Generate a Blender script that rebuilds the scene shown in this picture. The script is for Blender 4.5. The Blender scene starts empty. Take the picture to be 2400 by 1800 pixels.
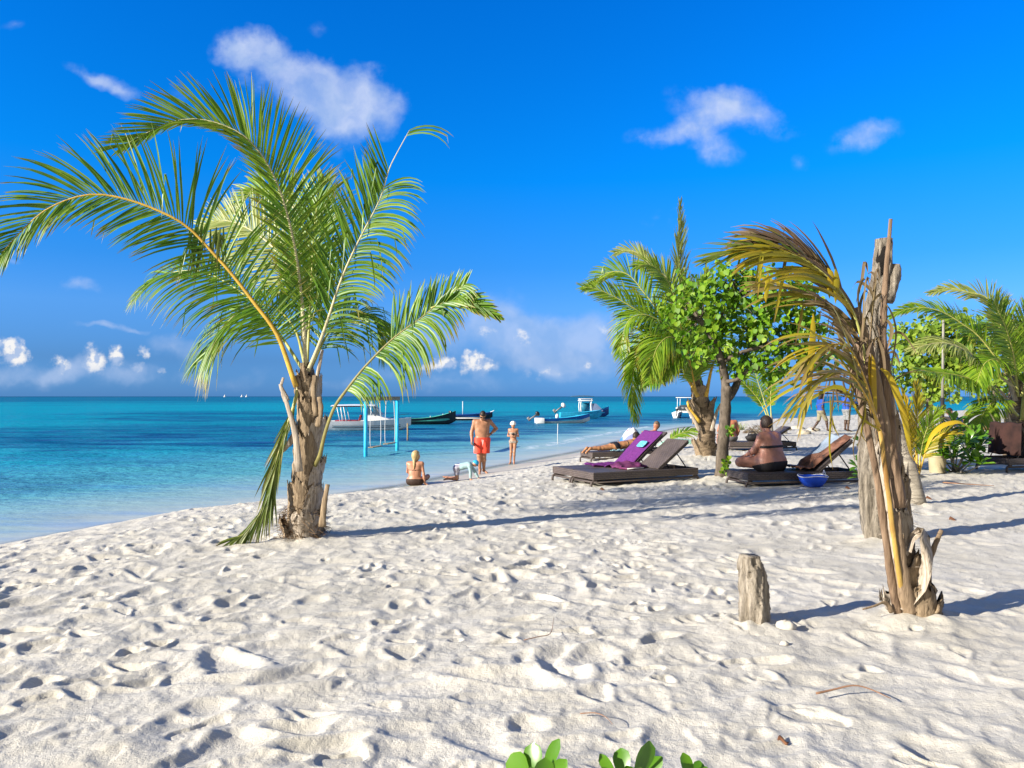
import bpy, bmesh, math, random
import numpy as np
from mathutils import Vector, Matrix

# ---------------------------------------------------------------- basics
SC = bpy.context.scene
COL = SC.collection
F = 1802.0            # focal length in pixels of the 2400 px wide photograph
H = 2.2               # eye above the sea, metres
PITCH = math.atan(29.0 / F)
CP, SP = math.cos(PITCH), math.sin(PITCH)
R = math.radians
rng = np.random.default_rng(7)
random.seed(11)


def P(px, py, D):
    """World point seen at photo pixel (px, py) at distance D (metres along +Y)."""
    u, v = (px - 1200.0) / F, (900.0 - py) / F
    Y, Z = CP - v * SP, SP + v * CP
    s = D / Y
    return Vector((u * s, D, H + Z * s))


def V(*a):
    return Vector(a)


def lerp(a, b, t):
    return a + (b - a) * t


# ---------------------------------------------------------------- node helper
class G:
    def __init__(self, tree):
        self.t = tree

    def n(self, kind, **kw):
        nd = self.t.nodes.new('ShaderNode' + kind)
        for k, v in kw.items():
            if hasattr(nd, k) and not k[0].isupper():
                setattr(nd, k, v)
            else:
                self.set(nd.inputs[k.replace('_', ' ')], v)
        return nd

    def set(self, sock, v):
        if v is None:
            return
        if isinstance(v, bpy.types.NodeSocket):
            self.t.links.new(v, sock)
        else:
            if sock.type == 'RGBA' and len(v) == 3:
                v = (*v, 1.0)
            sock.default_value = v

    def m(self, op, a, b=None, c=None, clamp=False):
        nd = self.t.nodes.new('ShaderNodeMath')
        nd.operation = op
        nd.use_clamp = clamp
        for i, v in enumerate((a, b, c)):
            if v is not None:
                self.set(nd.inputs[i], v)
        return nd.outputs[0]

    def vm(self, op, a, b=None, scale=None):
        nd = self.t.nodes.new('ShaderNodeVectorMath')
        nd.operation = op
        self.set(nd.inputs[0], a)
        if b is not None:
            self.set(nd.inputs[1], b)
        if scale is not None:
            self.set(nd.inputs['Scale'], scale)
        return nd.outputs['Value'] if op in ('LENGTH', 'DOT_PRODUCT') else nd.outputs[0]

    def mix(self, f, a, b, blend='MIX'):
        nd = self.t.nodes.new('ShaderNodeMix')
        nd.data_type = 'RGBA'
        nd.blend_type = blend
        self.set(nd.inputs[0], f)
        self.set(nd.inputs[6], a)
        self.set(nd.inputs[7], b)
        return nd.outputs[2]

    def ramp(self, f, stops, interp='LINEAR'):
        nd = self.t.nodes.new('ShaderNodeValToRGB')
        cr = nd.color_ramp
        cr.interpolation = interp
        while len(cr.elements) > 1:
            cr.elements.remove(cr.elements[-1])
        for i, (p, c) in enumerate(stops):
            e = cr.elements[0] if i == 0 else cr.elements.new(p)
            e.position = p
            e.color = c if len(c) == 4 else (*c, 1.0)
        self.set(nd.inputs[0], f)
        return nd.outputs[0]

    def step(self, x, a, b):
        nd = self.t.nodes.new('ShaderNodeMapRange')
        nd.interpolation_type = 'SMOOTHSTEP'
        self.set(nd.inputs[0], x)
        self.set(nd.inputs[1], a)
        self.set(nd.inputs[2], b)
        return nd.outputs[0]

    def noise(self, vec, scale, detail=4.0, rough=0.55, dist=0.0, out='Fac'):
        nd = self.t.nodes.new('ShaderNodeTexNoise')
        self.set(nd.inputs['Vector'], vec)
        self.set(nd.inputs['Scale'], scale)
        self.set(nd.inputs['Detail'], detail)
        self.set(nd.inputs['Roughness'], rough)
        self.set(nd.inputs['Distortion'], dist)
        return nd.outputs[out]

    def mapv(self, vec, scale=(1, 1, 1), loc=(0, 0, 0), rot=(0, 0, 0), kind='POINT'):
        nd = self.t.nodes.new('ShaderNodeMapping')
        nd.vector_type = kind
        self.set(nd.inputs['Vector'], vec)
        nd.inputs['Location'].default_value = loc
        nd.inputs['Rotation'].default_value = rot
        nd.inputs['Scale'].default_value = scale
        return nd.outputs[0]

    def bump(self, h, strength=0.5, dist=0.01, normal=None):
        nd = self.t.nodes.new('ShaderNodeBump')
        self.set(nd.inputs['Height'], h)
        self.set(nd.inputs['Strength'], strength)
        self.set(nd.inputs['Distance'], dist)
        if normal is not None:
            self.set(nd.inputs['Normal'], normal)
        return nd.outputs[0]

    def attr(self, name, out='Fac'):
        nd = self.t.nodes.new('ShaderNodeAttribute')
        nd.attribute_name = name
        return nd.outputs[out]

    def obj(self):
        return self.t.nodes.new('ShaderNodeTexCoord').outputs['Object']

    def pos(self):
        return self.t.nodes.new('ShaderNodeNewGeometry').outputs['Position']

    def rnd(self):
        return self.t.nodes.new('ShaderNodeNewGeometry').outputs['Random Per Island']


def new_mat(name):
    m = bpy.data.materials.new(name)
    m.use_nodes = True
    m.node_tree.nodes.clear()
    return m, G(m.node_tree)


def finish(g, shader, disp=None):
    o = g.n('OutputMaterial')
    g.t.links.new(shader, o.inputs['Surface'])


def principled(g, color, rough=0.6, normal=None, spec=0.4, **kw):
    b = g.t.nodes.new('ShaderNodeBsdfPrincipled')
    g.set(b.inputs['Base Color'], color)
    g.set(b.inputs['Roughness'], rough)
    g.set(b.inputs['Specular IOR Level'], spec)
    if normal is not None:
        g.set(b.inputs['Normal'], normal)
    for k, v in kw.items():
        g.set(b.inputs[k.replace('_', ' ')], v)
    return b.outputs[0]


_mats = {}


def plain(name, c, rough=0.6, var=0.18, scale=9.0, bump=0.25, bdist=0.004, c2=None, spec=0.35, metallic=0.0, stretch=(1, 1, 1), detail=5.0):
    """Painted / cloth / wood like surface: a base colour with blotchy variation and fine relief."""
    if name in _mats:
        return _mats[name]
    m, g = new_mat(name)
    v = g.mapv(g.obj(), stretch)
    nz = g.noise(v, scale, detail)
    lo = tuple(x * (1 - var) for x in c)
    hi = tuple(min(1, x * (1 + var)) for x in c) if c2 is None else c2
    col = g.ramp(nz, [(0.3, lo), (0.7, hi)])
    fine = g.noise(v, scale * 7, 4.0)
    nb = g.bump(g.m('ADD', nz, g.m('MULTIPLY', fine, 0.5)), bump, bdist)
    finish(g, principled(g, col, rough, nb, spec, Metallic=metallic))
    _mats[name] = m
    return m


def leaf_mat(name, cols, tip=None, rough=0.42, trans=0.35, spec=0.5, tipstart=0.55, scale=3.0):
    """Foliage: every leaf (mesh island) gets its own shade, tips may be dry, light passes through."""
    if name in _mats:
        return _mats[name]
    m, g = new_mat(name)
    r = g.rnd()
    stops = [(i / max(1, len(cols) - 1), c) for i, c in enumerate(cols)]
    col = g.ramp(r, stops)
    nz = g.noise(g.obj(), scale, 3.0)
    col = g.mix(g.m('MULTIPLY', g.step(nz, 0.35, 0.75), 0.45), col, tuple(x * 1.5 for x in cols[-1]))
    if tip is not None:
        t = g.attr('t')
        nn = g.noise(g.obj(), 2.3, 2.0)
        k = g.step(g.m('ADD', t, g.m('MULTIPLY', g.m('SUBTRACT', nn, 0.5), 0.7)), tipstart, 1.05)
        col = g.mix(k, col, tip)
    b = principled(g, col, rough, None, spec)
    tr = g.n('BsdfTranslucent')
    g.set(tr.inputs['Color'], g.mix(0.5, col, g.mix(1.0, col, (1.5, 1.5, 0.5), 'MULTIPLY')))
    mx = g.t.nodes.new('ShaderNodeMixShader')
    mx.inputs[0].default_value = trans
    g.t.links.new(b, mx.inputs[1])
    g.t.links.new(tr.outputs[0], mx.inputs[2])
    finish(g, mx.outputs[0])
    _mats[name] = m
    return m


# ---------------------------------------------------------------- object helper
def tag(o, label=None, cat=None, group=None, kind=None):
    for k, v in (('label', label), ('category', cat), ('group', group), ('kind', kind)):
        if v:
            o[k] = v
    return o


def empty(name, loc=(0, 0, 0), rz=0.0, label=None, cat=None, group=None):
    o = bpy.data.objects.new(name, None)
    COL.objects.link(o)
    o.location = loc
    o.rotation_euler = (0, 0, rz)
    o.empty_display_size = 0.1
    return tag(o, label, cat, group)


class MB:
    """Collects shapes and links them as one mesh object."""

    def __init__(self):
        self.v, self.f, self.t, self.mi = [], [], [], []
        self.cur = 0

    def add(self, vs, fs, t=None):
        o = len(self.v)
        self.v.extend([tuple(p) for p in vs])
        self.f.extend([tuple(i + o for i in f) for f in fs])
        self.t.extend(t if t is not None else [0.0] * len(vs))
        self.mi.extend([self.cur] * len(fs))

    def box(self, c, s, rot=None, taper=None):
        c = Vector(c)
        hx, hy, hz = s[0] / 2, s[1] / 2, s[2] / 2
        vs = []
        for z in (-hz, hz):
            k = 1.0 if (taper is None or z < 0) else taper
            for x, y in ((-hx, -hy), (hx, -hy), (hx, hy), (-hx, hy)):
                p = Vector((x * k, y * k, z))
                if rot is not None:
                    p = rot @ p
                vs.append(c + p)
        self.add(vs, [(0, 3, 2, 1), (4, 5, 6, 7), (0, 1, 5, 4), (1, 2, 6, 5), (2, 3, 7, 6), (3, 0, 4, 7)])

    def tube(self, pts, radii, sides=10, caps=True, jitter=0.0, squash=None, rnd=None):
        pts = [Vector(p) for p in pts]
        n = len(pts)
        if not hasattr(radii, '__len__'):
            radii = [radii] * n
        rnd = rnd or random
        vs, ts = [], []
        up = Vector((0.13, 0.97, 0.2)).normalized()
        for i, p in enumerate(pts):
            T = (pts[min(i + 1, n - 1)] - pts[max(i - 1, 0)]).normalized()
            if abs(T.dot(up)) > 0.95:
                up = Vector((1, 0.1, 0.05)).normalized()
            A = (up - T * up.dot(T)).normalized()
            up = A
            B = T.cross(A)
            for k in range(sides):
                a = 2 * math.pi * k / sides
                r = radii[i] * (1 + jitter * (rnd.random() - 0.5) * 2)
                sx = squash if squash else 1.0
                vs.append(p + A * (math.cos(a) * r * sx) + B * (math.sin(a) * r))
                ts.append(i / (n - 1))
        fs = []
        for i in range(n - 1):
            for k in range(sides):
                a, b = i * sides + k, i * sides + (k + 1) % sides
                fs.append((a, b, b + sides, a + sides))
        if caps:
            fs.append(tuple(range(sides - 1, -1, -1)))
            fs.append(tuple(range((n - 1) * sides, n * sides)))
        self.add(vs, fs, ts)

    def strip(self, pts, widths, side, t0=0.0, t1=1.0, fold=0.0):
        """Ribbon along pts; side: vector or list; fold > 0 gives a V cross-section (leaf with a midrib)."""
        n = len(pts)
        vs, fs, ts = [], [], []
        cols = 3 if fold else 2
        for i, p in enumerate(pts):
            S = side[i] if isinstance(side, list) else side
            T = (pts[min(i + 1, n - 1)] - pts[max(i - 1, 0)])
            N = S.cross(T)
            if N.length > 1e-9:
                N.normalize()
            w = widths[i]
            if fold:
                vs += [p - S * w + N * w * fold, p, p + S * w + N * w * fold]
            else:
                vs += [p - S * w, p + S * w]
            ts += [lerp(t0, t1, i / (n - 1))] * cols
        for i in range(n - 1):
            for k in range(cols - 1):
                a = i * cols + k
                fs.append((a, a + 1, a + 1 + cols, a + cols))
        self.add(vs, fs, ts)

    def loft(self, rings, close=True, caps=True):
        n, s = len(rings), len(rings[0])
        vs = [p for r in rings for p in r]
        fs = []
        for i in range(n - 1):
            for k in range(s if close else s - 1):
                a, b = i * s + k, i * s + (k + 1) % s
                fs.append((a, b, b + s, a + s))
        if caps:
            fs.append(tuple(range(s - 1, -1, -1)))
            fs.append(tuple(range((n - 1) * s, n * s)))
        self.add(vs, fs)

    def lathe(self, prof, c=(0, 0, 0), sides=20):
        c = Vector(c)
        rings = [[c + Vector((r * math.cos(2 * math.pi * k / sides), r * math.sin(2 * math.pi * k / sides), z)) for k in range(sides)] for r, z in prof]
        self.loft(rings)

    def ball(self, c, r, seg=12, jitter=0.0, rot=None):
        c = Vector(c)
        r = Vector(r) if hasattr(r, '__len__') else Vector((r, r, r))
        rings = []
        for i in range(seg // 2 + 1):
            th = math.pi * (i / (seg // 2))
            th = min(max(th, 0.02), math.pi - 0.02)
            ring = []
            for k in range(seg):
                a = 2 * math.pi * k / seg
                q = Vector((math.sin(th) * math.cos(a) * r.x, math.sin(th) * math.sin(a) * r.y, -math.cos(th) * r.z))
                q *= 1 + jitter * (random.random() - 0.5) * 2
                if rot is not None:
                    q = rot @ q
                ring.append(c + q)
            rings.append(ring)
        self.loft(rings)

    def build(self, name, mats, parent=None, smooth=True, bevel=0.0, subsurf=0, autosmooth=None, origin=None, recalc=True):
        me = bpy.data.meshes.new(name)
        vs = self.v
        if origin is not None:
            o0 = Vector(origin)
            vs = [(p[0] - o0.x, p[1] - o0.y, p[2] - o0.z) for p in vs]
        me.from_pydata(vs, [], self.f)
        if any(self.t):
            a = me.attributes.new('t', 'FLOAT', 'POINT')
            a.data.foreach_set('value', self.t)
        if not isinstance(mats, (list, tuple)):
            mats = [mats]
        for m in mats:
            me.materials.append(m)
        if len(mats) > 1:
            me.polygons.foreach_set('material_index', self.mi)
        if recalc:
            bm = bmesh.new()
            bm.from_mesh(me)
            bmesh.ops.recalc_face_normals(bm, faces=bm.faces)
            bm.to_mesh(me)
            bm.free()
        me.polygons.foreach_set('use_smooth', [smooth] * len(me.polygons))
        o = bpy.data.objects.new(name, me)
        COL.objects.link(o)
        if parent is not None:
            o.parent = parent
        elif origin is not None:
            o.location = origin
        if bevel:
            b = o.modifiers.new('soft_edge', 'BEVEL')
            b.width = bevel
            b.segments = 2
            b.limit_method = 'ANGLE'
        if subsurf:
            s = o.modifiers.new('smooth', 'SUBSURF')
            s.levels = s.render_levels = subsurf
        if autosmooth is not None:
            me.set_sharp_from_angle(angle=R(autosmooth))
        return o


def np_mesh(name, verts, quads, mats, attrs=None, smooth=True):
    me = bpy.data.meshes.new(name)
    nv, nf = len(verts), len(quads)
    k = quads.shape[1]
    me.vertices.add(nv)
    me.vertices.foreach_set('co', np.asarray(verts, np.float32).ravel())
    me.loops.add(nf * k)
    me.loops.foreach_set('vertex_index', np.asarray(quads, np.int32).ravel())
    me.polygons.add(nf)
    me.polygons.foreach_set('loop_start', np.arange(0, nf * k, k, dtype=np.int32))
    me.polygons.foreach_set('use_smooth', np.full(nf, smooth))
    me.update(calc_edges=True)
    for nm, arr in (attrs or {}).items():
        a = me.attributes.new(nm, 'FLOAT', 'POINT')
        a.data.foreach_set('value', np.asarray(arr, np.float32).ravel())
    for m in (mats if isinstance(mats, (list, tuple)) else [mats]):
        me.materials.append(m)
    o = bpy.data.objects.new(name, me)
    COL.objects.link(o)
    return o


def spline(pts, n):
    """Catmull-Rom through pts, n samples roughly even in length."""
    pts = [Vector(p) for p in pts]
    q = [pts[0] * 2 - pts[1]] + pts + [pts[-1] * 2 - pts[-2]]
    dense = []
    for i in range(1, len(q) - 2):
        p0, p1, p2, p3 = q[i - 1], q[i], q[i + 1], q[i + 2]
        for s in range(16):
            t = s / 16
            dense.append(0.5 * ((2 * p1) + (p2 - p0) * t + (2 * p0 - 5 * p1 + 4 * p2 - p3) * t * t + (3 * p1 - p0 - 3 * p2 + p3) * t ** 3))
    dense.append(pts[-1].copy())
    L = [0.0]
    for a, b in zip(dense, dense[1:]):
        L.append(L[-1] + (b - a).length)
    out, j = [], 0
    for i in range(n):
        s = L[-1] * i / (n - 1)
        while j < len(L) - 2 and L[j + 1] < s:
            j += 1
        d = L[j + 1] - L[j]
        out.append(dense[j].lerp(dense[j + 1], (s - L[j]) / d if d > 1e-9 else 0))
    return out


def interp(xs, ys, x):
    return float(np.interp(x, xs, ys))


# ---------------------------------------------------------------- terrain functions
SHORE = np.array([(-30, -60), (-14, -12), (-9.6, 4), (-7.33, 11.0), (-6.5, 13.2), (-5.1, 14.9), (-3.75, 16.9), (-2.45, 19.0), (-0.6, 23.4),
                  (2.8, 30.5), (7, 42), (12.4, 55), (20, 63), (38, 83), (60, 98), (150, 140), (420, 160)], float)


def shore_dist(x, y):
    """Signed distance to the waterline, positive on land."""
    x = np.asarray(x, float)
    y = np.asarray(y, float)
    best = np.full(x.shape, 1e9)
    for (ax, ay), (bx, by) in zip(SHORE[:-1], SHORE[1:]):
        dx, dy = bx - ax, by - ay
        t = np.clip(((x - ax) * dx + (y - ay) * dy) / (dx * dx + dy * dy), 0, 1)
        best = np.minimum(best, np.hypot(x - ax - t * dx, y - ay - t * dy))
    poly = np.vstack([SHORE, [(420, -400), (-30, -400)]])
    inside = np.zeros(x.shape, bool)
    for (ax, ay), (bx, by) in zip(poly, np.roll(poly, -1, 0)):
        if ay == by:
            continue
        c = ((ay > y) != (by > y)) & (x < (bx - ax) * (y - ay) / (by - ay) + ax)
        inside ^= c
    return np.where(inside, best, -best)


def sstep(a, b, x):
    t = np.clip((x - a) / (b - a), 0, 1)
    return t * t * (3 - 2 * t)


def ground_base(x, y, d=None):
    x = np.asarray(x, float)
    y = np.asarray(y, float)
    if d is None:
        d = shore_dist(x, y)
    dd = np.maximum(d, 0)
    steep = 0.72 * (1 - np.exp(-dd / 2.0))
    soft = 0.72 * sstep(-0.8, 6.5, dd) - 0.72 * sstep(-0.8, 6.5, 0.0)
    w = sstep(12, 19, y)
    z = steep * (1 - w) + soft * w
    z = z + 0.05 * sstep(8, 20, dd) + 0.03 * np.sin(x * 0.5 + 1) * np.sin(y * 0.37) * sstep(3, 8, dd)
    z = np.where(d < 0, np.maximum(0.09 * d, -3.0), z)
    return z


def gz(x, y):
    return float(ground_base(np.array([x]), np.array([y]))[0])


def at(px, py, D0=1.5, D1=150):
    """Ground point seen at the photo pixel."""
    lo = None
    prev = D0
    for D in np.geomspace(D0, D1, 400):
        p = P(px, py, D)
        if p.z <= gz(p.x, p.y):
            a, b = prev, D
            for _ in range(30):
                mid = (a + b) / 2
                q = P(px, py, mid)
                if q.z <= gz(q.x, q.y):
                    b = mid
                else:
                    a = mid
            q = P(px, py, b)
            return Vector((q.x, q.y, gz(q.x, q.y)))
        prev = D
    q = P(px, py, D1)
    return q


def grd(px, D):
    """Ground point on photo column px at distance D."""
    q = P(px, 1000, D)
    return Vector((q.x, D, gz(q.x, D)))


def sea_at(px, py):
    """Point of the sea surface seen at the photo pixel."""
    u, v = (px - 1200.0) / F, (900.0 - py) / F
    Y, Z = CP - v * SP, SP + v * CP
    s = -H / Z
    return Vector((u * s, Y * s, 0))
# ---------------------------------------------------------------- camera, light, sky
cam = bpy.data.cameras.new('camera')
cam.sensor_fit = 'HORIZONTAL'
cam.sensor_width = 36.0
cam.lens = 36.0 * F / 2400.0
cam.clip_start = 0.05
cam.clip_end = 60000
camo = bpy.data.objects.new('camera', cam)
COL.objects.link(camo)
camo.location = (0, 0, H)
camo.rotation_euler = (R(90) + PITCH, 0, 0)
SC.camera = camo

SUN_EL, SUN_DIR = R(21.5), R(26.5)     # elevation; heading of the shadows, from +X towards +Y
trav = Vector((math.cos(SUN_EL) * math.cos(SUN_DIR), math.cos(SUN_EL) * math.sin(SUN_DIR), -math.sin(SUN_EL)))
sun = bpy.data.lights.new('sun', 'SUN')
sun.energy = 4.8
sun.angle = R(0.6)
sun.color = (1.0, 0.92, 0.80)
suno = bpy.data.objects.new('sun', sun)
COL.objects.link(suno)
suno.rotation_euler = trav.to_track_quat('-Z', 'Y').to_euler()
suno.location = (-20, -10, 20)

SC.view_settings.view_transform = 'Standard'
SC.view_settings.look = 'None'
SC.view_settings.gamma = 1.0
SC.view_settings.exposure = 1.15
SC.cycles.max_bounces = 6
SC.cycles.diffuse_bounces = 3
SC.cycles.transparent_max_bounces = 12
SC.cycles.use_denoising = True

world = bpy.data.worlds.new('World')
SC.world = world
world.use_nodes = True
g = G(world.node_tree)
world.node_tree.nodes.clear()
sky = g.n('TexSky')
sky.sky_type = 'NISHITA'
sky.sun_disc = False
sky.sun_elevation = SUN_EL
sky.sun_rotation = R(243.5)
sky.air_density = 1.0
sky.dust_density = 0.6
sky.ozone_density = 3.0
dirn = g.vm('NORMALIZE', g.t.nodes.new('ShaderNodeTexCoord').outputs['Generated'])
sep = g.n('SeparateXYZ', Vector=dirn)
el = g.m('MAXIMUM', sep.outputs['Z'], 0.0)
tint = g.ramp(el, [(0.0, (0.225, 0.66, 1.95)), (0.045, (0.21, 0.51, 1.27)), (0.11, (0.30, 0.72, 1.45)), (0.165, (0.15, 0.72, 1.50)), (0.27, (0.012, 0.84, 1.80)),
                   (0.5, (0.004, 0.80, 1.95)), (1.0, (0.004, 0.70, 1.7))])
skycol = g.mix(1.0, sky.outputs[0], tint, 'MULTIPLY')
# sky behind the camera, round the sun: flat white added for neutral fill
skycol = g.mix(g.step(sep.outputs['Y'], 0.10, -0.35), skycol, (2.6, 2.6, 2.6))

# clouds live on the sky in direction space: u, v = direction / its y
yy = g.m('MAXIMUM', sep.outputs['Y'], 0.02)
uu = g.m('DIVIDE', sep.outputs['X'], yy)
vv = g.m('DIVIDE', sep.outputs['Z'], yy)
cmb = g.n('CombineXYZ', X=uu, Y=vv)
uv = cmb.outputs[0]
front = g.step(sep.outputs['Y'], 0.05, 0.3)


def cloud_layer(blobs, warp, wscale, edge0, edge1, detail_amt, dscale, grow=1.35, shift=None):
    w = g.noise(uv, wscale, 4.0, 0.55, out='Color')
    w = g.vm('SCALE', g.vm('SUBTRACT', w, (0.5, 0.5, 0.5)), scale=warp)
    p = g.vm('ADD', uv, w)
    if shift:
        p = g.vm('ADD', p, shift)
    tot = None
    for (px, py, rx, ry, rot, amt) in blobs:
        u0, v0 = (px - 1200) / F, (929 - py) / F
        q = g.mapv(p, (grow * rx / F, grow * ry / F, 1), (u0, v0, 0), (0, 0, R(rot)), 'TEXTURE')
        q = g.vm('MULTIPLY', q, (1, 1, 0))
        s = g.m('MULTIPLY', g.m('SUBTRACT', 1.0, g.vm('LENGTH', q), clamp=True), amt)
        tot = s if tot is None else g.m('ADD', tot, s)
    n1 = g.noise(uv, dscale, 7.0, 0.6)
    dens = g.m('ADD', tot, g.m('MULTIPLY', g.m('SUBTRACT', n1, 0.5), g.m('MULTIPLY', g.step(tot, 0.0, 0.3), detail_amt)))
    return g.m('MULTIPLY', g.step(dens, edge0, edge1), front), p


# soft high clouds
soft, pw = cloud_layer([
    (600, 130, 115, 62, -28, 1.0), (690, 190, 160, 80, -32, 1.1), (790, 225, 150, 88, -22, 1.1), (880, 235, 85, 80, 0, 1.0),
    (800, 310, 70, 75, -40, 0.75), (560, 110, 80, 50, 0, 0.7),
    (1690, 235, 130, 50, -8, 0.85), (1780, 265, 130, 52, -18, 0.8), (1600, 295, 130, 34, 12, 0.75), (1690, 345, 75, 50, -35, 0.62),
    (2010, 330, 85, 42, 25, 0.62), (2070, 300, 60, 42, 0, 0.55), (1883, 377, 36, 24, 0, 0.40), (1545, 505, 55, 40, -10, 0.46),
    (210, 180, 75, 26, -22, 0.8), (280, 212, 80, 22, -20, 0.85), (420, 215, 60, 30, -20, 0.5), (735, 62, 32, 22, 0, 0.26), (25, 52, 40, 22, 0, 0.2),
    (180, 680, 75, 24, -12, 0.5), (265, 770, 110, 10, 0, 0.62), (10, 610, 40, 12, 0, 0.4)],
    0.055, 12.0, 0.08, 1.35, 2.6, 13.0, 1.2)
# hazy banks low over the sea
bank, _ = cloud_layer([
    (1180, 735, 75, 62, -20, 0.85), (1235, 800, 110, 60, -30, 0.9), (1320, 800, 110, 62, 0, 0.8), (1430, 790, 120, 62, 0, 0.75),
    (1140, 790, 70, 50, 0, 0.7), (1040, 790, 100, 70, 0, 0.6), (1390, 865, 130, 26, 0, 0.6), (1250, 845, 120, 22, 0, 0.55),
    (70, 862, 70, 30, 0, 0.5), (170, 868, 60, 26, 0, 0.5), (290, 862, 80, 32, 0, 0.5), (60, 885, 240, 34, 0, 0.36), (330, 885, 240, 34, 0, 0.32), (410, 815, 80, 34, -18, 0.55), (465, 812, 60, 24, -18, 0.5), (700, 885, 260, 24, 0, 0.28),
    (1050, 890, 260, 30, 0, 0.36), (1600, 890, 400, 20, 0, 0.25), (2000, 800, 300, 60, 0, 0.2)],
    0.07, 12.0, 0.10, 1.0, 0.9, 22.0)
# bright cumulus heads
PUFFS = [
    (18, 832, 34, 34, 0, 1.0), (36, 812, 24, 26, 0, 1.0), (48, 838, 26, 26, 0, 0.9), (2, 800, 14, 14, 0, 0.7),
    (142, 852, 26, 30, 20, 0.95), (215, 838, 30, 32, 0, 1.0), (226, 860, 22, 26, 0, 0.8), (272, 820, 17, 22, 0, 1.0), (272, 846, 24, 24, 0, 1.0),
    (336, 828, 17, 16, 0, 0.9), (322, 860, 24, 14, 0, 0.8), (380, 866, 18, 10, 0, 0.7),
    (975, 868, 44, 15, 14, 0.9), (1030, 852, 36, 24, 0, 1.0), (1052, 850, 18, 18, 0, 0.9), (1112, 858, 40, 34, 0, 1.0), (1112, 832, 26, 20, 0, 0.9), (1150, 858, 24, 18, 20, 0.95),
    (1232, 880, 12, 16, 0, 0.75), (1280, 876, 20, 18, 0, 0.7), (1304, 876, 10, 10, 0, 0.8), (1260, 892, 10, 8, 0, 0.5), (1375, 853, 16, 12, 0, 0.5), (1425, 776, 30, 16, -20, 0.55),
    (1225, 790, 30, 24, -35, 0.6), (1140, 775, 26, 16, 0, 0.5)]
PUFF_ARGS = (0.022, 50.0, 0.10, 1.0, 1.9, 66.0, 1.22)
puff, _ = cloud_layer(PUFFS, *PUFF_ARGS)
shade = g.noise(pw, 22.0, 3.0)
softcol = g.mix(g.step(shade, 0.3, 0.7), (0.38, 0.51, 0.78), (0.58, 0.66, 0.85))
bankcol = g.mix(g.step(shade, 0.3, 0.7), (0.31, 0.46, 0.74), (0.50, 0.60, 0.82))
pshade = g.noise(uv, 48.0, 4.0)
pshade2 = g.noise(g.vm('ADD', uv, (-0.005, 0.006, 0)), 48.0, 4.0)
lit = g.m('ADD', g.m('MULTIPLY', g.m('SUBTRACT', pshade, pshade2), 5.0), g.m('MULTIPLY_ADD', vv, 15.0, -0.30))
puffcol = g.mix(g.step(lit, 0.1, 0.8), (0.44, 0.54, 0.74), (0.96, 0.92, 0.86))
K = 1.0 / 1.15
c1 = g.mix(g.m('MULTIPLY', soft, g.m('MULTIPLY_ADD', g.noise(pw, 14.0, 7.0, 0.62), 1.3, 0.08)), skycol, g.vm('SCALE', softcol, scale=8.5))
c2 = g.mix(g.m('MULTIPLY', bank, 0.6), c1, g.vm('SCALE', bankcol, scale=8.5))
c3 = g.mix(g.m('MULTIPLY', puff, g.m('MULTIPLY', g.step(vv, 0.010, 0.046), 0.84)), c2, g.vm('SCALE', puffcol, scale=8.5))
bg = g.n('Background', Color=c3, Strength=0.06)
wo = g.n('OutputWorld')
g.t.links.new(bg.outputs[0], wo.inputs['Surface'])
world.cycles.sampling_method = 'MANUAL'
world.cycles.sample_map_resolution = 512


# ---------------------------------------------------------------- sand relief (a periodic height tile, metres)
TN, TL = 2048, 24.0
CELL = TL / TN


def fft_noise(lo, hi, seed, n=TN, length=TL, aniso=(1, 1)):
    r = np.random.default_rng(seed)
    f = np.fft.rfft2(r.standard_normal((n, n)))
    ky = np.fft.fftfreq(n, length / n)[:, None] * aniso[1]
    kx = np.fft.rfftfreq(n, length / n)[None, :] * aniso[0]
    k = np.hypot(kx, ky) + 1e-9
    lam = 1.0 / k
    mask = np.exp(-(np.log(lam / math.sqrt(lo * hi)) / (0.6 * math.log(hi / lo) + 0.05)) ** 2)
    h = np.fft.irfft2(f * mask, (n, n))
    return h / h.std()


def sample(tile, x, y, length=TL):
    n = tile.shape[0]
    fx = np.mod(x / length, 1.0) * n
    fy = np.mod(y / length, 1.0) * n
    i0, j0 = np.floor(fx).astype(int) % n, np.floor(fy).astype(int) % n
    i1, j1 = (i0 + 1) % n, (j0 + 1) % n
    tx, ty = fx - np.floor(fx), fy - np.floor(fy)
    return (tile[j0, i0] * (1 - tx) * (1 - ty) + tile[j0, i1] * tx * (1 - ty) + tile[j1, i0] * (1 - tx) * ty + tile[j1, i1] * tx * ty)


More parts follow.
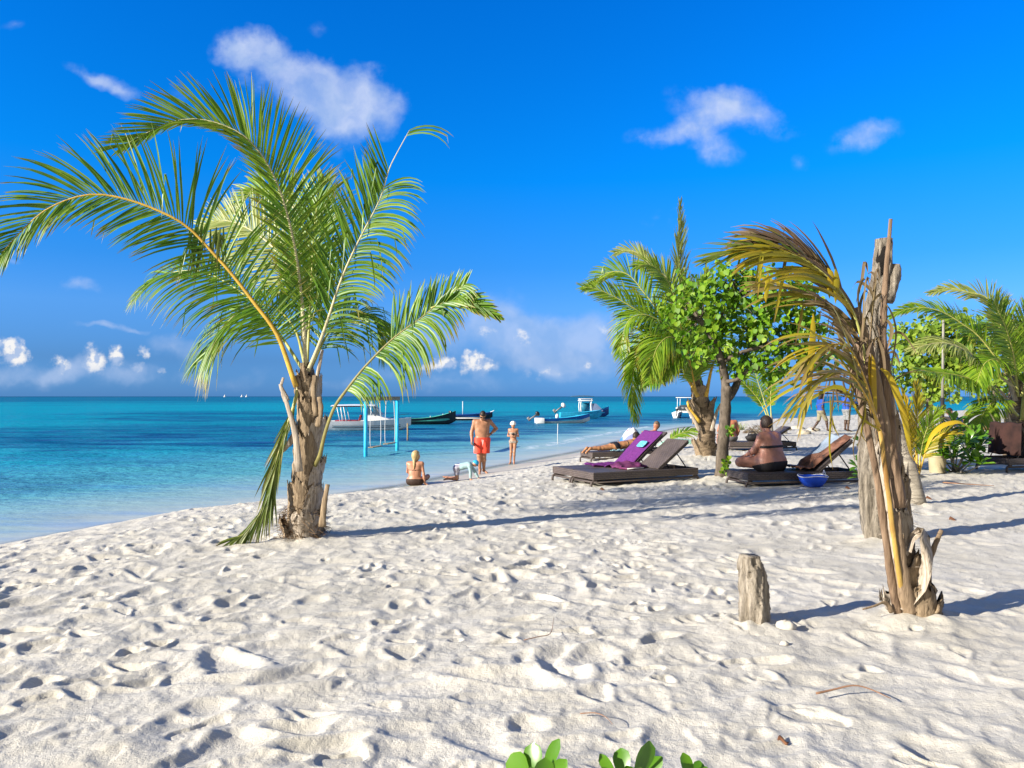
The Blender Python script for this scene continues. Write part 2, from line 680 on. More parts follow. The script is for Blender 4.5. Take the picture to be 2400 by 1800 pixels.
relief = 0.010 * fft_noise(0.5, 1.4, 1) + 0.0050 * fft_noise(0.16, 0.36, 2)
r2 = np.random.default_rng(5)
for k in range(13000):
    cx, cy = r2.random(2) * TL
    big = r2.random()
    a = 0.032 + 0.085 * big ** 2.2
    el_ = 1.0 + 1.3 * r2.random()
    ang = r2.normal(0.95, 0.7) if r2.random() < 0.75 else r2.random() * 6.3
    dep = (0.006 + 0.030 * r2.random() ** 2.2) * (0.5 + 0.8 * big)
    m = int((a * el_ * 2.2) / CELL) + 2
    ii = np.arange(int(cx / CELL) - m, int(cx / CELL) + m)
    jj = np.arange(int(cy / CELL) - m, int(cy / CELL) + m)
    X, Y = np.meshgrid(ii * CELL - cx, jj * CELL - cy)
    u = (X * math.cos(ang) + Y * math.sin(ang)) / (a * el_)
    v = (-X * math.sin(ang) + Y * math.cos(ang)) / a
    lump = 1 + 0.25 * math.sin(k) * np.sin(3 * np.arctan2(v, u) + k)
    rr = np.hypot(u, v) * lump
    st = -dep * np.exp(-(rr * 1.1) ** 4) + 0.45 * dep * np.exp(-((rr - 1.35) / 0.34) ** 2)
    w = np.exp(-(rr / 1.5) ** 6) * 0.75
    ix = np.ix_(jj % TN, ii % TN)
    relief[ix] = relief[ix] * (1 - w) + st + relief[ix].mean() * w * 0.3
relief += 0.0011 * fft_noise(0.05, 0.12, 3) + 0.0005 * fft_noise(0.025, 0.05, 4)
relief -= relief.mean()
big_noise = fft_noise(2.5, 8.0, 9, 512, 96.0)

# prints that can be told apart in the photograph: pixel, length, width, heading, depth, ribbed sole
PRINTS = [((1508, 1568), .30, .11, 0.15, .035, 1), ((1905, 1680), .40, .17, -0.5, .055, 0),
          ((1725, 1555), .24, .12, 0.4, .05, 0), ((545, 1570), .34, .11, 0.65, .035, 1), ((465, 1705), .36, .13, 0.8, .045, 1), ((795, 1498), .30, .14, 0.6, .04, 1),
          ((940, 1505), .22, .10, -0.3, .05, 0), ((905, 1460), .22, .15, 0.2, .055, 0), ((225, 1425), .22, .15, 0.2, .05, 0),
          ((90, 1640), .26, .16, 0.5, .055, 0), ((100, 1510), .28, .13, 0.6, .05, 0), ((200, 1595), .30, .12, 0.5, .05, 0), ((800, 1780), .26, .16, 0.3, .06, 0),
          ((960, 1340), .22, .13, 0.1, .05, 0), ((690, 1455), .2, .1, .2, .04, 0), ((2170, 1790), .3, .12, -.6, .05, 0),
          ((230, 1320), .2, .12, .2, .045, 0), ((300, 1310), .22, .12, .1, .045, 0), ((250, 1395), .2, .1, .1, .04, 0)]
PR = [(at(*p), L * 0.78, W * 0.8, a, d * 0.30, s) for p, L, W, a, d, s in PRINTS]
# places where the sand is level because something stands there
FLAT = [(grd(712, 8.3), .48, .03), (grd(2146, 5.1), .30, .045), (grd(1768, 4.92), .24, .03), (grd(2058, 7.85), .34, .05), (grd(1692, 14.0), .4, .06), (grd(1653, 19.0), .6, .08), (grd(2147, 10.3), .35, .05)]


def relief_at(x, y, d):
    h = sample(relief, x, y)
    amp = sstep(0.5, 2.2, d) * (0.85 + 0.25 * np.clip(sample(big_noise, x, y, 96.0), -1.5, 1.5) * 0.5)
    amp = amp * np.where(x > 1.5, 1 - 0.35 * sstep(1.2, 3.0, x) * sstep(14, 7, y), 1.0)
    h = h * amp + 0.0015 * (1 - sstep(0.5, 2.2, d)) * sample(relief, x * 2, y * 2) / 0.02
    for p, L, W, a, dep, sole in PR:
        sel = np.where((np.abs(x - p.x) < L) & (np.abs(y - p.y) < L))
        if not len(sel[0]):
            continue
        X, Y = x[sel] - p.x, y[sel] - p.y
        u = (X * math.cos(a) + Y * math.sin(a)) / (L / 2)
        v = (-X * math.sin(a) + Y * math.cos(a)) / (W / 2)
        waist = 1 - 0.22 * np.exp(-((u + 0.1) / 0.3) ** 2)
        rr = (np.abs(u) ** 2.6 + np.abs(v / waist) ** 2.6) ** (1 / 2.6)
        inside = 1 - sstep(0.86, 1.08, rr)
        rim = 0.25 * np.exp(-((rr - 1.25) / 0.2) ** 2)
        st = -dep * inside * (1 + 0.35 * u) + dep * rim
        if sole:
            st = st + 0.0008 * np.sin(u * L * 110) * inside
        keep = 1 - 0.6 * np.exp(-(rr / 1.25) ** 6)
        h[sel] = h[sel] * keep + st
    return h


def make_sand():
    inv = np.linspace(1 / 1.9, 1 / 75.0, 880)
    rad = np.concatenate([[0.05, 0.5, 1.0, 1.5], 1 / inv, np.geomspace(78, 460, 26)])
    dense = np.linspace(-40, 40, 1050)
    ang = np.concatenate([np.linspace(-180, -41.5, 60, endpoint=False), dense, np.linspace(41.5, 180, 60, endpoint=False)[0:]])
    ang = np.radians(ang)
    A, Rr = np.meshgrid(ang, rad)
    x, y = Rr * np.sin(A), Rr * np.cos(A)
    d = shore_dist(x, y)
    z = ground_base(x, y, d)
    fade = 1 - sstep(60, 85, Rr)
    z = z + np.where(d > 0, relief_at(x, y, d) * fade, 0)
    for (c, rad_, hh_) in FLAT:
        rr_ = np.hypot(x - c.x, y - c.y)
        z = z + hh_ * np.exp(-(rr_ / rad_) ** 2) * (1 + 0.3 * np.sin(5 * np.arctan2(y - c.y, x - c.x) + 1))
    nr, na = x.shape
    idx = np.arange(nr * na).reshape(nr, na)
    nxt = np.roll(idx, -1, 1)
    q = np.stack([idx[:-1], idx[1:], nxt[1:], nxt[:-1]], -1).reshape(-1, 4)
    verts = np.stack([x, y, z], -1).reshape(-1, 3)
    return verts, q, d.ravel()


m, g = new_mat('sand')
pos = g.pos()
d = g.attr('shore')
n1 = g.noise(pos, 2.2, 5.0, 0.6)
n2 = g.noise(pos, 60.0, 3.0, 0.7)
n3 = g.noise(pos, 420.0, 2.0, 0.7)
dry = g.ramp(n1, [(0.3, (0.475, 0.45, 0.38)), (0.55, (0.555, 0.53, 0.46)), (0.75, (0.62, 0.595, 0.525))])
dry = g.mix(g.m('MULTIPLY', g.step(g.noise(pos, 190.0, 2.0, 0.7), 0.5, 0.72), 0.42), dry, (0.34, 0.30, 0.24))
dry = g.mix(g.m('MULTIPLY', g.step(n2, 0.66, 0.78), 0.35), dry, (0.78, 0.74, 0.66))
vor = g.n('TexVoronoi', Vector=pos, Scale=9.0)
speck = g.m('LESS_THAN', vor.outputs['Distance'], g.m('MULTIPLY', g.noise(pos, 1.3, 2.0), 0.028))
dry = g.mix(g.m('MULTIPLY', speck, 0.75), dry, (0.13, 0.09, 0.06))
wet = g.mix(n1, (0.43, 0.385, 0.30), (0.52, 0.47, 0.38))
wn = g.m('ADD', d, g.m('MULTIPLY', g.m('SUBTRACT', g.noise(pos, 0.8, 4.0), 0.5), 0.7))
wk = g.step(wn, 0.55, 1.25)
yk = g.step(g.n('SeparateXYZ', Vector=pos).outputs['Y'], 12.0, 17.0)
wk = g.m('MAXIMUM', wk, g.m('MULTIPLY', g.m('SUBTRACT', 1.0, yk), g.step(wn, 0.05, 0.5)))
col = g.mix(wk, wet, dry)
n4 = g.noise(pos, 150.0, 3.0, 0.7)
hgt = g.m('ADD', g.m('MULTIPLY', n2, 1.0), g.m('ADD', g.m('MULTIPLY', n4, 0.9), g.m('MULTIPLY', g.noise(pos, 28.0, 4.0), 1.3)))
nb = g.bump(hgt, g.m('MULTIPLY_ADD', wk, 0.62, 0.08), 0.007)
rough = g.m('MULTIPLY_ADD', wk, 0.45, 0.5)
finish(g, principled(g, col, rough, nb, 0.25))
SAND = m
vs, qs, dd = make_sand()
beach = np_mesh('ground', vs, qs, SAND, {'shore': dd})
tag(beach, kind='structure')


# ---------------------------------------------------------------- sea
def make_sea():
    inv = np.linspace(1 / 6.0, 1 / 900.0, 520)
    rad = np.concatenate([[0.3, 3.0, 5.0], 1 / inv, np.geomspace(950, 45000, 30)])
    dense = np.linspace(-42, 42, 520)
    ang = np.radians(np.concatenate([np.linspace(-180, -43, 40, endpoint=False), dense, np.linspace(43, 180, 40, endpoint=False)]))
    A, Rr = np.meshgrid(ang, rad)
    x, y = Rr * np.sin(A), Rr * np.cos(A)
    d = -shore_dist(x, y)
    nA = fft_noise(6, 20, 21, 512, 160.0)
    nB = fft_noise(20, 70, 22, 512, 400.0)
    nC = fft_noise(1.5, 4, 23, 512, 50.0)
    a, b, c = sample(nA, x, y * 1.6, 160.0), sample(nB, x * 0.35, y * 1.0, 400.0), sample(nC, x * 0.5, y, 50.0)
    # dark reef flats: near edge runs from 30 m out at the left to 55 m at the right
    edge = np.interp(x / np.maximum(y, 1), [-0.8, -0.6, -0.3, -0.05, 0.06, 0.17, 0.3, 0.6], [29, 31, 33, 37, 47, 56, 64, 78])
    wob = a * 2.2 + c * 0.9
    near = sstep(-3.5, 3.5, y - edge + wob * np.clip(y / 40, .5, 1.5))
    gap = np.exp(-((y - (64 + 3 * b + 0.05 * x) + a * 2) / 7.0) ** 2) * sstep(0.05, -0.3, x / np.maximum(y, 1) + 0.05 * b)
    leftgap = sstep(-0.42, -0.62, x / np.maximum(y, 1) + 0.03 * a) * sstep(50, 60, y + 2 * a)
    far = 1 - sstep(88, 120, y + 12 * b + 4 * a + 0.12 * np.abs(x))
    reef = near * far * (1 - 0.75 * gap) * (1 - 0.9 * leftgap) * np.clip(0.9 + 0.18 * a + 0.12 * c, 0.3, 1)
    faint = 0.35 * sstep(-2, 6, d - 9 + a * 3) * sstep(0.2, 1.2, a + c * 0.7) * (1 - near)
    reef = np.clip(np.maximum(reef, faint), 0, 1)
    deep = sstep(150, 420, y + 30 * b)
    z = np.zeros_like(x)
    nr, na = x.shape
    idx = np.arange(nr * na).reshape(nr, na)
    nxt = np.roll(idx, -1, 1)
    q = np.stack([idx[:-1], idx[1:], nxt[1:], nxt[:-1]], -1)
    keep = ((d > -0.8)[:-1] & (d > -0.8)[1:])
    q = q[keep].reshape(-1, 4)
    verts = np.stack([x, y, z], -1).reshape(-1, 3)
    return verts, q, {'off': d.ravel(), 'reef': reef.ravel(), 'deep': deep.ravel()}


m, g = new_mat('sea_water')
pos = g.pos()
off, reef, deep = g.attr('off'), g.attr('reef'), g.attr('deep')
nz = g.noise(g.mapv(pos, (0.35, 1.0, 1)), 0.9, 4.0)
offn = g.m('ADD', off, g.m('MULTIPLY', g.m('SUBTRACT', nz, 0.5), 2.0))
dep = g.m('DIVIDE', offn, 60.0, clamp=True)
col = g.ramp(dep, [(0.0, (0.44, 0.47, 0.46)), (0.03, (0.28, 0.40, 0.42)), (0.10, (0.085, 0.32, 0.38)), (0.25, (0.014, 0.27, 0.37)), (0.6, (0.003, 0.27, 0.36)), (1.0, (0.001, 0.26, 0.36))])
rn = g.noise(g.mapv(pos, (0.22, 1.0, 1)), 0.55, 5.0, 0.65)
rf = g.m('MULTIPLY', reef, g.m('MULTIPLY_ADD', g.step(rn, 0.32, 0.62), 0.62, 0.40))
col = g.mix(g.m('MULTIPLY', rf, 0.94), col, (0.001, 0.046, 0.155))
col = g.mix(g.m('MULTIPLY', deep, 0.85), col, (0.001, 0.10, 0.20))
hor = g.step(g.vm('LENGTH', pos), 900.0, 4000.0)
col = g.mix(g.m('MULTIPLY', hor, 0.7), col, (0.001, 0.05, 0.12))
# small breaking ripple and foam specks near the edge
fl = g.noise(g.mapv(pos, (1.2, 1.2, 1)), 1.6, 5.0, 0.65)
sy = g.n('SeparateXYZ', Vector=pos).outputs['Y']
band = g.m('ABSOLUTE', g.m('SUBTRACT', g.m('ADD', off, g.m('MULTIPLY', g.m('SUBTRACT', nz, 0.5), 1.6)), 2.6))
foam = g.m('MULTIPLY', g.step(band, 0.55, 0.05), g.m('MULTIPLY', g.step(fl, 0.44, 0.62), g.m('MULTIPLY', g.step(sy, 29.0, 36.0), g.step(sy, 62.0, 54.0))))
edgef = g.m('MULTIPLY', g.step(g.m('ABSOLUTE', g.m('SUBTRACT', offn, 0.15)), 0.35, 0.05), g.step(fl, 0.56, 0.66))
foam = g.m('MAXIMUM', foam, g.m('MULTIPLY', edgef, 0.6))
col = g.mix(g.m('MULTIPLY', foam, 0.8), col, (0.75, 0.78, 0.78))
w1 = g.noise(g.mapv(pos, (0.45, 1.0, 1), rot=(0, 0, R(8))), 1.1, 3.0, 0.5)
w2 = g.noise(g.mapv(pos, (0.5, 1.0, 1), rot=(0, 0, R(-12))), 4.2, 4.0, 0.6)
w3 = g.noise(g.mapv(pos, (0.3, 1.0, 1)), 0.32, 2.0, 0.5)
calm = g.m('MULTIPLY_ADD', g.step(off, 0.5, 9.0), 0.9, 0.1)
hh = g.m('MULTIPLY', g.m('ADD', g.m('MULTIPLY', w1, 0.10), g.m('ADD', g.m('MULTIPLY', w2, 0.09), g.m('MULTIPLY', w3, 0.15))), calm)
nb = g.bump(hh, 1.0, 1.6)
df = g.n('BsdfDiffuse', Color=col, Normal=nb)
gl = g.n('BsdfGlossy', Color=(0.9, 0.95, 1.0), Roughness=0.22, Normal=nb)
rip = g.noise(g.mapv(pos, (0.18, 1.0, 1)), 2.6, 4.0, 0.6)
rip2 = g.noise(g.mapv(pos, (0.16, 1.0, 1)), 0.5, 4.0, 0.6)
fr = g.n('Fresnel', IOR=1.33, Normal=nb)
gf = g.m('MINIMUM', g.m('MULTIPLY', fr.outputs[0], 0.6), g.m('MULTIPLY_ADD', g.step(off, 8.0, 26.0), -0.03, 0.20))
gf = g.m('MULTIPLY', gf, g.m('MULTIPLY', g.m('MULTIPLY_ADD', g.step(rip, 0.35, 0.65), 1.3, 0.25), g.m('MULTIPLY_ADD', g.step(rip2, 0.35, 0.65), 0.8, 0.5)))
sh = g.t.nodes.new('ShaderNodeMixShader')
g.set(sh.inputs[0], gf)
g.t.links.new(df.outputs[0], sh.inputs[1])
g.t.links.new(gl.outputs[0], sh.inputs[2])
b = sh.outputs[0]
tr = g.n('BsdfTransparent', Color=(0.86, 0.95, 0.97))
mx = g.t.nodes.new('ShaderNodeMixShader')
g.set(mx.inputs[0], g.m('MAXIMUM', g.step(off, -0.1, 0.7), foam))
g.t.links.new(tr.outputs[0], mx.inputs[1])
g.t.links.new(b, mx.inputs[2])
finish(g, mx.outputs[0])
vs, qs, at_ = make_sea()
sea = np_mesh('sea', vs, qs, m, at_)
tag(sea, kind='structure')

# low islands on the horizon
mi = plain('far_island', (0.05, 0.10, 0.16), 0.9)
for px0, px1, hpx in ((1338, 1392, 3.2), (1950, 2080, 3.0)):
    b = MB()
    D = 9000.0
    top, bot = [], []
    for i in range(24):
        t = i / 23
        x = (lerp(px0, px1, t) - 1200) / F * D
        hz = hpx * D / F * (0.35 + 0.65 * math.sin(math.pi * t)) * (0.7 + 0.3 * random.random())
        bot.append((x, hz))
    rings = [[V(x, D - 40, -1), V(x, D - 20, hz * .8), V(x, D + 30, hz), V(x, D + 120, -1)] for x, hz in bot]
    b.loft(rings)
    o = b.build('island', mi)
    tag(o, kind='structure')
# ---------------------------------------------------------------- foliage and bark materials
GREEN = leaf_mat('palm_leaf_green', [(0.032, 0.11, 0.006), (0.065, 0.175, 0.008), (0.11, 0.24, 0.012), (0.19, 0.29, 0.02)], tip=(0.26, 0.20, 0.03), tipstart=0.72)
GREEN2 = leaf_mat('palm_leaf_mid', [(0.055, 0.15, 0.008), (0.10, 0.22, 0.010), (0.17, 0.30, 0.015), (0.26, 0.35, 0.03)], tip=(0.30, 0.22, 0.03), tipstart=0.72)
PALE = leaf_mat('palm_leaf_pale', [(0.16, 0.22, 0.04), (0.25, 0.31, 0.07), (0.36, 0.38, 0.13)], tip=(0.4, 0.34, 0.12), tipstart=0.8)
OLIVE = leaf_mat('palm_leaf_olive', [(0.07, 0.13, 0.015), (0.11, 0.17, 0.02), (0.18, 0.22, 0.04)], tip=(0.22, 0.16, 0.06), tipstart=0.6)
YELLOW = leaf_mat('palm_leaf_yellow', [(0.34, 0.30, 0.015), (0.46, 0.36, 0.012), (0.52, 0.34, 0.02), (0.26, 0.26, 0.02)], tip=(0.42, 0.25, 0.06), tipstart=0.8)
YGREEN = leaf_mat('palm_leaf_yellowing', [(0.13, 0.15, 0.012), (0.24, 0.22, 0.015), (0.40, 0.30, 0.015)], tip=(0.34, 0.20, 0.05), tipstart=0.75)
BROWN = leaf_mat('palm_leaf_dry', [(0.11, 0.07, 0.045), (0.18, 0.12, 0.08), (0.08, 0.05, 0.03), (0.24, 0.175, 0.12), (0.15, 0.13, 0.04)], tip=(0.26, 0.18, 0.12), trans=0.18, rough=0.7, spec=0.2)
RIB_Y = plain('midrib_yellow', (0.52, 0.33, 0.05), 0.45, 0.2, 14)
RIB_G = plain('midrib_green', (0.36, 0.36, 0.10), 0.45, 0.2, 14)
RIB_O = plain('midrib_olive', (0.20, 0.18, 0.06), 0.5, 0.25, 14)
RIB_P = plain('midrib_pale', (0.46, 0.42, 0.24), 0.5, 0.2, 14)
RIB_B = plain('midrib_brown', (0.15, 0.092, 0.055), 0.75, 0.35, 9, 0.9, 0.008, c2=(0.27, 0.185, 0.12), stretch=(6, 6, 0.7))
HEART = leaf_mat('broad_leaf', [(0.04, 0.12, 0.005), (0.085, 0.21, 0.008), (0.15, 0.29, 0.012), (0.25, 0.35, 0.025), (0.06, 0.15, 0.006), (0.12, 0.24, 0.01)], rough=0.5, trans=0.34, spec=0.3)
HEART2 = leaf_mat('broad_leaf_far', [(0.08, 0.16, 0.012), (0.14, 0.24, 0.015), (0.24, 0.33, 0.03)], rough=0.5, trans=0.35)
CABBAGE = leaf_mat('fleshy_leaf', [(0.04, 0.14, 0.005), (0.075, 0.20, 0.008), (0.12, 0.26, 0.010)], rough=0.28, trans=0.25, spec=0.6)
CABBAGE_D = leaf_mat('fleshy_leaf_dark', [(0.04, 0.13, 0.006), (0.08, 0.20, 0.01), (0.14, 0.27, 0.015)], rough=0.3, trans=0.25, spec=0.6)
BARK_Y = plain('palm_bark', (0.13, 0.092, 0.055), 0.9, 0.4, 5, 0.9, 0.02, c2=(0.27, 0.20, 0.13), stretch=(1.6, 1.6, 5), detail=8)
SHEATH = plain('palm_sheath', (0.19, 0.13, 0.075), 0.85, 0.35, 7, 0.8, 0.012, c2=(0.36, 0.275, 0.18), stretch=(7, 7, 0.8), detail=8)
SHEATH_L = plain('palm_sheath_pale', (0.26, 0.205, 0.145), 0.8, 0.35, 6, 0.7, 0.01, c2=(0.52, 0.45, 0.37), stretch=(9, 9, 0.7), detail=8)
FIBRE = plain('palm_fibre', (0.12, 0.07, 0.035), 0.9, 0.4, 20, c2=(0.24, 0.15, 0.08))
BARK_G = plain('palm_bark_grey', (0.27, 0.235, 0.19), 0.9, 0.35, 3, 0.9, 0.02, c2=(0.42, 0.38, 0.31), stretch=(1, 1, 9), detail=8)
BARK_T = plain('tree_bark', (0.075, 0.058, 0.042), 0.9, 0.35, 7, 0.8, 0.012, c2=(0.16, 0.13, 0.10), stretch=(2, 2, 1), detail=8)
DRIFT = plain('weathered_wood', (0.15, 0.12, 0.085), 0.9, 0.45, 6, 1.0, 0.035, c2=(0.54, 0.475, 0.385), stretch=(5, 5, 0.9), detail=9)


def frond(name, pts, n=70, L=0.7, pet=0.15, N=(0, -1, 0), droop=(0.5, 0.5), ang=(62, 22), width=0.017, rach=0.018, leaf=None, rib=None,
          parent=None, org=None, seed=0, lens=(1.0, 1.0), lift=0.15, brk=0.06, fold=0.35, segs=6, skip=(), jit=0.10, prof=None, tipfan=True, ribsides=7, roll=0.0, gather=None):
    """A feather palm leaf: midrib along pts, n leaflets a side, each a drooping tapered ribbon."""
    r = random.Random(seed * 7919 + 13)
    C = spline(pts, 120)
    base_N = Vector(N).normalized()
    mb = MB()
    for i in range(n):
        u = i / (n - 1)
        t = pet + (1 - pet) * u
        j = min(118, int(t * 119))
        p = C[j].lerp(C[j + 1], t * 119 - j)
        T = (C[min(119, j + 2)] - C[max(0, j - 2)]).normalized()
        for s in (-1, 1):
            if any(a <= u <= b and (sd == 0 or sd == s) for a, b, sd in skip):
                continue
            S = T.cross(base_N)
            if S.length < 1e-4:
                S = T.cross(Vector((1, 0, 0)))
            S.normalize()
            Nn = S.cross(T).normalized()
            S = (S * s)
            a = R(lerp(ang[0], ang[1], u ** 1.1) + r.uniform(-7, 7))
            pr = prof(u) if prof else min(1.0, 0.5 + 1.6 * u) * (1 - 0.72 * u ** 2.6)
            ln = L * pr * lens[0 if s < 0 else 1] * r.uniform(0.88, 1.08)
            d = (T * math.cos(a) + S * math.sin(a) + Nn * (lift + r.uniform(-jit, jit))).normalized()
            dr = droop[0 if s < 0 else 1]
            q = p.copy()
            P_ = [q.copy()]
            SD = []
            broken = r.random() < brk
            bs = r.randint(2, segs - 1)
            tw = r.uniform(-0.5, 0.5)
            st = ln / segs
            for k in range(segs):
                w_side = d.cross(Nn)
                w_side = w_side.normalized() if w_side.length > 1e-4 else S
                SD.append((w_side * math.cos(tw) + Nn * math.sin(tw)).normalized())
                d = d + Vector((0, 0, -1)) * (dr * st * (0.5 + 1.2 * (k + 1) / segs)) + Vector((r.uniform(-1, 1), r.uniform(-1, 1), r.uniform(-1, 1))) * 0.035
                if broken and k == bs:
                    d = d * 0.25 + Vector((0, 0, -1))
                d.normalize()
                q = q + d * st
                P_.append(q.copy())
            SD.append(SD[-1])
            wl = width * (0.75 + 0.4 * pr)
            W = [wl * f for f in np.interp(np.linspace(0, 1, segs + 1), [0, 0.15, 0.5, 0.8, 1], [0.5, 0.95, 1.0, 0.6, 0.04])]
            mb.strip(P_, W, SD, 0.0, 1.0, fold)
    o = mb.build(name, leaf, parent, origin=org, recalc=False)
    rb = MB()
    C2 = spline(pts, 36)
    rb.tube(C2, [lerp(rach, rach * 0.16, (k / 35) ** 0.8) for k in range(36)], ribsides, squash=0.7)
    rb.build('midrib', rib or RIB_G, o, origin=org)
    return o


def fpts(lst, D, dD=0.0, bow=0.0):
    """Pixel polyline to a 3D curve at distance D that changes by dD towards its tip."""
    n = len(lst)
    return [P(x, y, D + dD * (i / (n - 1)) + bow * math.sin(math.pi * i / (n - 1))) for i, (x, y) in enumerate(lst)]


def bark_tube(mb, pts, radii, sides=22, n=60, ringamp=0.05, ringstep=0.09, rough=0.06, seed=1, lobes=None):
    """Trunk with ring scars and an uneven girth."""
    r = random.Random(seed)
    C = spline(pts, n)
    L = sum((b - a).length for a, b in zip(C, C[1:]))
    xs = np.linspace(0, 1, len(radii))
    ph = [r.uniform(0, 6.28) for _ in range(4)]
    rings = []
    up = Vector((0.1, 1, 0.05))
    for i, p in enumerate(C):
        t = i / (n - 1)
        T = (C[min(n - 1, i + 1)] - C[max(0, i - 1)]).normalized()
        A = (up - T * up.dot(T)).normalized()
        B = T.cross(A)
        rad = float(np.interp(t, xs, radii))
        saw = ((t * L / ringstep) % 1.0)
        ring = []
        for k in range(sides):
            a = 2 * math.pi * k / sides
            f = 1 + ringamp * (saw - 0.5) + rough * (math.sin(3 * a + ph[0] + t * 9) * 0.5 + math.sin(5 * a + ph[1] - t * 23) * 0.35 + r.uniform(-0.5, 0.5))
            if lobes:
                f *= lobes(t, a)
            ring.append(p + A * (math.cos(a) * rad * f) + B * (math.sin(a) * rad * f))
        rings.append(ring)
    mb.loft(rings)


def sheath(mb, c, rad, z0, z1, a0, wid, flare=0.08, tip=1.0, seed=0, lean=(0, 0), rows=9, cols=9):
    """Old leaf base hugging a trunk: a tapering cloth-like scale that peels away at its top."""
    r = random.Random(seed)
    grid = []
    for i in range(rows):
        t = i / (rows - 1)
        half = wid * (1 - tip * t ** 3.5) * 0.5 + 0.02
        row = []
        for k in range(cols):
            s = k / (cols - 1) * 2 - 1
            a = a0 + s * half
            rr = rad * (1.03 + 0.05 * (1 - s * s)) + flare * t ** 2.5 + 0.012 * r.uniform(-1, 1)
            row.append(Vector((c[0] + math.cos(a) * rr + lean[0] * t, c[1] + math.sin(a) * rr + lean[1] * t, lerp(z0, z1, t) + (0.05 * r.uniform(-1, 1) + 0.02 * math.sin(k * 2.3 + seed)) * t ** 3 - 0.05 * (1 - s * s) * (t < .1))))
        grid.append(row)
    mb.loft(grid, close=False, caps=False)


def fibres(mb, c, rad, z0, z1, n, ln, seed=0, w=0.003):
    r = random.Random(seed)
    for _ in range(n):
        a = r.uniform(0, 6.28)
        p = Vector((c[0] + math.cos(a) * rad, c[1] + math.sin(a) * rad, r.uniform(z0, z1)))
        d = Vector((math.cos(a + r.uniform(-1, 1)), math.sin(a + r.uniform(-1, 1)), r.uniform(-0.9, 0.9))).normalized()
        pts = [p]
        l = ln * r.uniform(0.4, 1.0)
        for k in range(4):
            d = (d + Vector((r.uniform(-1, 1), r.uniform(-1, 1), r.uniform(-1.1, 0.7))) * 0.35).normalized()
            pts.append(pts[-1] + d * l / 4)
        mb.strip(pts, [w, w, w * .8, w * .5, w * .1], Vector((r.uniform(-1, 1), r.uniform(-1, 1), r.uniform(-1, 1))).normalized())


# ---------------------------------------------------------------- big palm on the left
DL = 8.3
B0 = grd(712, DL)
palm = empty('coconut_palm', B0, 0, 'tall green coconut palm with torn fronds and a thick fibrous trunk at the left', 'palm tree')
mb = MB()
tr_px = [(712, 1296, 46), (712, 1262, 42), (713, 1225, 36), (716, 1180, 33), (720, 1120, 31), (724, 1060, 29), (726, 1000, 28), (726, 940, 24), (722, 890, 18), (718, 850, 14)]
bark_tube(mb, [P(x, y, DL) for x, y, _ in tr_px], [w * DL / F for *_, w in tr_px], 28, 90, 0.07, 0.11, 0.07, 3)
trunk = mb.build('trunk', BARK_Y, palm, origin=B0)


def tc(y):
    """Axis of the big trunk at pixel row y."""
    x = interp([850, 890, 940, 1000, 1060, 1120, 1180, 1225, 1262, 1292], [718, 724, 728, 728, 724, 718, 714, 712, 712, 712], y)
    p = P(x, y, DL)
    return p, interp([850, 890, 940, 1000, 1060, 1120, 1180, 1225, 1262, 1292], [14, 18, 24, 28, 29, 31, 33, 36, 42, 46], y) * DL / F


k = 0
for y0, y1, a0, wd, fl in ((1285, 1195, -1.3, 2.4, .10), (1288, 1215, -2.9, 2.0, .12), (1280, 1190, 0.2, 2.2, .08), (1240, 1135, -0.5, 2.2, .06), (1215, 1120, -2.1, 2.6, .09), (1200, 1100, 2.2, 2.2, .06), (1160, 1070, -0.2, 2.2, .07),
                         (1130, 1020, -1.7, 2.7, .05), (1100, 990, -2.8, 2.4, .05), (1070, 975, -0.5, 2.2, .09), (1030, 930, -1.6, 2.6, .05), (990, 905, -2.7, 2.4, .06), (960, 880, -0.4, 2.2, .07), (930, 868, -1.9, 2.4, .06)):
    pa, ra = tc(y0)
    pb, rb_ = tc(y1)
    m_ = MB()
    sheath(m_, (pa.x, pa.y), (ra + rb_) / 2 + 0.0012 * k, pa.z, pb.z, a0, wd * .9, fl * .45, 0.6, k, (pb.x - pa.x, 0), 11, 13)
    m_.build('leaf_base', SHEATH if k % 3 else SHEATH_L, trunk, origin=B0, recalc=False)
    k += 1
for y in (1290, 1275, 1258, 1240, 1220, 1200):
    p, rr = tc(y)
    m_ = MB()
    fibres(m_, (p.x, p.y), rr * 1.12, p.z - 0.08, p.z + 0.08, 170 if y > 1190 else 60, 0.17 if y > 1190 else 0.11, int(y), .0032 if y > 1190 else .0022)
    m_.build('fringe', FIBRE if y > 1190 else SHEATH, trunk, origin=B0, recalc=False)
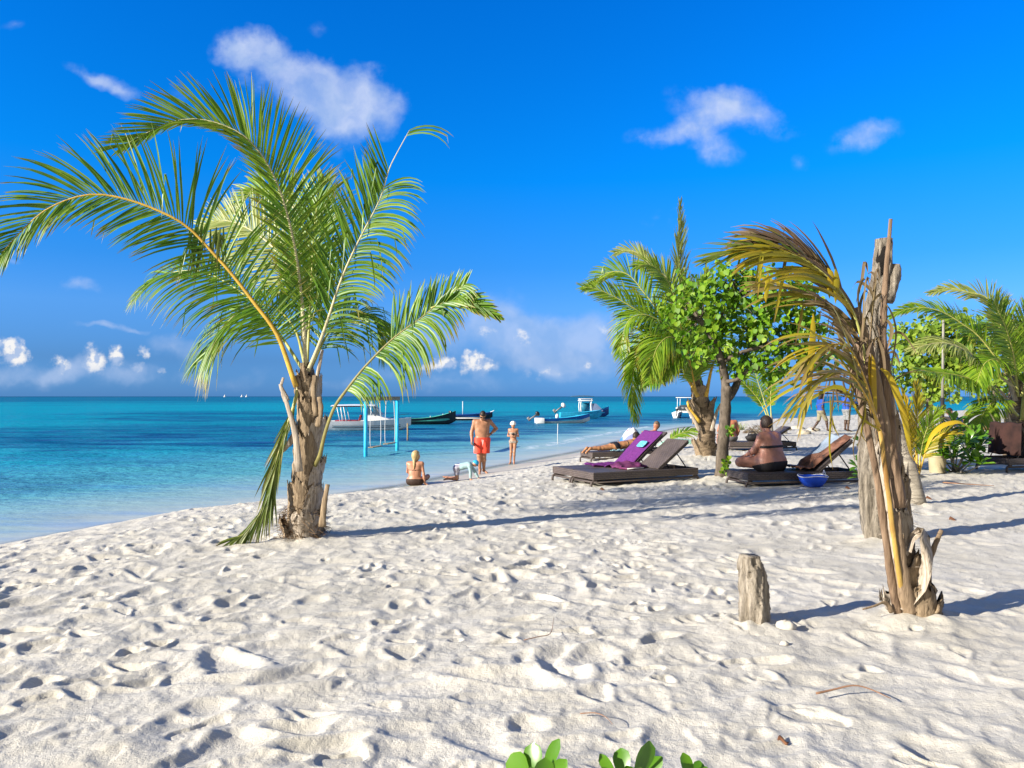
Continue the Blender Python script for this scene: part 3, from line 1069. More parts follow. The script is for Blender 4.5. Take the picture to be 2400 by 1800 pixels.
# old broken leaf stalks on the trunk
for pts_, w0, w1, mat_ in ((((700, 1105, -.22), (692, 1020, -.24), (672, 945, -.22), (658, 905, -.18), (664, 885, -.16)), .055, .022, SHEATH_L),
                           (((672, 940, -.20), (662, 915, -.2), (656, 900, -.2)), .05, .02, SHEATH_L),
                           (((740, 975, -.16), (734, 920, -.14), (738, 880, -.12)), .04, .03, SHEATH),
                           (((692, 1020, -.15), (672, 1045, -.16), (655, 1062, -.15)), .05, .03, SHEATH_L),
                           (((722, 960, -.05), (722, 900, -.05), (716, 850, -.04)), .05, .03, SHEATH), (((734, 950, -.1), (742, 890, -.1), (756, 820, -.08)), .035, .02, SHEATH_L), (((708, 960, -.1), (702, 910, -.12), (694, 880, -.12)), .05, .03, SHEATH), (((745, 1000, -.15), (752, 960, -.16), (748, 930, -.16)), .04, .03, SHEATH),
                           (((755, 1235, -.2), (760, 1180, -.2), (768, 1135, -.18)), .05, .03, SHEATH)):
    m_ = MB()
    C = spline([P(x, y, DL + dz) for x, y, dz in pts_], 12)
    m_.tube(C, [.8 * lerp(w0, w1, i / 11) for i in range(12)], 8, jitter=.12, squash=.45)
    m_.build('leaf_stalk_stub', mat_, trunk, origin=B0)

ZL = lambda L: [(x / 1.8433, 180 + y / 1.8433) for x, y in L]
kw = dict(parent=palm, org=B0)
# front left leaf: bent at its middle, long blades on top
frond('frond', fpts([(694, 907), (651, 788), (597, 712), (542, 641), (488, 581), (450, 541), (407, 511), (325, 476), (244, 457), (179, 462), (108, 492), (54, 538), (5, 592)], DL - .15, -.5), 128, 1.02, .12,
      (0.1, -1, 0.15), (0.5, 0.55), (75, 24), .0100, .03, GREEN, RIB_Y, seed=1, lens=(0.72, 1.0), skip=((0.30, 0.36, 1),), prof=lambda u: (0.85 if u < .33 else 1.0) * min(1, .6 + 1.5 * u) * (1 - 0.55 * u ** 2.2), brk=.05, **kw)
# central leaf sweeping up and over to the left
frond('frond', fpts([(716, 860), (711, 750), (700, 641), (684, 549), (657, 451), (624, 381), (581, 327), (532, 297), (467, 280), (402, 286), (336, 316), (288, 343)], DL - .05, -.3), 150, 1.0, .16,
      (0.55, -1, 0.1), (0.15, 0.35), (52, 20), .0100, .026, GREEN2, RIB_P, seed=2, lens=(0.55, 1.0), lift=0.25, prof=lambda u: min(1, .6 + 1.6 * u) * (1 - .68 * u ** 1.5), brk=.02, **kw)
# right upright leaf, stripped near its tip
frond('frond', fpts([(722, 870), (749, 804), (770, 744), (803, 647), (846, 554), (890, 468), (912, 397), (933, 354), (960, 305)], DL - .1, -.2), 104, .90, .16,
      (0, -1, 0.1), (0.15, 1.9), (48, 40), .0105, .022, GREEN, RIB_P, seed=3, lens=(0.95, 0.95), skip=((0.72, 0.97, 1), (0.80, 1.0, -1)), brk=.12,
      prof=lambda u: min(1, .55 + 1.5 * u) * (0.8 if u < .6 else 0.62), **kw)
# low right leaf with hanging blades
frond('frond', fpts([(738, 1092), (750, 1066), (763, 1012), (784, 955), (814, 912), (857, 858), (922, 793), (988, 744), (1047, 695), (1091, 666)], DL - .15, -.6), 92, .72, .36,
      (0, -1, 0.35), (0.5, 3.4), (56, 30), .0105, .024, GREEN, RIB_O, seed=4, lens=(0.75, 0.95), skip=((0.0, 0.42, -1), (0.2, 0.28, 1)), brk=.14, **kw)
# tip spray of the low right leaf folded to the right
frond('frond', fpts([(1010, 722), (1060, 705), (1110, 712), (1165, 742)], DL - .7, -.1), 26, .30, .05, (0, -1, 0.3), (0.6, 0.9), (30, 12), .015, .01, GREEN, RIB_G, seed=41, **kw)
# leaves behind, leaning away, lit on their faces
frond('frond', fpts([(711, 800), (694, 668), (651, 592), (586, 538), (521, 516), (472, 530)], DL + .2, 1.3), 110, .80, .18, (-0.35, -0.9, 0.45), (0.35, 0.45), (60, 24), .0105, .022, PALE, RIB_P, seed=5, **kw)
frond('frond', fpts([(716, 820), (722, 690), (722, 580), (690, 490), (640, 445), (590, 450), (545, 500)], DL + .3, 1.5), 104, .72, .2, (0.3, -1, 0.3), (0.3, 0.5), (55, 24), .0105, .022, GREEN2, RIB_P, seed=6, **kw)
frond('frond', fpts([(712, 870), (660, 790), (600, 715), (530, 662), (461, 635), (385, 645), (325, 690)], DL + .25, .9), 78, 1.0, .2, (0, -0.7, 0.8), (1.2, 1.2), (62, 26), .0095, .022, GREEN, RIB_G, seed=7, brk=.14, **kw)
frond('frond', fpts([(716, 860), (690, 770), (640, 720), (580, 720), (520, 770), (480, 840)], DL + .15, .2), 56, 1.25, .2, (0, -0.6, 0.8), (1.5, 1.5), (60, 26), .009, .02, GREEN, RIB_G, seed=8, brk=.1, **kw)
frond('frond', fpts([(726, 870), (770, 780), (820, 735), (870, 740), (905, 800)], DL + .25, .5), 64, .95, .18, (0, -0.6, 0.8), (1.5, 1.5), (62, 30), .009, .02, GREEN, RIB_G, seed=9, brk=.12, **kw)
frond('frond', fpts([(720, 850), (728, 700), (735, 560), (745, 470), (760, 420)], DL + .15, .6), 84, .76, .2, (-0.3, -1, 0.1), (0.3, 0.5), (45, 20), .0105, .02, GREEN, RIB_G, seed=10, **kw)
# old leaf hanging down to the sand
frond('dead_frond', fpts([(700, 900), (689, 950), (672, 1000), (648, 1082), (634, 1150), (612, 1200), (575, 1248), (545, 1263)], DL - .1, -.25), 64, .66, .12, (0, -1, 0), (0.3, 0.3), (6, 5), .0095, .022, OLIVE, RIB_G, seed=12,
      lift=0.0, jit=.05, brk=0.02, **kw)
# dry fringe where the front leaf is bent
m_ = MB()
r_ = random.Random(4)
for i in range(34):
    p = P(440 + r_.random() * 85, 528 + r_.random() * 30, DL - .25 + r_.uniform(-.1, .1))
    d = Vector((r_.uniform(-.25, .2), r_.uniform(-.2, .2), -1)).normalized()
    l = r_.uniform(.2, .62)
    m_.strip([p + d * (l * j / 4) + Vector((r_.uniform(-1, 1), 0, 0)) * .01 for j in range(5)], [.006, .012, .011, .007, .001], Vector((1, .3, 0)).normalized(), 0, 1, .3)
o_ = m_.build('dry_leaflets', OLIVE, palm, origin=B0, recalc=False)

# ---------------------------------------------------------------- palm in the middle
DM = 19.0
B0 = grd(1653, DM)
palm2 = empty('coconut_palm', B0, 0, 'drooping coconut palm with a swollen trunk next to the broad leaved tree', 'palm tree')
mb = MB()
tr_px = [(1655, 1078, 24), (1654, 1050, 20), (1655, 1010, 20), (1650, 970, 21), (1640, 930, 19), (1632, 895, 14), (1626, 860, 10)]
bark_tube(mb, [P(x, y, DM) for x, y, _ in tr_px], [w * DM / F for *_, w in tr_px], 22, 60, 0.12, 0.13, 0.07, 5)
trunk = mb.build('trunk', BARK_Y, palm2, origin=B0)
for k, (y0, y1, a0, x, wd, fl) in enumerate(((1075, 1035, -1.4, 1655, 2.4, .1), (1072, 1030, -2.6, 1652, 2.2, .1), (1070, 1040, 0, 1656, 2.0, .12), (990, 935, -2.6, 1644, 1.6, .14), (980, 930, -.5, 1652, 1.8, .1), (950, 905, -1.5, 1640, 2.2, .1))):
    m_ = MB()
    pa, pb = P(x, y0, DM), P(x - 4, y1, DM)
    sheath(m_, (pa.x, pa.y), .215, pa.z, pb.z, a0, wd, fl, .7, 40 + k, (pb.x - pa.x, 0))
    m_.build('leaf_base', SHEATH if k % 2 else BARK_Y, trunk, origin=B0, recalc=False)
for pts_ in (((1640, 1010), (1622, 975), (1607, 955)), ((1640, 990), (1618, 960), (1610, 940)), ((1668, 1010), (1680, 965), (1690, 945)), ((1655, 930), (1664, 880), (1672, 850)), ((1636, 930), (1614, 892), (1598, 878))):
    m_ = MB()
    m_.tube(spline(fpts(pts_, DM - .25), 8), [.05, .05, .045, .04, .04, .035, .03, .02], 7, squash=.5)
    m_.build('leaf_stalk_stub', SHEATH_L if pts_[0][1] > 1000 else RIB_Y, trunk, origin=B0)
kw = dict(parent=palm2, org=B0, fold=0.0, segs=5)
MID = [([(1624, 890), (1585, 800), (1545, 770), (1505, 800), (1475, 880)], -.1, -.2, (0, -.5, .9), .95, (58, 26), (1.3, 1.3), GREEN2, RIB_G, 1.0),
       ([(1626, 890), (1600, 830), (1575, 830), (1548, 880)], -.3, -.9, (.2, -.5, .9), .9, (58, 26), (1.4, 1.4), GREEN2, RIB_G, 1.0),
       ([(1624, 890), (1570, 830), (1530, 840), (1500, 900)], .3, .3, (0, -.5, .9), .9, (58, 26), (1.3, 1.3), GREEN, RIB_G, 1.0),
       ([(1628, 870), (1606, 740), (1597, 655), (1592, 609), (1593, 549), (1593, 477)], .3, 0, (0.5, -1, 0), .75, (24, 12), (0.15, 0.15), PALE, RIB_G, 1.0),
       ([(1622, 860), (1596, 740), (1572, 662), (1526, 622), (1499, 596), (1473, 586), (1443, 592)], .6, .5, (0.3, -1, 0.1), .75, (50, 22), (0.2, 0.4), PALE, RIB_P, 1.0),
       ([(1620, 870), (1545, 735), (1506, 682), (1479, 649), (1449, 636), (1413, 644), (1378, 672)], .1, .3, (0, -1, 0.2), .85, (60, 24), (0.3, 0.8), GREEN2, RIB_G, 1.0),
       ([(1618, 860), (1578, 690), (1548, 640), (1520, 620), (1488, 626)], .0, -.4, (0, -.8, 0.6), .8, (55, 24), (0.8, 1.0), GREEN2, RIB_G, 1.0),
       ([(1622, 880), (1556, 770), (1506, 735), (1473, 715), (1439, 695), (1400, 678), (1366, 672)], -.2, -.2, (0, -.9, 0.3), .8, (60, 26), (0.3, 0.9), GREEN2, RIB_G, 1.0),
       ([(1625, 890), (1579, 785), (1539, 748), (1499, 738), (1468, 760), (1452, 830)], -.2, -.6, (0, -.5, 0.9), .95, (60, 26), (1.0, 1.0), GREEN2, RIB_G, 1.0),
       ([(1620, 880), (1575, 812), (1539, 798), (1506, 815), (1486, 864), (1482, 914), (1486, 978)], -.3, -.7, (0.6, -.8, 0.3), .95, (55, 18), (0.7, 0.7), GREEN2, RIB_G, 1.0),
       ([(1624, 890), (1600, 815), (1570, 790), (1540, 815), (1520, 880)], -.4, -1.0, (0.3, -.6, 0.8), .95, (58, 26), (1.1, 1.1), GREEN2, RIB_G, 1.0),
       ([(1633, 930), (1614, 835), (1600, 781), (1590, 740)], -.4, -.3, (0.2, -1, 0.1), .85, (55, 30), (1.2, 1.2), GREEN2, RIB_Y, 1.0),
       ([(1632, 890), (1600, 850), (1560, 850), (1525, 900)], -.2, -.8, (0, -.4, 0.9), .8, (60, 30), (1.2, 1.2), GREEN, RIB_G, 1.0),
       ([(1636, 890), (1680, 770), (1730, 720), (1790, 740)], .6, 1.2, (0, -.7, 0.7), .9, (58, 26), (0.7, 0.9), GREEN2, RIB_G, 1.0),
       ([(1630, 880), (1630, 760), (1640, 690), (1660, 640)], .5, .8, (0.2, -1, 0.2), .8, (45, 20), (0.4, 0.6), GREEN2, RIB_G, 1.0),
       ([(1634, 900), (1660, 820), (1690, 800), (1715, 850)], -.1, -.2, (0, -.6, 0.8), .7, (58, 26), (1.0, 1.0), GREEN2, RIB_G, 1.0)]
for k, (pp, d0, d1, N, L, an, dr, lf, rb_, ln) in enumerate(MID):
    frond('frond', fpts(pp, DM + d0, d1), 84, L, .18, N, dr, an, .016, .035, lf, rb_, seed=100 + k, brk=.08, **kw)

# ---------------------------------------------------------------- palm at the right edge
DR = 18.5
B0 = grd(2386, DR)
palm3 = empty('coconut_palm', B0, 0, 'bright green coconut palm at the right edge behind the brown covered chair', 'palm tree')
mb = MB()
tr_px = [(2390, 1085, 36), (2390, 1040, 32), (2388, 1000, 30), (2385, 960, 26), (2384, 920, 18), (2384, 880, 12)]
bark_tube(mb, [P(x, y, DR) for x, y, _ in tr_px], [w * DR / F for *_, w in tr_px], 22, 50, 0.10, 0.13, 0.07, 6)
trunk = mb.build('trunk', BARK_Y, palm3, origin=B0)
for pts_ in (((2372, 1010), (2362, 975), (2360, 955)), ((2372, 960), (2352, 925), (2340, 912)), ((2380, 940), (2366, 895), (2362, 880)), ((2396, 985), (2402, 900), (2400, 830))):
    m_ = MB()
    m_.tube(spline(fpts(pts_, DR - .3), 8), [.06, .06, .055, .05, .045, .04, .03, .02], 7, squash=.5)
    m_.build('leaf_stalk_stub', RIB_G if pts_[0][0] > 2390 else SHEATH_L, trunk, origin=B0)
kw = dict(parent=palm3, org=B0, fold=0.0, segs=5)
RGT = [([(2386, 930), (2376, 840), (2359, 776), (2332, 712), (2322, 700)], -.3, -.6, (0.2, -1, 0.2), .85, (60, 30), (0.3, 0.5), GREEN2, RIB_G),
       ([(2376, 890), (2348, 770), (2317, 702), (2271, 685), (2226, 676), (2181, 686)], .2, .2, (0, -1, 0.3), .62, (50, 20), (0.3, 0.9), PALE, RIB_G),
       ([(2378, 900), (2301, 797), (2256, 760), (2211, 733), (2166, 721), (2121, 726), (2088, 742)], -.1, -.3, (0, -.9, 0.5), .62, (50, 18), (0.5, 1.0), GREEN2, RIB_G),
       ([(2380, 910), (2290, 842), (2250, 815), (2211, 804), (2169, 809), (2140, 822)], -.3, -.5, (0, -.5, 0.9), .85, (56, 22), (0.9, 1.1), PALE, RIB_P),
       ([(2386, 975), (2332, 915), (2286, 892), (2235, 878), (2187, 872), (2157, 868)], -.5, -.8, (0, -.5, 0.9), .95, (60, 26), (1.2, 1.2), GREEN2, RIB_G),
       ([(2388, 920), (2420, 830), (2470, 770), (2540, 760)], -.1, -.3, (0, -1, 0.3), .9, (58, 24), (0.4, 0.9), GREEN2, RIB_G),
       ([(2390, 910), (2398, 810), (2420, 730), (2455, 690)], .3, .4, (0, -1, 0.2), .85, (50, 22), (0.3, 0.5), GREEN, RIB_G),
       ([(2382, 915), (2350, 850), (2310, 850), (2285, 910)], -.2, -.8, (0, -.4, 0.9), .85, (60, 28), (1.1, 1.1), GREEN2, RIB_G),
       ([(2384, 900), (2360, 800), (2330, 760), (2290, 770), (2262, 810)], .1, .3, (0, -.6, 0.8), .85, (58, 26), (0.8, 0.9), GREEN, RIB_G),
       ([(2392, 930), (2420, 880), (2450, 890), (2475, 950)], -.3, -.6, (0, -.4, 0.9), .85, (60, 28), (1.1, 1.1), GREEN2, RIB_G),
       ([(2380, 950), (2345, 935), (2310, 960), (2290, 1010)], -.4, -1.0, (0, -.3, 1), .75, (60, 28), (1.3, 1.3), GREEN2, RIB_G)]
for k, (pp, d0, d1, N, L, an, dr, lf, rb_) in enumerate(RGT):
    frond('frond', fpts(pp, DR + d0, d1), 84, L, .2, N, dr, an, .016, .035, lf, rb_, seed=200 + k, brk=.05, **kw)

# ---------------------------------------------------------------- small palms
DS = 29.0
B0 = grd(1800, DS)
sp = empty('young_palm', B0, 0, 'young green palm on the far sand beyond the woman on the lounger', 'palm tree')
kw = dict(parent=sp, org=B0, fold=0.0, segs=4)
m_ = MB()
m_.tube(spline(fpts([(1800, 1022), (1802, 1000), (1806, 975)], DS), 6), [.2, .2, .17, .14, .12, .08], 9)
m_.build('trunk', SHEATH_L, sp, origin=B0)
for k, (pp, N) in enumerate((([(1806, 990), (1787, 927), (1774, 887), (1766, 850), (1764, 800)], (0.3, -1, 0)), ([(1804, 990), (1780, 940), (1745, 900), (1720, 885)], (0, -.7, .6)), ([(1808, 990), (1806, 930), (1812, 890), (1825, 870)], (0, -1, .3)))):
    frond('frond', fpts(pp, DS, .4), 46, .85 if k == 0 else .5, .3, N, (.5, .7), (58, 24), .022, .03, GREEN2, RIB_G, seed=300 + k, **kw)

DY = 14.2
B0 = grd(2148, DY)
yp = empty('young_palm', B0, 0, 'young yellowing palm with orange stalks behind the bent dying palm', 'palm tree')
kw = dict(parent=yp, org=B0, fold=0.0, segs=5)
for k, (pp, N, L, lf, rb_, w, an) in enumerate((
        ([(2145, 1125), (2147, 1037), (2149, 990), (2149, 943), (2147, 900)], (0.2, -1, 0), .44, YGREEN, RIB_Y, .012, (44, 14)),
        ([(2142, 1122), (2135, 1040), (2127, 966), (2122, 943), (2114, 915)], (0.2, -1, 0), .30, YELLOW, RIB_Y, .012, (26, 10)),
        ([(2150, 1125), (2170, 1060), (2190, 1030), (2215, 1015), (2245, 1015)], (0, -.6, .8), .40, YGREEN, RIB_Y, .012, (50, 24)),
        ([(2142, 1125), (2128, 1060), (2112, 1020), (2095, 1000)], (0, -.8, .5), .45, YGREEN, RIB_Y, .011, (50, 24)),
        ([(2150, 1125), (2162, 1040), (2182, 985), (2205, 960)], (0.1, -1, .2), .42, GREEN2, RIB_G, .011, (46, 20)),
        ([(2140, 1125), (2120, 1085), (2098, 1060), (2080, 1055)], (0, -.7, .7), .36, YGREEN, RIB_Y, .011, (50, 24)))):
    frond('frond', fpts(pp, DY, -.3 if k > 1 else .1), 40, L, .34, N, (.3, .4), an, w, .022, lf, rb_, seed=320 + k, brk=.05, **kw)
m_ = MB()
C = spline(fpts([(2166, 1060), (2182, 1021), (2205, 999), (2229, 990), (2255, 990), (2290, 1016)], DY - .4), 16)
m_.strip(C, [.02, .035, .05, .055, .06, .062, .062, .06, .055, .05, .045, .04, .03, .02, .012, .002], Vector((0.1, .75, .65)).normalized(), 0, 1, .25)
m_.build('broad_frond', YELLOW, yp, origin=B0, recalc=False)
m_ = MB()
for x0, x1, yt, w in ((2139, 2136, 1060, .035), (2147, 2149, 1040, .03), (2152, 2158, 1070, .022), (2144, 2143, 1065, .02)):
    m_.tube(fpts([(x0, 1128), ((x0 + x1) / 2, 1095), (x1, yt)], DY - .05), [w, w * .8, w * .5], 8, squash=.6)
m_.build('stalk_cluster', RIB_Y, yp, origin=B0)
# ---------------------------------------------------------------- broad leaved trees
def leaf_poly(mb, c, n, up, size, kind='heart', r=random):
    """One leaf: a cupped outline fan round its midrib."""
    n = n.normalized()
    a = (up - n * up.dot(n))
    a = a.normalized() if a.length > 1e-3 else n.orthogonal().normalized()
    b = n.cross(a)
    if kind == 'heart':
        out = [(-.42, 0), (-.55, .25), (-.25, .55), (.12, .48), (.42, .22), (.62, 0), (.42, -.22), (.12, -.48), (-.25, -.55), (-.55, -.25)]
    else:
        out = [(-.5, .05), (-.15, .14), (.2, .26), (.42, .24), (.5, .1), (.5, -.1), (.42, -.24), (.2, -.26), (-.15, -.14), (-.5, -.05)]
    cup = r.uniform(.05, .3)
    vs = [c] + [c + a * (x * size) + b * (y * size) + n * (size * cup * (abs(y) * 1.2 + .35 * x * x)) for x, y in out]
    mb.add(vs, [(0, i + 1, (i + 1) % len(out) + 1) for i in range(len(out))])


def tree_crown(blobs, D, depth, count, size, seed, sunward=Vector((-.7, -.5, .55))):
    """Leaves grouped in twigs through the volume of px-space blobs (x, y, rx, ry)."""
    r = random.Random(seed)
    mb = MB()
    area = [rx * ry for _, _, rx, ry in blobs]
    tot = sum(area)
    tips = []
    for (x, y, rx, ry), a in zip(blobs, area):
        c = P(x, y, D)
        R3 = (rx * D / F, depth * (0.6 + 0.4 * min(rx, 80) / 80), ry * D / F)
        twigs = max(4, int(count * a / tot / 8))
        for _ in range(twigs):
            while True:
                q = Vector((r.uniform(-1, 1), r.uniform(-1, 1), r.uniform(-1, 1)))
                if 0.25 < q.length < 1:
                    break
            q *= (0.55 + 0.45 * r.random()) / max(q.length, .55)
            tc_ = c + Vector((q.x * R3[0], q.y * R3[1], q.z * R3[2]))
            tips.append(tc_)
            for _ in range(r.randint(6, 10)):
                off = Vector((r.gauss(0, 1), r.gauss(0, 1), r.gauss(0, .8))) * size * 1.05
                n = (Vector((q.x, q.y, q.z)) * .8 + sunward * .5 + Vector((r.gauss(0, 1), r.gauss(0, 1), r.gauss(0, 1))) * .62)
                leaf_poly(mb, tc_ + off, n, Vector((r.uniform(-.6, .6), r.uniform(-.6, .6), -1)), size * r.uniform(.65, 1.2), 'heart', r)
    return mb, tips


def limb(mb, pts, r0, r1, seed=0, n=14, sides=10):
    C = spline(pts, n)
    rr = random.Random(seed)
    mb.tube(C, [lerp(r0, r1, i / (n - 1)) * rr.uniform(.92, 1.08) for i in range(n)], sides, jitter=.05, rnd=rr)


DT = 14.0
B0 = grd(1692, DT)
tree = empty('broadleaf_tree', B0, 0, 'small tree with round heart shaped leaves beside the two wicker loungers', 'tree')
m_ = MB()
k = DT / F
limb(m_, [P(1690, 1130, DT), P(1692, 1080, DT), P(1696, 1020, DT), P(1700, 960, DT), P(1703, 905, DT)], 15 * k, 12 * k, 1, 24, 14)
limb(m_, [P(1702, 925, DT), P(1698, 880, DT), P(1685, 830, DT - .1), P(1668, 790, DT - .15), P(1645, 755, DT - .2), P(1636, 745, DT - .2)], 11 * k, 6 * k, 2, 20, 12)
limb(m_, [P(1706, 935, DT), P(1725, 905, DT + .1), P(1738, 860, DT + .2), P(1760, 810, DT + .3), P(1790, 760, DT + .3)], 10 * k, 3 * k, 3, 18)
limb(m_, [P(1690, 850, DT - .05), P(1740, 825, DT - .2), P(1800, 810, DT - .2), P(1850, 790, DT)], 6 * k, 2 * k, 4)
limb(m_, [P(1732, 890, DT + .1), P(1770, 865, DT), P(1830, 850, DT), P(1870, 830, DT + .1)], 6 * k, 2 * k, 5)
limb(m_, [P(1700, 895, DT), P(1730, 888, DT - .3), P(1755, 865, DT - .4), P(1790, 850, DT - .4)], 5 * k, 2 * k, 6)
limb(m_, [P(1664, 785, DT - .1), P(1690, 740, DT), P(1720, 700, DT + .1)], 6 * k, 2 * k, 7)
limb(m_, [P(1640, 750, DT - .2), P(1620, 720, DT - .1), P(1605, 705, DT)], 6 * k, 2 * k, 8)
trunk = m_.build('trunk', BARK_T, tree, origin=B0)
blobs = [(1598, 725, 44, 52), (1625, 690, 44, 40), (1585, 775, 30, 32), (1650, 720, 60, 55), (1700, 680, 62, 45), (1735, 655, 50, 34), (1760, 720, 80, 62), (1820, 690, 66, 48), (1850, 740, 66, 60), (1885, 785, 50, 50), (1880, 700, 40, 40),
         (1800, 790, 90, 50), (1720, 800, 60, 50), (1640, 830, 34, 40), (1735, 868, 40, 22), (1770, 850, 80, 34), (1850, 840, 58, 34), (1905, 840, 30, 34), (1640, 780, 40, 40), (1832, 880, 34, 16), (1868, 868, 26, 18), (1780, 640, 40, 26), (1925, 790, 26, 30), (1572, 735, 16, 22), (1845, 640, 26, 18), (1700, 632, 22, 14), (1890, 660, 18, 16)]
cm, tips = tree_crown(blobs, DT, .85, 2900, .097, 5)
cm.build('crown', HEART, tree, origin=B0, recalc=False)
m_ = MB()
r_ = random.Random(8)
hubs = [P(1640, 750, DT - .2), P(1720, 700, DT + .1), P(1790, 760, DT + .3), P(1850, 790, DT), P(1770, 865, DT), P(1690, 850, DT), P(1668, 790, DT - .1), P(1800, 810, DT - .2)]
for t in tips[::2]:
    h = min(hubs, key=lambda q: (q - t).length)
    mid = h.lerp(t, .5) + Vector((r_.uniform(-.08, .08), r_.uniform(-.08, .08), r_.uniform(-.02, .1)))
    m_.tube([h, mid, t], [.013, .008, .004], 5, caps=False)
m_.build('twigs', BARK_T, trunk, origin=B0)
for x, y in ((1712, 1010), (1702, 1082), (1698, 1102)):      # sprouts low on the trunk
    m_ = MB()
    for _ in range(16):
        leaf_poly(m_, P(x + r_.uniform(-10, 10), y + r_.uniform(-12, 12), DT - .18 + r_.uniform(-.1, .1)), Vector((r_.uniform(-1, .3), -1, r_.uniform(-.4, 1))), Vector((0, 0, -1)), r_.uniform(.04, .075), 'heart', r_)
    m_.build('foliage', HEART, trunk, origin=B0, recalc=False)

for D, px, top, blobs, cnt, lab, sd in (
        (33.0, 2181, 960, [(2120, 800, 34, 28), (2150, 790, 44, 34), (2200, 768, 50, 32), (2240, 775, 46, 40), (2180, 820, 70, 44), (2240, 830, 60, 50), (2115, 865, 42, 36), (2160, 875, 50, 40), (2220, 890, 54, 42), (2270, 850, 50, 60), (2190, 930, 46, 24), (2130, 905, 30, 18), (2118, 780, 16, 14)], 2600,
         'bushy pale green tree on the beach behind the thin grey pole', 11),
        (40.0, 2330, 950, [(2300, 820, 56, 60), (2350, 800, 56, 60), (2400, 830, 60, 70), (2320, 890, 60, 46), (2380, 900, 60, 46), (2440, 880, 60, 60), (2270, 920, 36, 24)], 1900,
         'leafy tree behind the crown of the palm at the right edge', 12)):
    B0 = grd(px, D)
    t_ = empty('broadleaf_tree', B0, 0, lab, 'tree')
    m_ = MB()
    limb(m_, [P(px, 929 + F * 1.44 / D, D), P(px - 2, 985, D), P(px - 3, 940, D), P(px + 4, 890, D)], 8 * D / F, 5 * D / F, 1)
    limb(m_, [P(px - 2, 935, D), P(px - 20, 905, D), P(px - 40, 880, D)], 4 * D / F, 2 * D / F, 2)
    limb(m_, [P(px, 920, D), P(px + 25, 880, D), P(px + 40, 840, D)], 4 * D / F, 2 * D / F, 3)
    m_.build('trunk', BARK_T, t_, origin=B0)
    cm, tips = tree_crown(blobs, D, 1.4, cnt, .20, sd)
    cm.build('crown', HEART2, t_, origin=B0, recalc=False)


# ---------------------------------------------------------------- low shrubs with spoon shaped leaves
def spoon_leaf(mb, base, tip, width, n, curl=.15, rows=7):
    """Fleshy spoon shaped leaf from base to tip, facing n."""
    ax = tip - base
    L = ax.length
    side = ax.cross(n).normalized()
    nn = side.cross(ax).normalized()
    pts, W = [], []
    for i in range(rows):
        t = i / (rows - 1)
        pts.append(base + ax * t + nn * (curl * L * (math.sin(math.pi * t) * .6 - t * t * .5)))
        W.append(width * float(np.interp(t, [0, .25, .55, .75, .88, .96, 1], [.10, .26, .74, 1.0, .92, .58, .12])))
    mb.strip(pts, W, side, 0, 1, .22)


def rosette(mb, c, rad, n, wid, axis, r, tilt=(.25, 1.1)):
    axis = axis.normalized()
    a0 = axis.orthogonal().normalized()
    b0 = axis.cross(a0)
    for i in range(n):
        a = 2.4 * i + r.uniform(-.3, .3)
        e = lerp(tilt[0], tilt[1], i / n)
        d = axis * math.cos(e) + (a0 * math.cos(a) + b0 * math.sin(a)) * math.sin(e)
        nn = axis * math.sin(e) - (a0 * math.cos(a) + b0 * math.sin(a)) * math.cos(e)
        l = rad * r.uniform(.8, 1.1)
        spoon_leaf(mb, c, c + d * l, wid * r.uniform(.85, 1.1), nn, r.uniform(.05, .22))


def shrub(label, base, rosettes, D, rad, wid, mat_, seed, name='leafy_shrub'):
    r = random.Random(seed)
    t_ = empty(name, base, 0, label, 'shrub')
    st = MB()
    for x, y, dd in rosettes:
        c = P(x, y, D + dd)
        m2 = MB()
        rosette(m2, c, rad * r.uniform(.85, 1.15), r.randint(12, 16), wid, Vector((r.uniform(-.5, .4), r.uniform(-.8, .1), 1)), r, (.3, 1.55))
        m2.build('leaf_rosette', mat_, t_, origin=base, recalc=False)
        st.tube(spline([base + Vector((r.uniform(-.06, .06), r.uniform(-.06, .06), -.03)), base.lerp(c, .55) + Vector((0, 0, -.06)), c], 7), [.014] * 3 + [.012] * 2 + [.01] * 2, 6)
    st.build('stem', BARK_G, t_, origin=base)
    return t_


shrub('leafy green shrub beside the cream pot under the right palm', grd(2236, 15.0), [(2190, 1040, .2), (2218, 1020, .3), (2246, 1042, -.1), (2276, 1028, .1), (2208, 1062, -.2), (2236, 1072, -.3), (2262, 1062, 0), (2300, 1045, .1), (2232, 1000, .4), (2297, 1090, -.7), (2275, 1085, -.5), (2180, 1062, 0), (2200, 1085, -.1), (2250, 1015, .4), (2225, 1045, -.4), (2265, 1042, -.4), (2285, 1062, -.2)], 15.0, .31, .050, CABBAGE_D, 3)
shrub('dark leafy shrub half hidden behind the bent dying palm', grd(2100, 15.5), [(2095, 1035, 0), (2118, 1050, .1), (2088, 1062, -.1), (2130, 1032, .2), (2110, 1080, -.2)], 15.5, .30, .05, CABBAGE_D, 4)
shrub('low green shrub at the foot of the lounger by the hollow log', grd(2030, 11.6), [(2012, 1098, .1), (2030, 1085, .2), (2022, 1120, -.1), (2040, 1110, 0), (2035, 1045, .5), (2022, 1038, .5)], 11.6, .20, .03, CABBAGE_D, 6)

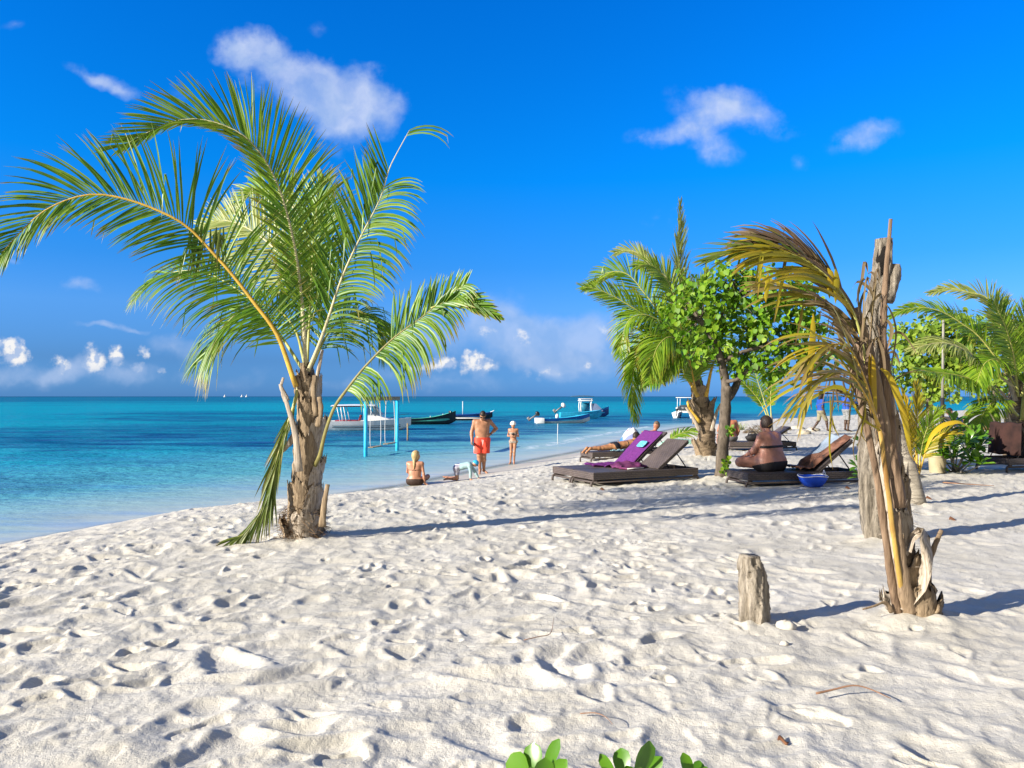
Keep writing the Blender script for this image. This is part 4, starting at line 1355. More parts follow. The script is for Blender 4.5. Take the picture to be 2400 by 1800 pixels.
# plant right at the bottom of the picture
DF = 1.75
B0 = Vector((grd(1400, DF).x, DF, gz(0.2, DF)))
fp = empty('leafy_shrub', B0, 0, 'bright green fleshy leaved shrub tips at the bottom of the picture', 'shrub')
kpx = DF / F
st = MB()
for hub, leaves in (((1258, 1862), ((1199, 1766, 33), (1249, 1741, 27), (1309, 1733, 17), (1279, 1781, 26), (1326, 1783, 20), (1180, 1815, 26), (1350, 1830, 24), (1240, 1800, 22), (1300, 1830, 24))),
                    ((1470, 1868), ((1406, 1768, 15), (1455, 1753, 24), (1523, 1739, 26), (1470, 1796, 24), (1550, 1775, 18), (1500, 1800, 24), (1400, 1830, 22), (1550, 1830, 24))),
                    ((1625, 1880), ((1603, 1764, 18), (1640, 1781, 16), (1590, 1805, 20), (1655, 1800, 20), (1625, 1810, 22)))):
    m2 = MB()
    h = P(hub[0], hub[1], DF)
    for i, (x, y, w) in enumerate(leaves):
        D2 = DF + (.05 if i in (0, 1) else -.04) * (1 if i % 2 else .6) + random.uniform(-.02, .02)
        tip = P(x, y, D2)
        nn = Vector((random.uniform(-.7, .5), -1, random.uniform(.2, .7)))
        spoon_leaf(m2, h, tip, w * kpx * .92, nn, random.uniform(.03, .12), 12)
    m2.build('leaf_rosette', CABBAGE, fp, origin=B0, recalc=False)
    st.tube(spline([B0 + Vector((0, 0, -.03)), B0.lerp(h, .5) + Vector((0, 0, -.05)), h], 8), [.012] * 8, 7)
st.build('stem', RIB_G, fp, origin=B0)

YMIX = leaf_mat('palm_leaf_mixed', [(0.34, 0.28, 0.02), (0.17, 0.12, 0.06), (0.42, 0.31, 0.02), (0.13, 0.13, 0.02), (0.26, 0.19, 0.10), (0.36, 0.30, 0.02), (0.20, 0.20, 0.02)], tip=(0.28, 0.18, 0.08), tipstart=.6)
LOGM = plain('dead_log_bark', (0.10, 0.082, 0.06), 0.9, 0.45, 6, 1.0, 0.04, c2=(0.40, 0.35, 0.28), stretch=(5, 5, 0.8), detail=10)
# ---------------------------------------------------------------- hollow log standing in the sand
DG = 7.85
B0 = grd(2058, DG)
lg = empty('hollow_log', B0, 0, 'tall weathered grey dead tree trunk with a hollow top behind the dying palm', 'dead trunk')
prof = [(2060, 1290, 30), (2057, 1270, 29), (2052, 1230, 31), (2050, 1180, 33), (2048, 1120, 32), (2045, 1060, 28), (2042, 1000, 25), (2042, 920, 24), (2044, 850, 25), (2048, 780, 26), (2052, 720, 25), (2058, 680, 25), (2066, 640, 22), (2070, 600, 20), (2071, 575, 20), (2071, 560, 17)]


def lobes(t, a):
    f = 1 + .08 * math.sin(7 * a + 10 * t) + .06 * math.sin(11 * a - 31 * t)
    # camera side is a = pi (A axis points to +Y): a dark hollow near the top and one at the foot
    da = abs((a - math.pi + math.pi) % (2 * math.pi) - math.pi)
    if .86 < t < .985:
        f *= 1 - .75 * math.exp(-(da / .55) ** 4) * math.exp(-((t - .925) / .05) ** 4)
    da2 = abs((a - math.pi * .82 + math.pi) % (2 * math.pi) - math.pi)
    if .04 < t < .3:
        f *= 1 - .45 * math.exp(-(da2 / .3) ** 4) * math.exp(-((t - .17) / .08) ** 4)
    return f


m_ = MB()
bark_tube(m_, [P(x, y, DG) for x, y, _ in prof], [w * DG / F for *_, w in prof], 44, 120, .01, .2, .07, 21, lobes)
m_.build('trunk', LOGM, lg, origin=B0)
m_ = MB()
bark_tube(m_, [P(2074, 705, DG), P(2086, 670, DG), P(2096, 640, DG), P(2099, 620, DG)], [.085, .08, .075, .045], 18, 24, .02, .1, .08, 22)
m_.build('branch_stub', LOGM, lg, origin=B0)
hollow_dark = plain('hollow_shade', (0.008, 0.006, 0.005), .95, .5, 12, 1.0, .02)  # near-black plug in the dent, painting in the shade of the hollow
m_ = MB()
m_.tube([P(2068, 650, DG - .03), P(2070, 610, DG - .04), P(2071, 575, DG - .02)], [.03, .07, .05], 10, jitter=.15, squash=.6)
m_.build('hollow', hollow_dark, lg, origin=B0)

# leaning palm trunk further back
D2 = 10.3
B0 = grd(2147, D2)
m_ = MB()
tp = [(2148, 1196, 24), (2142, 1165, 22), (2130, 1110, 20), (2112, 1050, 18), (2094, 990, 16), (2078, 930, 15), (2066, 880, 14)]
bark_tube(m_, [P(x, y, D2) for x, y, _ in tp], [w * D2 / F for *_, w in tp], 22, 60, .07, .06, .05, 31)
o_ = m_.build('leaning_trunk', BARK_G, origin=B0)
tag(o_, 'leaning ringed palm trunk standing behind the hollow log', 'palm trunk')

# ---------------------------------------------------------------- dying palm in the foreground
DD = 5.1
B0 = grd(2142, DD)
dp = empty('dying_palm', B0, 0, 'bent dying palm with drooping brown and yellow leaves at the right', 'palm tree')
kd = DD / F
m_ = MB()
tp = [(2152, 1478, 44), (2140, 1440, 40), (2126, 1390, 34), (2116, 1330, 31), (2108, 1250, 28), (2098, 1170, 26), (2086, 1090, 24), (2072, 1010, 21), (2058, 930, 19), (2040, 860, 16), (2015, 790, 12)]
bark_tube(m_, [P(x, y, DD) for x, y, _ in tp], [w * kd for *_, w in tp], 26, 90, .05, .05, .08, 41)
trunk = m_.build('trunk', BARK_Y, dp, origin=B0)
for k, (y0, y1, a0, x0, x1, rad, wd, fl) in enumerate(((1470, 1372, -1.6, 2142, 2126, .115, 3.0, .02), (1465, 1385, -2.9, 2136, 2112, .11, 2.4, .03), (1400, 1290, -0.9, 2128, 2112, .095, 2.4, .03), (1330, 1180, -1.9, 2112, 2100, .085, 2.6, .02),
                                                 (1240, 1100, -1.2, 2106, 2090, .08, 2.8, .02), (1180, 1040, -2.4, 2098, 2080, .075, 2.4, .02), (1120, 980, -0.8, 2090, 2070, .07, 2.6, .02))):
    s_ = MB()
    pa, pb = P(x0, y0, DD), P(x1, y1, DD)
    sheath(s_, (pa.x, pa.y), rad, pa.z, pb.z, a0, wd, fl, .8, 60 + k, (pb.x - pa.x, 0), 12, 13)
    s_.build('leaf_base', SHEATH if k % 2 == 0 else SHEATH_L, trunk, origin=B0, recalc=False)
for k, (y0, y1, x0, x1, rad, a0, wd, fl) in enumerate(((1486, 1355, 2156, 2134, .128, -1.25, 3.0, .0), (1482, 1392, 2154, 2146, .132, -0.4, 2.2, .012))):
    s_ = MB()
    pa, pb = P(x0, y0, DD), P(x1, y1, DD)
    sheath(s_, (pa.x, pa.y), rad, pa.z, pb.z, a0, wd, fl, .98, 80 + k, (pb.x - pa.x, 0), 14, 15)
    s_.build('leaf_base', SHEATH, trunk, origin=B0, recalc=False)
for y, x in ((1180, 2106), (1120, 2098), (1240, 2112), (1300, 2116), (1460, 2150), (1475, 2155), (1050, 2086)):
    p = P(x, y, DD)
    f_ = MB()
    fibres(f_, (p.x, p.y), .075 if y < 1400 else .12, p.z - .06, p.z + .06, 46, .13, y, .0016)
    f_.build('fringe', SHEATH_L, trunk, origin=B0, recalc=False)


def petiole(pts, w0, w1, mat_, dd=0.0, name='leaf_stalk', sq=.45, n=26):
    q = MB()
    C = spline([P(x, y, DD + (z[0] if z else 0) + dd) for x, y, *z in pts], n)
    q.tube(C, [lerp(w0, w1, i / (n - 1)) * kd for i in range(n)], 9, jitter=.14, squash=sq)
    return q.build(name, mat_, dp, origin=B0)


ORANGE = plain('stalk_orange', (0.36, 0.19, 0.05), .6, .35, 8, .6, .006, c2=(0.48, 0.33, 0.08), stretch=(1, 1, .6))
TAN = plain('stalk_tan', (0.21, 0.145, 0.088), .75, .35, 9, .9, .008, c2=(0.34, 0.25, 0.165), stretch=(6, 6, .6))
petiole([(2112, 1462, -.06), (2096, 1400, -.11), (2080, 1290, -.13), (2062, 1160, -.13), (2040, 1040, -.13), (2015, 930, -.12), (1985, 830, -.11), (1955, 745, -.1)], 10, 6, RIB_B)
petiole([(2122, 1420, -.10), (2106, 1340, -.16), (2094, 1250, -.17), (2080, 1140, -.17), (2066, 1030, -.16), (2058, 960, -.15)], 6, 5, ORANGE)
petiole([(2136, 1440, -.10), (2120, 1380, -.13), (2106, 1280, -.15), (2100, 1200, -.14)], 18, 10, TAN)
petiole([(2110, 1190, -.13), (2095, 1080, -.14), (2084, 980, -.13), (2072, 860, -.12), (2070, 760, -.11), (2076, 650, -.10), (2084, 560, -.09), (2088, 513, -.09)], 15, 4, RIB_B)
petiole([(2088, 1120, -.13), (2074, 1000, -.14), (2052, 880, -.14), (2030, 790, -.14), (2008, 720, -.13)], 13, 8, TAN)
petiole([(2092, 1100, -.1), (2088, 960, -.11), (2078, 840, -.11), (2062, 760, -.1)], 11, 7, TAN)
petiole([(2076, 1060, -.15), (2058, 960, -.16), (2038, 880, -.16), (2010, 800, -.16)], 9, 6, RIB_B)
# broken stalk with its cloth of fibre on the right
petiole([(2178, 1450, -.02), (2172, 1390, -.02), (2176, 1320, -.02), (2186, 1290, -.02), (2198, 1262, -.02), (2207, 1242, -.02)], 14, 5, TAN, name='broken_leaf_stalk')
s_ = MB()
rows = []
for i, (xa, ya, xb, yb) in enumerate(((2108, 1380, 2140, 1420), (2130, 1362, 2170, 1385), (2150, 1345, 2182, 1350), (2160, 1320, 2186, 1322), (2158, 1290, 2186, 1296), (2155, 1262, 2180, 1272), (2165, 1238, 2180, 1258), (2150, 1235, 2160, 1256), (2132, 1252, 2144, 1268), (2124, 1290, 2136, 1296))):
    rows.append([P(lerp(xa, xb, k / 6), lerp(ya, yb, k / 6), DD - .14 + .05 * math.sin(i * .9 + k * .5)) for k in range(7)])
s_.loft(rows, close=False, caps=False)
s_.build('fibre_cloth', SHEATH_L, dp, origin=B0, recalc=False)
petiole([(2090, 1435, -.1), (2082, 1418, -.12), (2070, 1412, -.14), (2050, 1420, -.15), (2022, 1428, -.15)], 6, 3, TAN, name='broken_leaf_stalk')
petiole([(2148, 1472, -.12), (2175, 1470, -.16), (2215, 1464, -.18)], 8, 3, TAN, name='broken_leaf_stalk')

kw = dict(parent=dp, org=B0, segs=7, fold=.3)
# main arching leaf, dry on top
frond('dry_frond', fpts([(2041, 900), (2024, 790), (1998, 720), (1965, 668), (1925, 625), (1882, 592), (1832, 570), (1790, 562), (1740, 575)], DD - .12, -.15), 50, .56, .05, (0, -.8, .6), (.9, 1.1), (20, 8), .0115, .016, BROWN, RIB_B, seed=51, lift=.03, jit=.16, brk=.14, skip=((0, .42, 1),), **kw)
frond('frond', fpts([(2035, 880), (2010, 760), (1975, 690), (1930, 640), (1880, 606), (1825, 588), (1770, 590)], DD - .18, -.2), 26, .70, .30, (0, -.8, .6), (1.1, 1.5), (26, 8), .0115, .012, YGREEN, RIB_G, seed=52, lift=0, jit=.2, skip=((0, .5, 1),), brk=.05, **kw)
frond('frond', fpts([(2040, 860), (1985, 745), (1931, 705), (1882, 684), (1832, 672), (1790, 672)], DD - .05, .05), 18, .52, .25, (0, -.8, .6), (1.0, 1.6), (26, 8), .0105, .012, YMIX, RIB_Y, seed=53, lift=0, jit=.25, skip=((0, .5, 1),), brk=.05, **kw)
frond('frond', fpts([(1925, 640), (1860, 600), (1790, 588), (1720, 592), (1660, 608)], DD - .25, -.15), 22, .42, .1, (0, -.8, .6), (.35, .5), (14, 7), .008, .008, OLIVE, RIB_G, seed=54, lift=0, jit=.08, **kw)
frond('dry_frond', fpts([(2050, 960), (2018, 850), (1985, 770), (1950, 720), (1915, 690)], DD - .2, -.1), 40, .36, .05, (0, -.8, .6), (1.8, 1.8), (22, 14), .008, .014, BROWN, RIB_B, seed=55, lift=0, jit=.2, brk=.2, skip=((0, 1, 1),), **kw)
# lower yellow leaf falling to the left
frond('frond', fpts([(2060, 1010), (2030, 900), (2000, 830), (1975, 808), (1930, 812), (1885, 850)], DD - .22, -.3), 16, .60, .25, (0, -.8, .6), (.9, 1.6), (30, 12), .0100, .012, YMIX, RIB_Y, seed=56, lift=0, jit=.3, skip=((0, .4, 1),), brk=.08, **kw)
frond('frond', fpts([(2062, 1000), (2030, 930), (1995, 880), (1955, 870), (1905, 900), (1870, 950)], DD - .24, -.3), 11, .58, .2, (0, -.8, .6), (.9, 1.4), (30, 12), .0090, .010, YMIX, RIB_Y, seed=57, lift=0, jit=.28, brk=.08, **kw)
frond('dry_frond', fpts([(2058, 1000), (2030, 930), (2005, 885), (1975, 870)], DD - .1, .1), 22, .58, .1, (0, -.8, .6), (2.0, 2.2), (40, 26), .006, .010, BROWN, RIB_B, seed=58, lift=0, jit=.2, brk=.2, **kw)


def blade(pts, w, mat_, name='leaf_blade', dd=-.2, side=(1, .1, 0), fold=.25, n=18):
    q = MB()
    C = spline([P(x, y, DD + dd) for x, y in pts], n)
    W = [w * kd * float(np.interp(i / (n - 1), [0, .12, .3, .5, .8, 1], [.15, .7, 1, 1, .7, .05])) for i in range(n)]
    q.strip(C, W, Vector(side).normalized(), 0, 1, fold)
    return q.build(name, mat_, dp, origin=B0, recalc=False)


blade([(2030, 822), (2036, 835), (2038, 900), (2042, 975)], 8, YELLOW)
blade([(2042, 830), (2048, 850), (2050, 910), (2055, 985)], 6, YELLOW, dd=-.22)
blade([(2052, 868), (2068, 864), (2086, 884), (2104, 925), (2122, 985), (2134, 1060), (2142, 1080)], 8, YELLOW, dd=-.24, side=(1, 0, .35))
blade([(1906, 735), (1906, 780), (1902, 840), (1898, 905), (1902, 960)], 8, YELLOW, dd=-.3)
blade([(1800, 640), (1800, 665), (1796, 690), (1795, 710)], 6, YELLOW, dd=-.3)
blade([(1940, 628), (1948, 640), (1946, 670), (1944, 700)], 8, YELLOW, dd=-.28)
blade([(1958, 630), (1962, 650), (1960, 690), (1958, 712)], 7, YGREEN, dd=-.28)
blade([(2050, 720), (2040, 680), (2012, 660), (2000, 672), (1992, 690)], 4, BROWN, dd=-.15, side=(.5, 0, 1))
blade([(2040, 760), (2052, 680), (2048, 642), (2036, 640), (2026, 660)], 4, BROWN, dd=-.2, side=(.5, 0, 1))
blade([(2080, 800), (2098, 780), (2120, 786), (2150, 830)], 3, BROWN, dd=-.2, side=(.3, 0, 1))
blade([(2078, 830), (2095, 825), (2108, 850), (2106, 870)], 4, BROWN, dd=-.2, side=(.3, 0, 1))
blade([(2066, 1010), (2020, 980), (1990, 930), (1960, 905), (1900, 935), (1800, 1000)], 5, YGREEN, dd=-.25, side=(.2, 0, 1))
for k in range(30):
    x0, y0 = random.uniform(2022, 2078), random.uniform(640, 860)
    sx = random.choice((-1, -1, 1))
    ln = random.uniform(60, 170)
    blade([(x0, y0), (x0 + sx * 8, y0 - random.uniform(10, 30)), (x0 + sx * random.uniform(14, 34), y0 + ln * .25), (x0 + sx * random.uniform(5, 40), y0 + ln)], random.uniform(1.5, 4.0), BROWN, dd=random.uniform(-.25, -.05), name='dry_leaflet', side=(random.uniform(-1, 1), .4, random.uniform(-1, 1)))
for k in range(15):
    x0 = random.uniform(1940, 2035)
    y0 = random.uniform(790, 960)
    ln = random.uniform(70, 190)
    blade([(x0, y0), (x0 + random.uniform(-12, 4), y0 + ln * .3), (x0 + random.uniform(-24, 6), y0 + ln * .7), (x0 + random.uniform(-34, 10), y0 + ln)], random.uniform(1.2, 3.0), BROWN if k % 3 else YGREEN, dd=random.uniform(-.3, -.05), name='dry_leaflet')

# ---------------------------------------------------------------- short wooden post
DP = 4.92
B0 = grd(1768, DP)
kp = DP / F
m_ = MB()
pr = [(1772, 1492, 41), (1770, 1470, 40), (1768, 1440, 38), (1768, 1400, 37), (1764, 1370, 36), (1762, 1340, 36), (1758, 1320, 33), (1757, 1305, 30), (1757, 1301, 24)]


def plobes(t, a):
    f = 1 + .07 * math.sin(4 * a + 3 * t) + .05 * math.sin(9 * a - 12 * t) + .03 * math.sin(17 * a + 40 * t)
    for ta, aa, wt, wa, dp_ in ((.78, 2.75, .05, .22, .5), (.93, 3.5, .05, .3, .35), (.55, 4.2, .25, .18, .18), (.3, 2.4, .3, .12, .22), (.88, 2.3, .1, .3, .3), (.12, 2.2, .12, .3, .25)):
        d_ = abs((a - aa + math.pi) % (2 * math.pi) - math.pi)
        f *= 1 - dp_ * math.exp(-(d_ / wa) ** 4 - ((t - ta) / wt) ** 4)
    return f


bark_tube(m_, [P(x, y, DP) for x, y, _ in pr], [w * kp * .88 for *_, w in pr], 60, 90, .0, .2, .06, 51, plobes)
o_ = m_.build('wooden_post', DRIFT, origin=B0)
tag(o_, 'short weathered wooden post standing in the sand before the dying palm', 'post')

# ---------------------------------------------------------------- thin pole with a dark foot
D3 = 22.0
B0 = grd(2206, D3)
tp_ = empty('thin_pole', B0, 0, 'thin upright grey pole with a black lower part near the right palm', 'pole')
m_ = MB()
m_.tube([P(2211, 750, D3), P(2210, 850, D3), P(2209, 932, D3)], [.03, .035, .04], 12)
m_.build('pole_shaft', plain('pole_grey', (0.24, 0.23, 0.20), .6, .2, 6), tp_, origin=B0)
m_ = MB()
m_.tube([P(2209, 932, D3), P(2208, 985, D3), B0 + Vector((0, 0, -.1))], [.052, .055, .055], 12)
m_.build('pole_foot', plain('pole_black', (0.02, 0.018, 0.018), .6, .2, 6), tp_, origin=B0)

# cream pot
B0 = grd(2196, 14.8)
m_ = MB()
m_.lathe([(.12, 0), (.14, .01), (.148, .16), (.155, .30), (.168, .305), (.168, .335), (.15, .335), (.14, .28), (.02, .27)], B0 + Vector((0, 0, -.01)), 28)
o_ = m_.build('plant_pot', plain('pot_cream', (0.36, 0.31, 0.19), .6, .25, 3), origin=B0, autosmooth=40)
tag(o_, 'cream plant pot on the sand beneath the leafy shrub', 'pot')
# ---------------------------------------------------------------- bodies: one smooth surface from blended tapered limbs
def _smin(a, b, k):
    h = np.maximum(k - np.abs(a - b), 0) / k
    return np.minimum(a, b) - h * h * k * 0.25


def field(prims, X, Y, Z, lo, vox, pad=0.16):
    d = np.full(X.shape, 1.0, np.float32)
    sh = X.shape
    for pr in prims:
        kind = pr[0]
        if kind == 'c':
            _, a, b, ra, rb, k = pr
            mn, mx = np.minimum(a, b) - max(ra, rb) - pad, np.maximum(a, b) + max(ra, rb) + pad
        else:
            _, c, rad, rot, k = pr
            mn, mx = np.array(c) - max(rad) - pad, np.array(c) + max(rad) + pad
        i0 = np.clip(((mn - lo) / vox).astype(int), 0, np.array(sh))
        i1 = np.clip(((mx - lo) / vox).astype(int) + 2, 0, np.array(sh))
        if np.any(i1 <= i0):
            continue
        sl = tuple(slice(p, q) for p, q in zip(i0, i1))
        x, y, z = X[sl], Y[sl], Z[sl]
        if kind == 'c':
            ab = b - a
            L2 = float(ab @ ab) + 1e-9
            t = np.clip(((x - a[0]) * ab[0] + (y - a[1]) * ab[1] + (z - a[2]) * ab[2]) / L2, 0, 1)
            v = np.sqrt((x - a[0] - t * ab[0]) ** 2 + (y - a[1] - t * ab[1]) ** 2 + (z - a[2] - t * ab[2]) ** 2) - (ra + (rb - ra) * t)
        else:
            px, py, pz = x - c[0], y - c[1], z - c[2]
            if rot is not None:
                M = np.array(rot.transposed())
                px, py, pz = (M[0][0] * px + M[0][1] * py + M[0][2] * pz, M[1][0] * px + M[1][1] * py + M[1][2] * pz, M[2][0] * px + M[2][1] * py + M[2][2] * pz)
            q = np.sqrt((px / rad[0]) ** 2 + (py / rad[1]) ** 2 + (pz / rad[2]) ** 2)
            v = (q - 1) * min(rad)
        d[sl] = _smin(d[sl], v.astype(np.float32), k)
    return d


def surface_nets(d, lo, vox):
    s = d < 0
    nx, ny, nz = d.shape
    cs = np.zeros((nx - 1, ny - 1, nz - 1), np.int8)
    cor = [(i, j, k) for i in (0, 1) for j in (0, 1) for k in (0, 1)]
    for i, j, k in cor:
        cs += s[i:nx - 1 + i, j:ny - 1 + j, k:nz - 1 + k]
    act = (cs > 0) & (cs < 8)
    ci = np.argwhere(act)
    idx = np.full(act.shape, -1, np.int32)
    idx[act] = np.arange(len(ci))
    acc = np.zeros((len(ci), 3))
    cnt = np.zeros(len(ci))
    for a in cor:
        for ax in range(3):
            if a[ax]:
                continue
            b = list(a)
            b[ax] = 1
            da = d[ci[:, 0] + a[0], ci[:, 1] + a[1], ci[:, 2] + a[2]]
            db = d[ci[:, 0] + b[0], ci[:, 1] + b[1], ci[:, 2] + b[2]]
            m = (da < 0) != (db < 0)
            t = np.where(m, da / np.where(da - db == 0, 1, da - db), 0)
            p = np.array(a, float)[None] + 0 * acc
            p[:, ax] += t
            acc += np.where(m[:, None], p, 0)
            cnt += m
    verts = (ci + acc / cnt[:, None]) * vox + lo
    quads = []
    for ax in range(3):
        o1, o2 = [(1, 2), (2, 0), (0, 1)][ax]
        sl0 = [slice(None)] * 3
        sl1 = [slice(None)] * 3
        sl0[ax], sl1[ax] = slice(0, -1), slice(1, None)
        ch = s[tuple(sl0)] != s[tuple(sl1)]
        e = np.argwhere(ch)
        e = e[(e[:, o1] > 0) & (e[:, o2] > 0) & (e[:, o1] < d.shape[o1] - 1) & (e[:, o2] < d.shape[o2] - 1)]
        if not len(e):
            continue
        def at_(da, db):
            q = e.copy()
            q[:, o1] += da
            q[:, o2] += db
            return idx[q[:, 0], q[:, 1], q[:, 2]]
        qd = np.stack([at_(-1, -1), at_(0, -1), at_(0, 0), at_(-1, 0)], 1)
        flip = s[e[:, 0], e[:, 1], e[:, 2]]
        qd[~flip] = qd[~flip][:, ::-1]
        quads.append(qd)
    q = np.concatenate(quads)
    return verts, q[(q >= 0).all(1)]


def sdf_mesh(name, prims, mat_, parent, vox=0.011, region=None, grow=0.0, extra=None, smooth_iter=1):
    pts = []
    for p in prims:
        if p[0] == 'c':
            pts += [p[1] - max(p[3:5]), p[1] + max(p[3:5]), p[2] - max(p[3:5]), p[2] + max(p[3:5])]
        else:
            pts += [np.array(p[1]) - max(p[2]), np.array(p[1]) + max(p[2])]
    pts = np.array(pts)
    lo, hi = pts.min(0) - 0.05 - grow, pts.max(0) + 0.05 + grow
    n = np.ceil((hi - lo) / vox).astype(int) + 1
    ax = [lo[i] + vox * np.arange(n[i]) for i in range(3)]
    X, Y, Z = np.meshgrid(*[a.astype(np.float32) for a in ax], indexing='ij')
    d = field(prims, X, Y, Z, lo, vox) - grow
    if region is not None:
        d = np.maximum(d, region(X, Y, Z).astype(np.float32))
    if not (d < 0).any():
        return None
    v, q = surface_nets(d, lo, vox)
    o = np_mesh(name, v, q, mat_)
    o.parent = parent
    return o


A3 = lambda *p: np.array(p, float)


def look(fwd, up=(0, 0, 1)):
    f = Vector(fwd).normalized()
    u = Vector(up)
    r = f.cross(u).normalized()
    u = r.cross(f)
    return Matrix((r, f, u)).transposed()      # columns: right, forward, up


def hand(w, d, n, s, curl=.5, thumb=1):
    """Palm, four unequal curled fingers and a side thumb; w wrist, d along the hand, n palm normal."""
    d = np.array(Vector(d).normalized())
    n = np.array(Vector(n).normalized())
    sd = np.cross(d, n)
    out = []
    for o in (-.022, 0, .022):
        out.append(('c', w, w + d * .085 * s + sd * o * s, .017 * s, .015 * s, .02))
    for i, (o, l) in enumerate(((-.030, .066), (-.010, .078), (.011, .072), (.031, .056))):
        a = w + d * .085 * s + sd * o * s
        b = a + (d * math.cos(curl * .7) + n * math.sin(curl * .7)) * l * .55 * s
        c = b + (d * math.cos(curl * 1.7) + n * math.sin(curl * 1.7)) * l * .5 * s
        out += [('c', a, b, .0095 * s, .009 * s, .006), ('c', b, c, .009 * s, .0075 * s, .006)]
    a = w + d * .025 * s - sd * .028 * s * thumb
    b = a + (d * .6 - sd * .8 * thumb + n * .3) * .045 * s
    c = b + (d * .9 - sd * .2 * thumb + n * .45) * .032 * s
    out += [('c', a, b, .013 * s, .011 * s, .01), ('c', b, c, .011 * s, .009 * s, .008)]
    return out


SKIN = lambda nm, c: plain(nm, c, 0.48, 0.24, 9, 0.15, 0.006, spec=.45)


def human(J, s=1.0, g=1.0, fem=False, hands=None, faced=None, up=(0, 0, 1), belly=0.0, bare=True, bust=0.0, hipw=1.0):
    """J joint name -> local point. Returns the list of blended limbs and a dict of the head frame."""
    j = {k: np.array(v, float) for k, v in J.items()}
    pel, ch, nk, hd = j['pelvis'], j['chest'], j['neck'], j['head']
    sR, sL, hR, hL = j['shR'], j['shL'], j['hipR'], j['hipL']
    fwd = Vector(np.cross(sL - sR, nk - pel)).normalized() * -1
    if 'front' in J:
        fwd = Vector(J['front']).normalized()
        j.pop('front')
    f = np.array(fwd)
    K = .05 * s
    pr = [('c', hR, hL, .105 * s * g * hipw, .105 * s * g * hipw, K)]
    for a, b in ((hR, sR), (hL, sL)):
        c0 = (pel + a) / 2 + (pel - a) * .05
        c1 = ch + (b - ch) * .50
        md = (c0 + c1) / 2
        wst = .88 if fem and g < 1.2 else 1.0
        pr += [('c', c0, md, .105 * s * g, .098 * s * g * wst, K), ('c', md, c1, .098 * s * g * wst, .104 * s * (1 + (g - 1) * .6), K)]
    pr += [('c', pel, ch, .110 * s * g, .112 * s * (1 + (g - 1) * .6), K)]
    if belly:
        pr.append(('e', (pel * .62 + ch * .38) + f * .045 * s * g, (.15 * s * g, .13 * s * g * (1 + belly), .15 * s * g), look(f, nk - pel), K))
    if bust:
        for b in (sR, sL):
            c = ch + (b - ch) * .45 - (nk - ch) * .15 + f * .085 * s
            pr.append(('e', c, (.062 * s * bust,) * 3, None, .04 * s))
    pr += [('c', ch + (nk - ch) * .55, sR, .07 * s, .058 * s * (1 + (g - 1) * .5), K), ('c', ch + (nk - ch) * .55, sL, .07 * s, .058 * s * (1 + (g - 1) * .5), K),
           ('c', nk, hd - (hd - nk) * .25, .056 * s * (1 + (g - 1) * .4), .052 * s, .03 * s)]
    faced = faced or fwd
    M = look(faced, up if up != (0, 0, 1) else (hd - nk))
    mr, mf, mu = (np.array(M.col[i]) for i in range(3))
    pr += [('e', hd + mf * .0, (.080 * s, .098 * s, .118 * s), M, .02), ('e', hd + mf * .028 * s - mu * .06 * s, (.052 * s, .06 * s, .058 * s), M, .03),
           ('c', hd + mf * .088 * s + mu * .01 * s, hd + mf * .108 * s - mu * .028 * s, .009 * s, .014 * s, .012),
           ('c', hd + mf * .080 * s - mu * .062 * s, hd + mf * .083 * s - mu * .062 * s, .02 * s, .012 * s, .015)]
    for sg in (-1, 1):
        pr.append(('e', hd + mr * .076 * s * sg - mu * .005 * s - mf * .01 * s, (.012 * s, .022 * s, .032 * s), M, .012))
    ga = 1 + (g - 1) * .8
    for S in 'RL':
        a, e, w = j['sh' + S], j['el' + S], j['wr' + S]
        fa = .85 if fem else 1.0
        pr += [('c', a, e, .052 * s * ga * fa, .040 * s * ga * fa, .03), ('c', e, e + (w - e) * .35, .041 * s * ga * fa, .041 * s * ga * fa, .02), ('c', e + (w - e) * .3, w, .041 * s * ga * fa, .026 * s * fa, .02)]
        hh = (hands or {}).get(S)
        dr = (w - e) / (np.linalg.norm(w - e) + 1e-9)
        if hh:
            pr += hand(w, hh[0], hh[1], s, hh[2] if len(hh) > 2 else .5, 1 if S == 'R' else -1)
        else:
            pr += hand(w, dr, np.array(Vector(dr).cross(Vector((0, 0, 1)) if abs(dr[2]) < .9 else Vector((1, 0, 0)))), s, .5)
        h, k, an, to = j['hip' + S], j['kn' + S], j['an' + S], j['to' + S]
        gl = 1 + (g - 1) * .75
        cf = k + (an - k) * .3
        pr += [('c', h, k, .092 * s * gl, .058 * s * gl, .04), ('c', k, cf, .056 * s * gl, .056 * s * gl, .03), ('c', cf, an, .055 * s * gl, .034 * s, .03)]
        t = to - an
        t = t / (np.linalg.norm(t) + 1e-9)
        pr += [('c', an - t * .03 * s, to, .036 * s, .024 * s, .03)]
        side = np.cross(t, A3(0, 0, 1))
        if np.linalg.norm(side) > .1:
            for q in (-.02, .0, .02):
                pr.append(('c', to - t * .05 * s, to + side * q * s + t * .012 * s, .022 * s, .015 * s, .015))
    return pr, dict(c=hd, r=mr, f=mf, u=mu, s=s)


def hair_prims(h, length=0.0, puff=1.0):
    c, r, f, u, s = h['c'], h['r'], h['f'], h['u'], h['s']
    return [('e', c + u * .012 * s - f * .008 * s, (.089 * s * puff, .108 * s * puff, .124 * s * puff), Matrix((Vector(r), Vector(f), Vector(u))).transposed(), .02)]


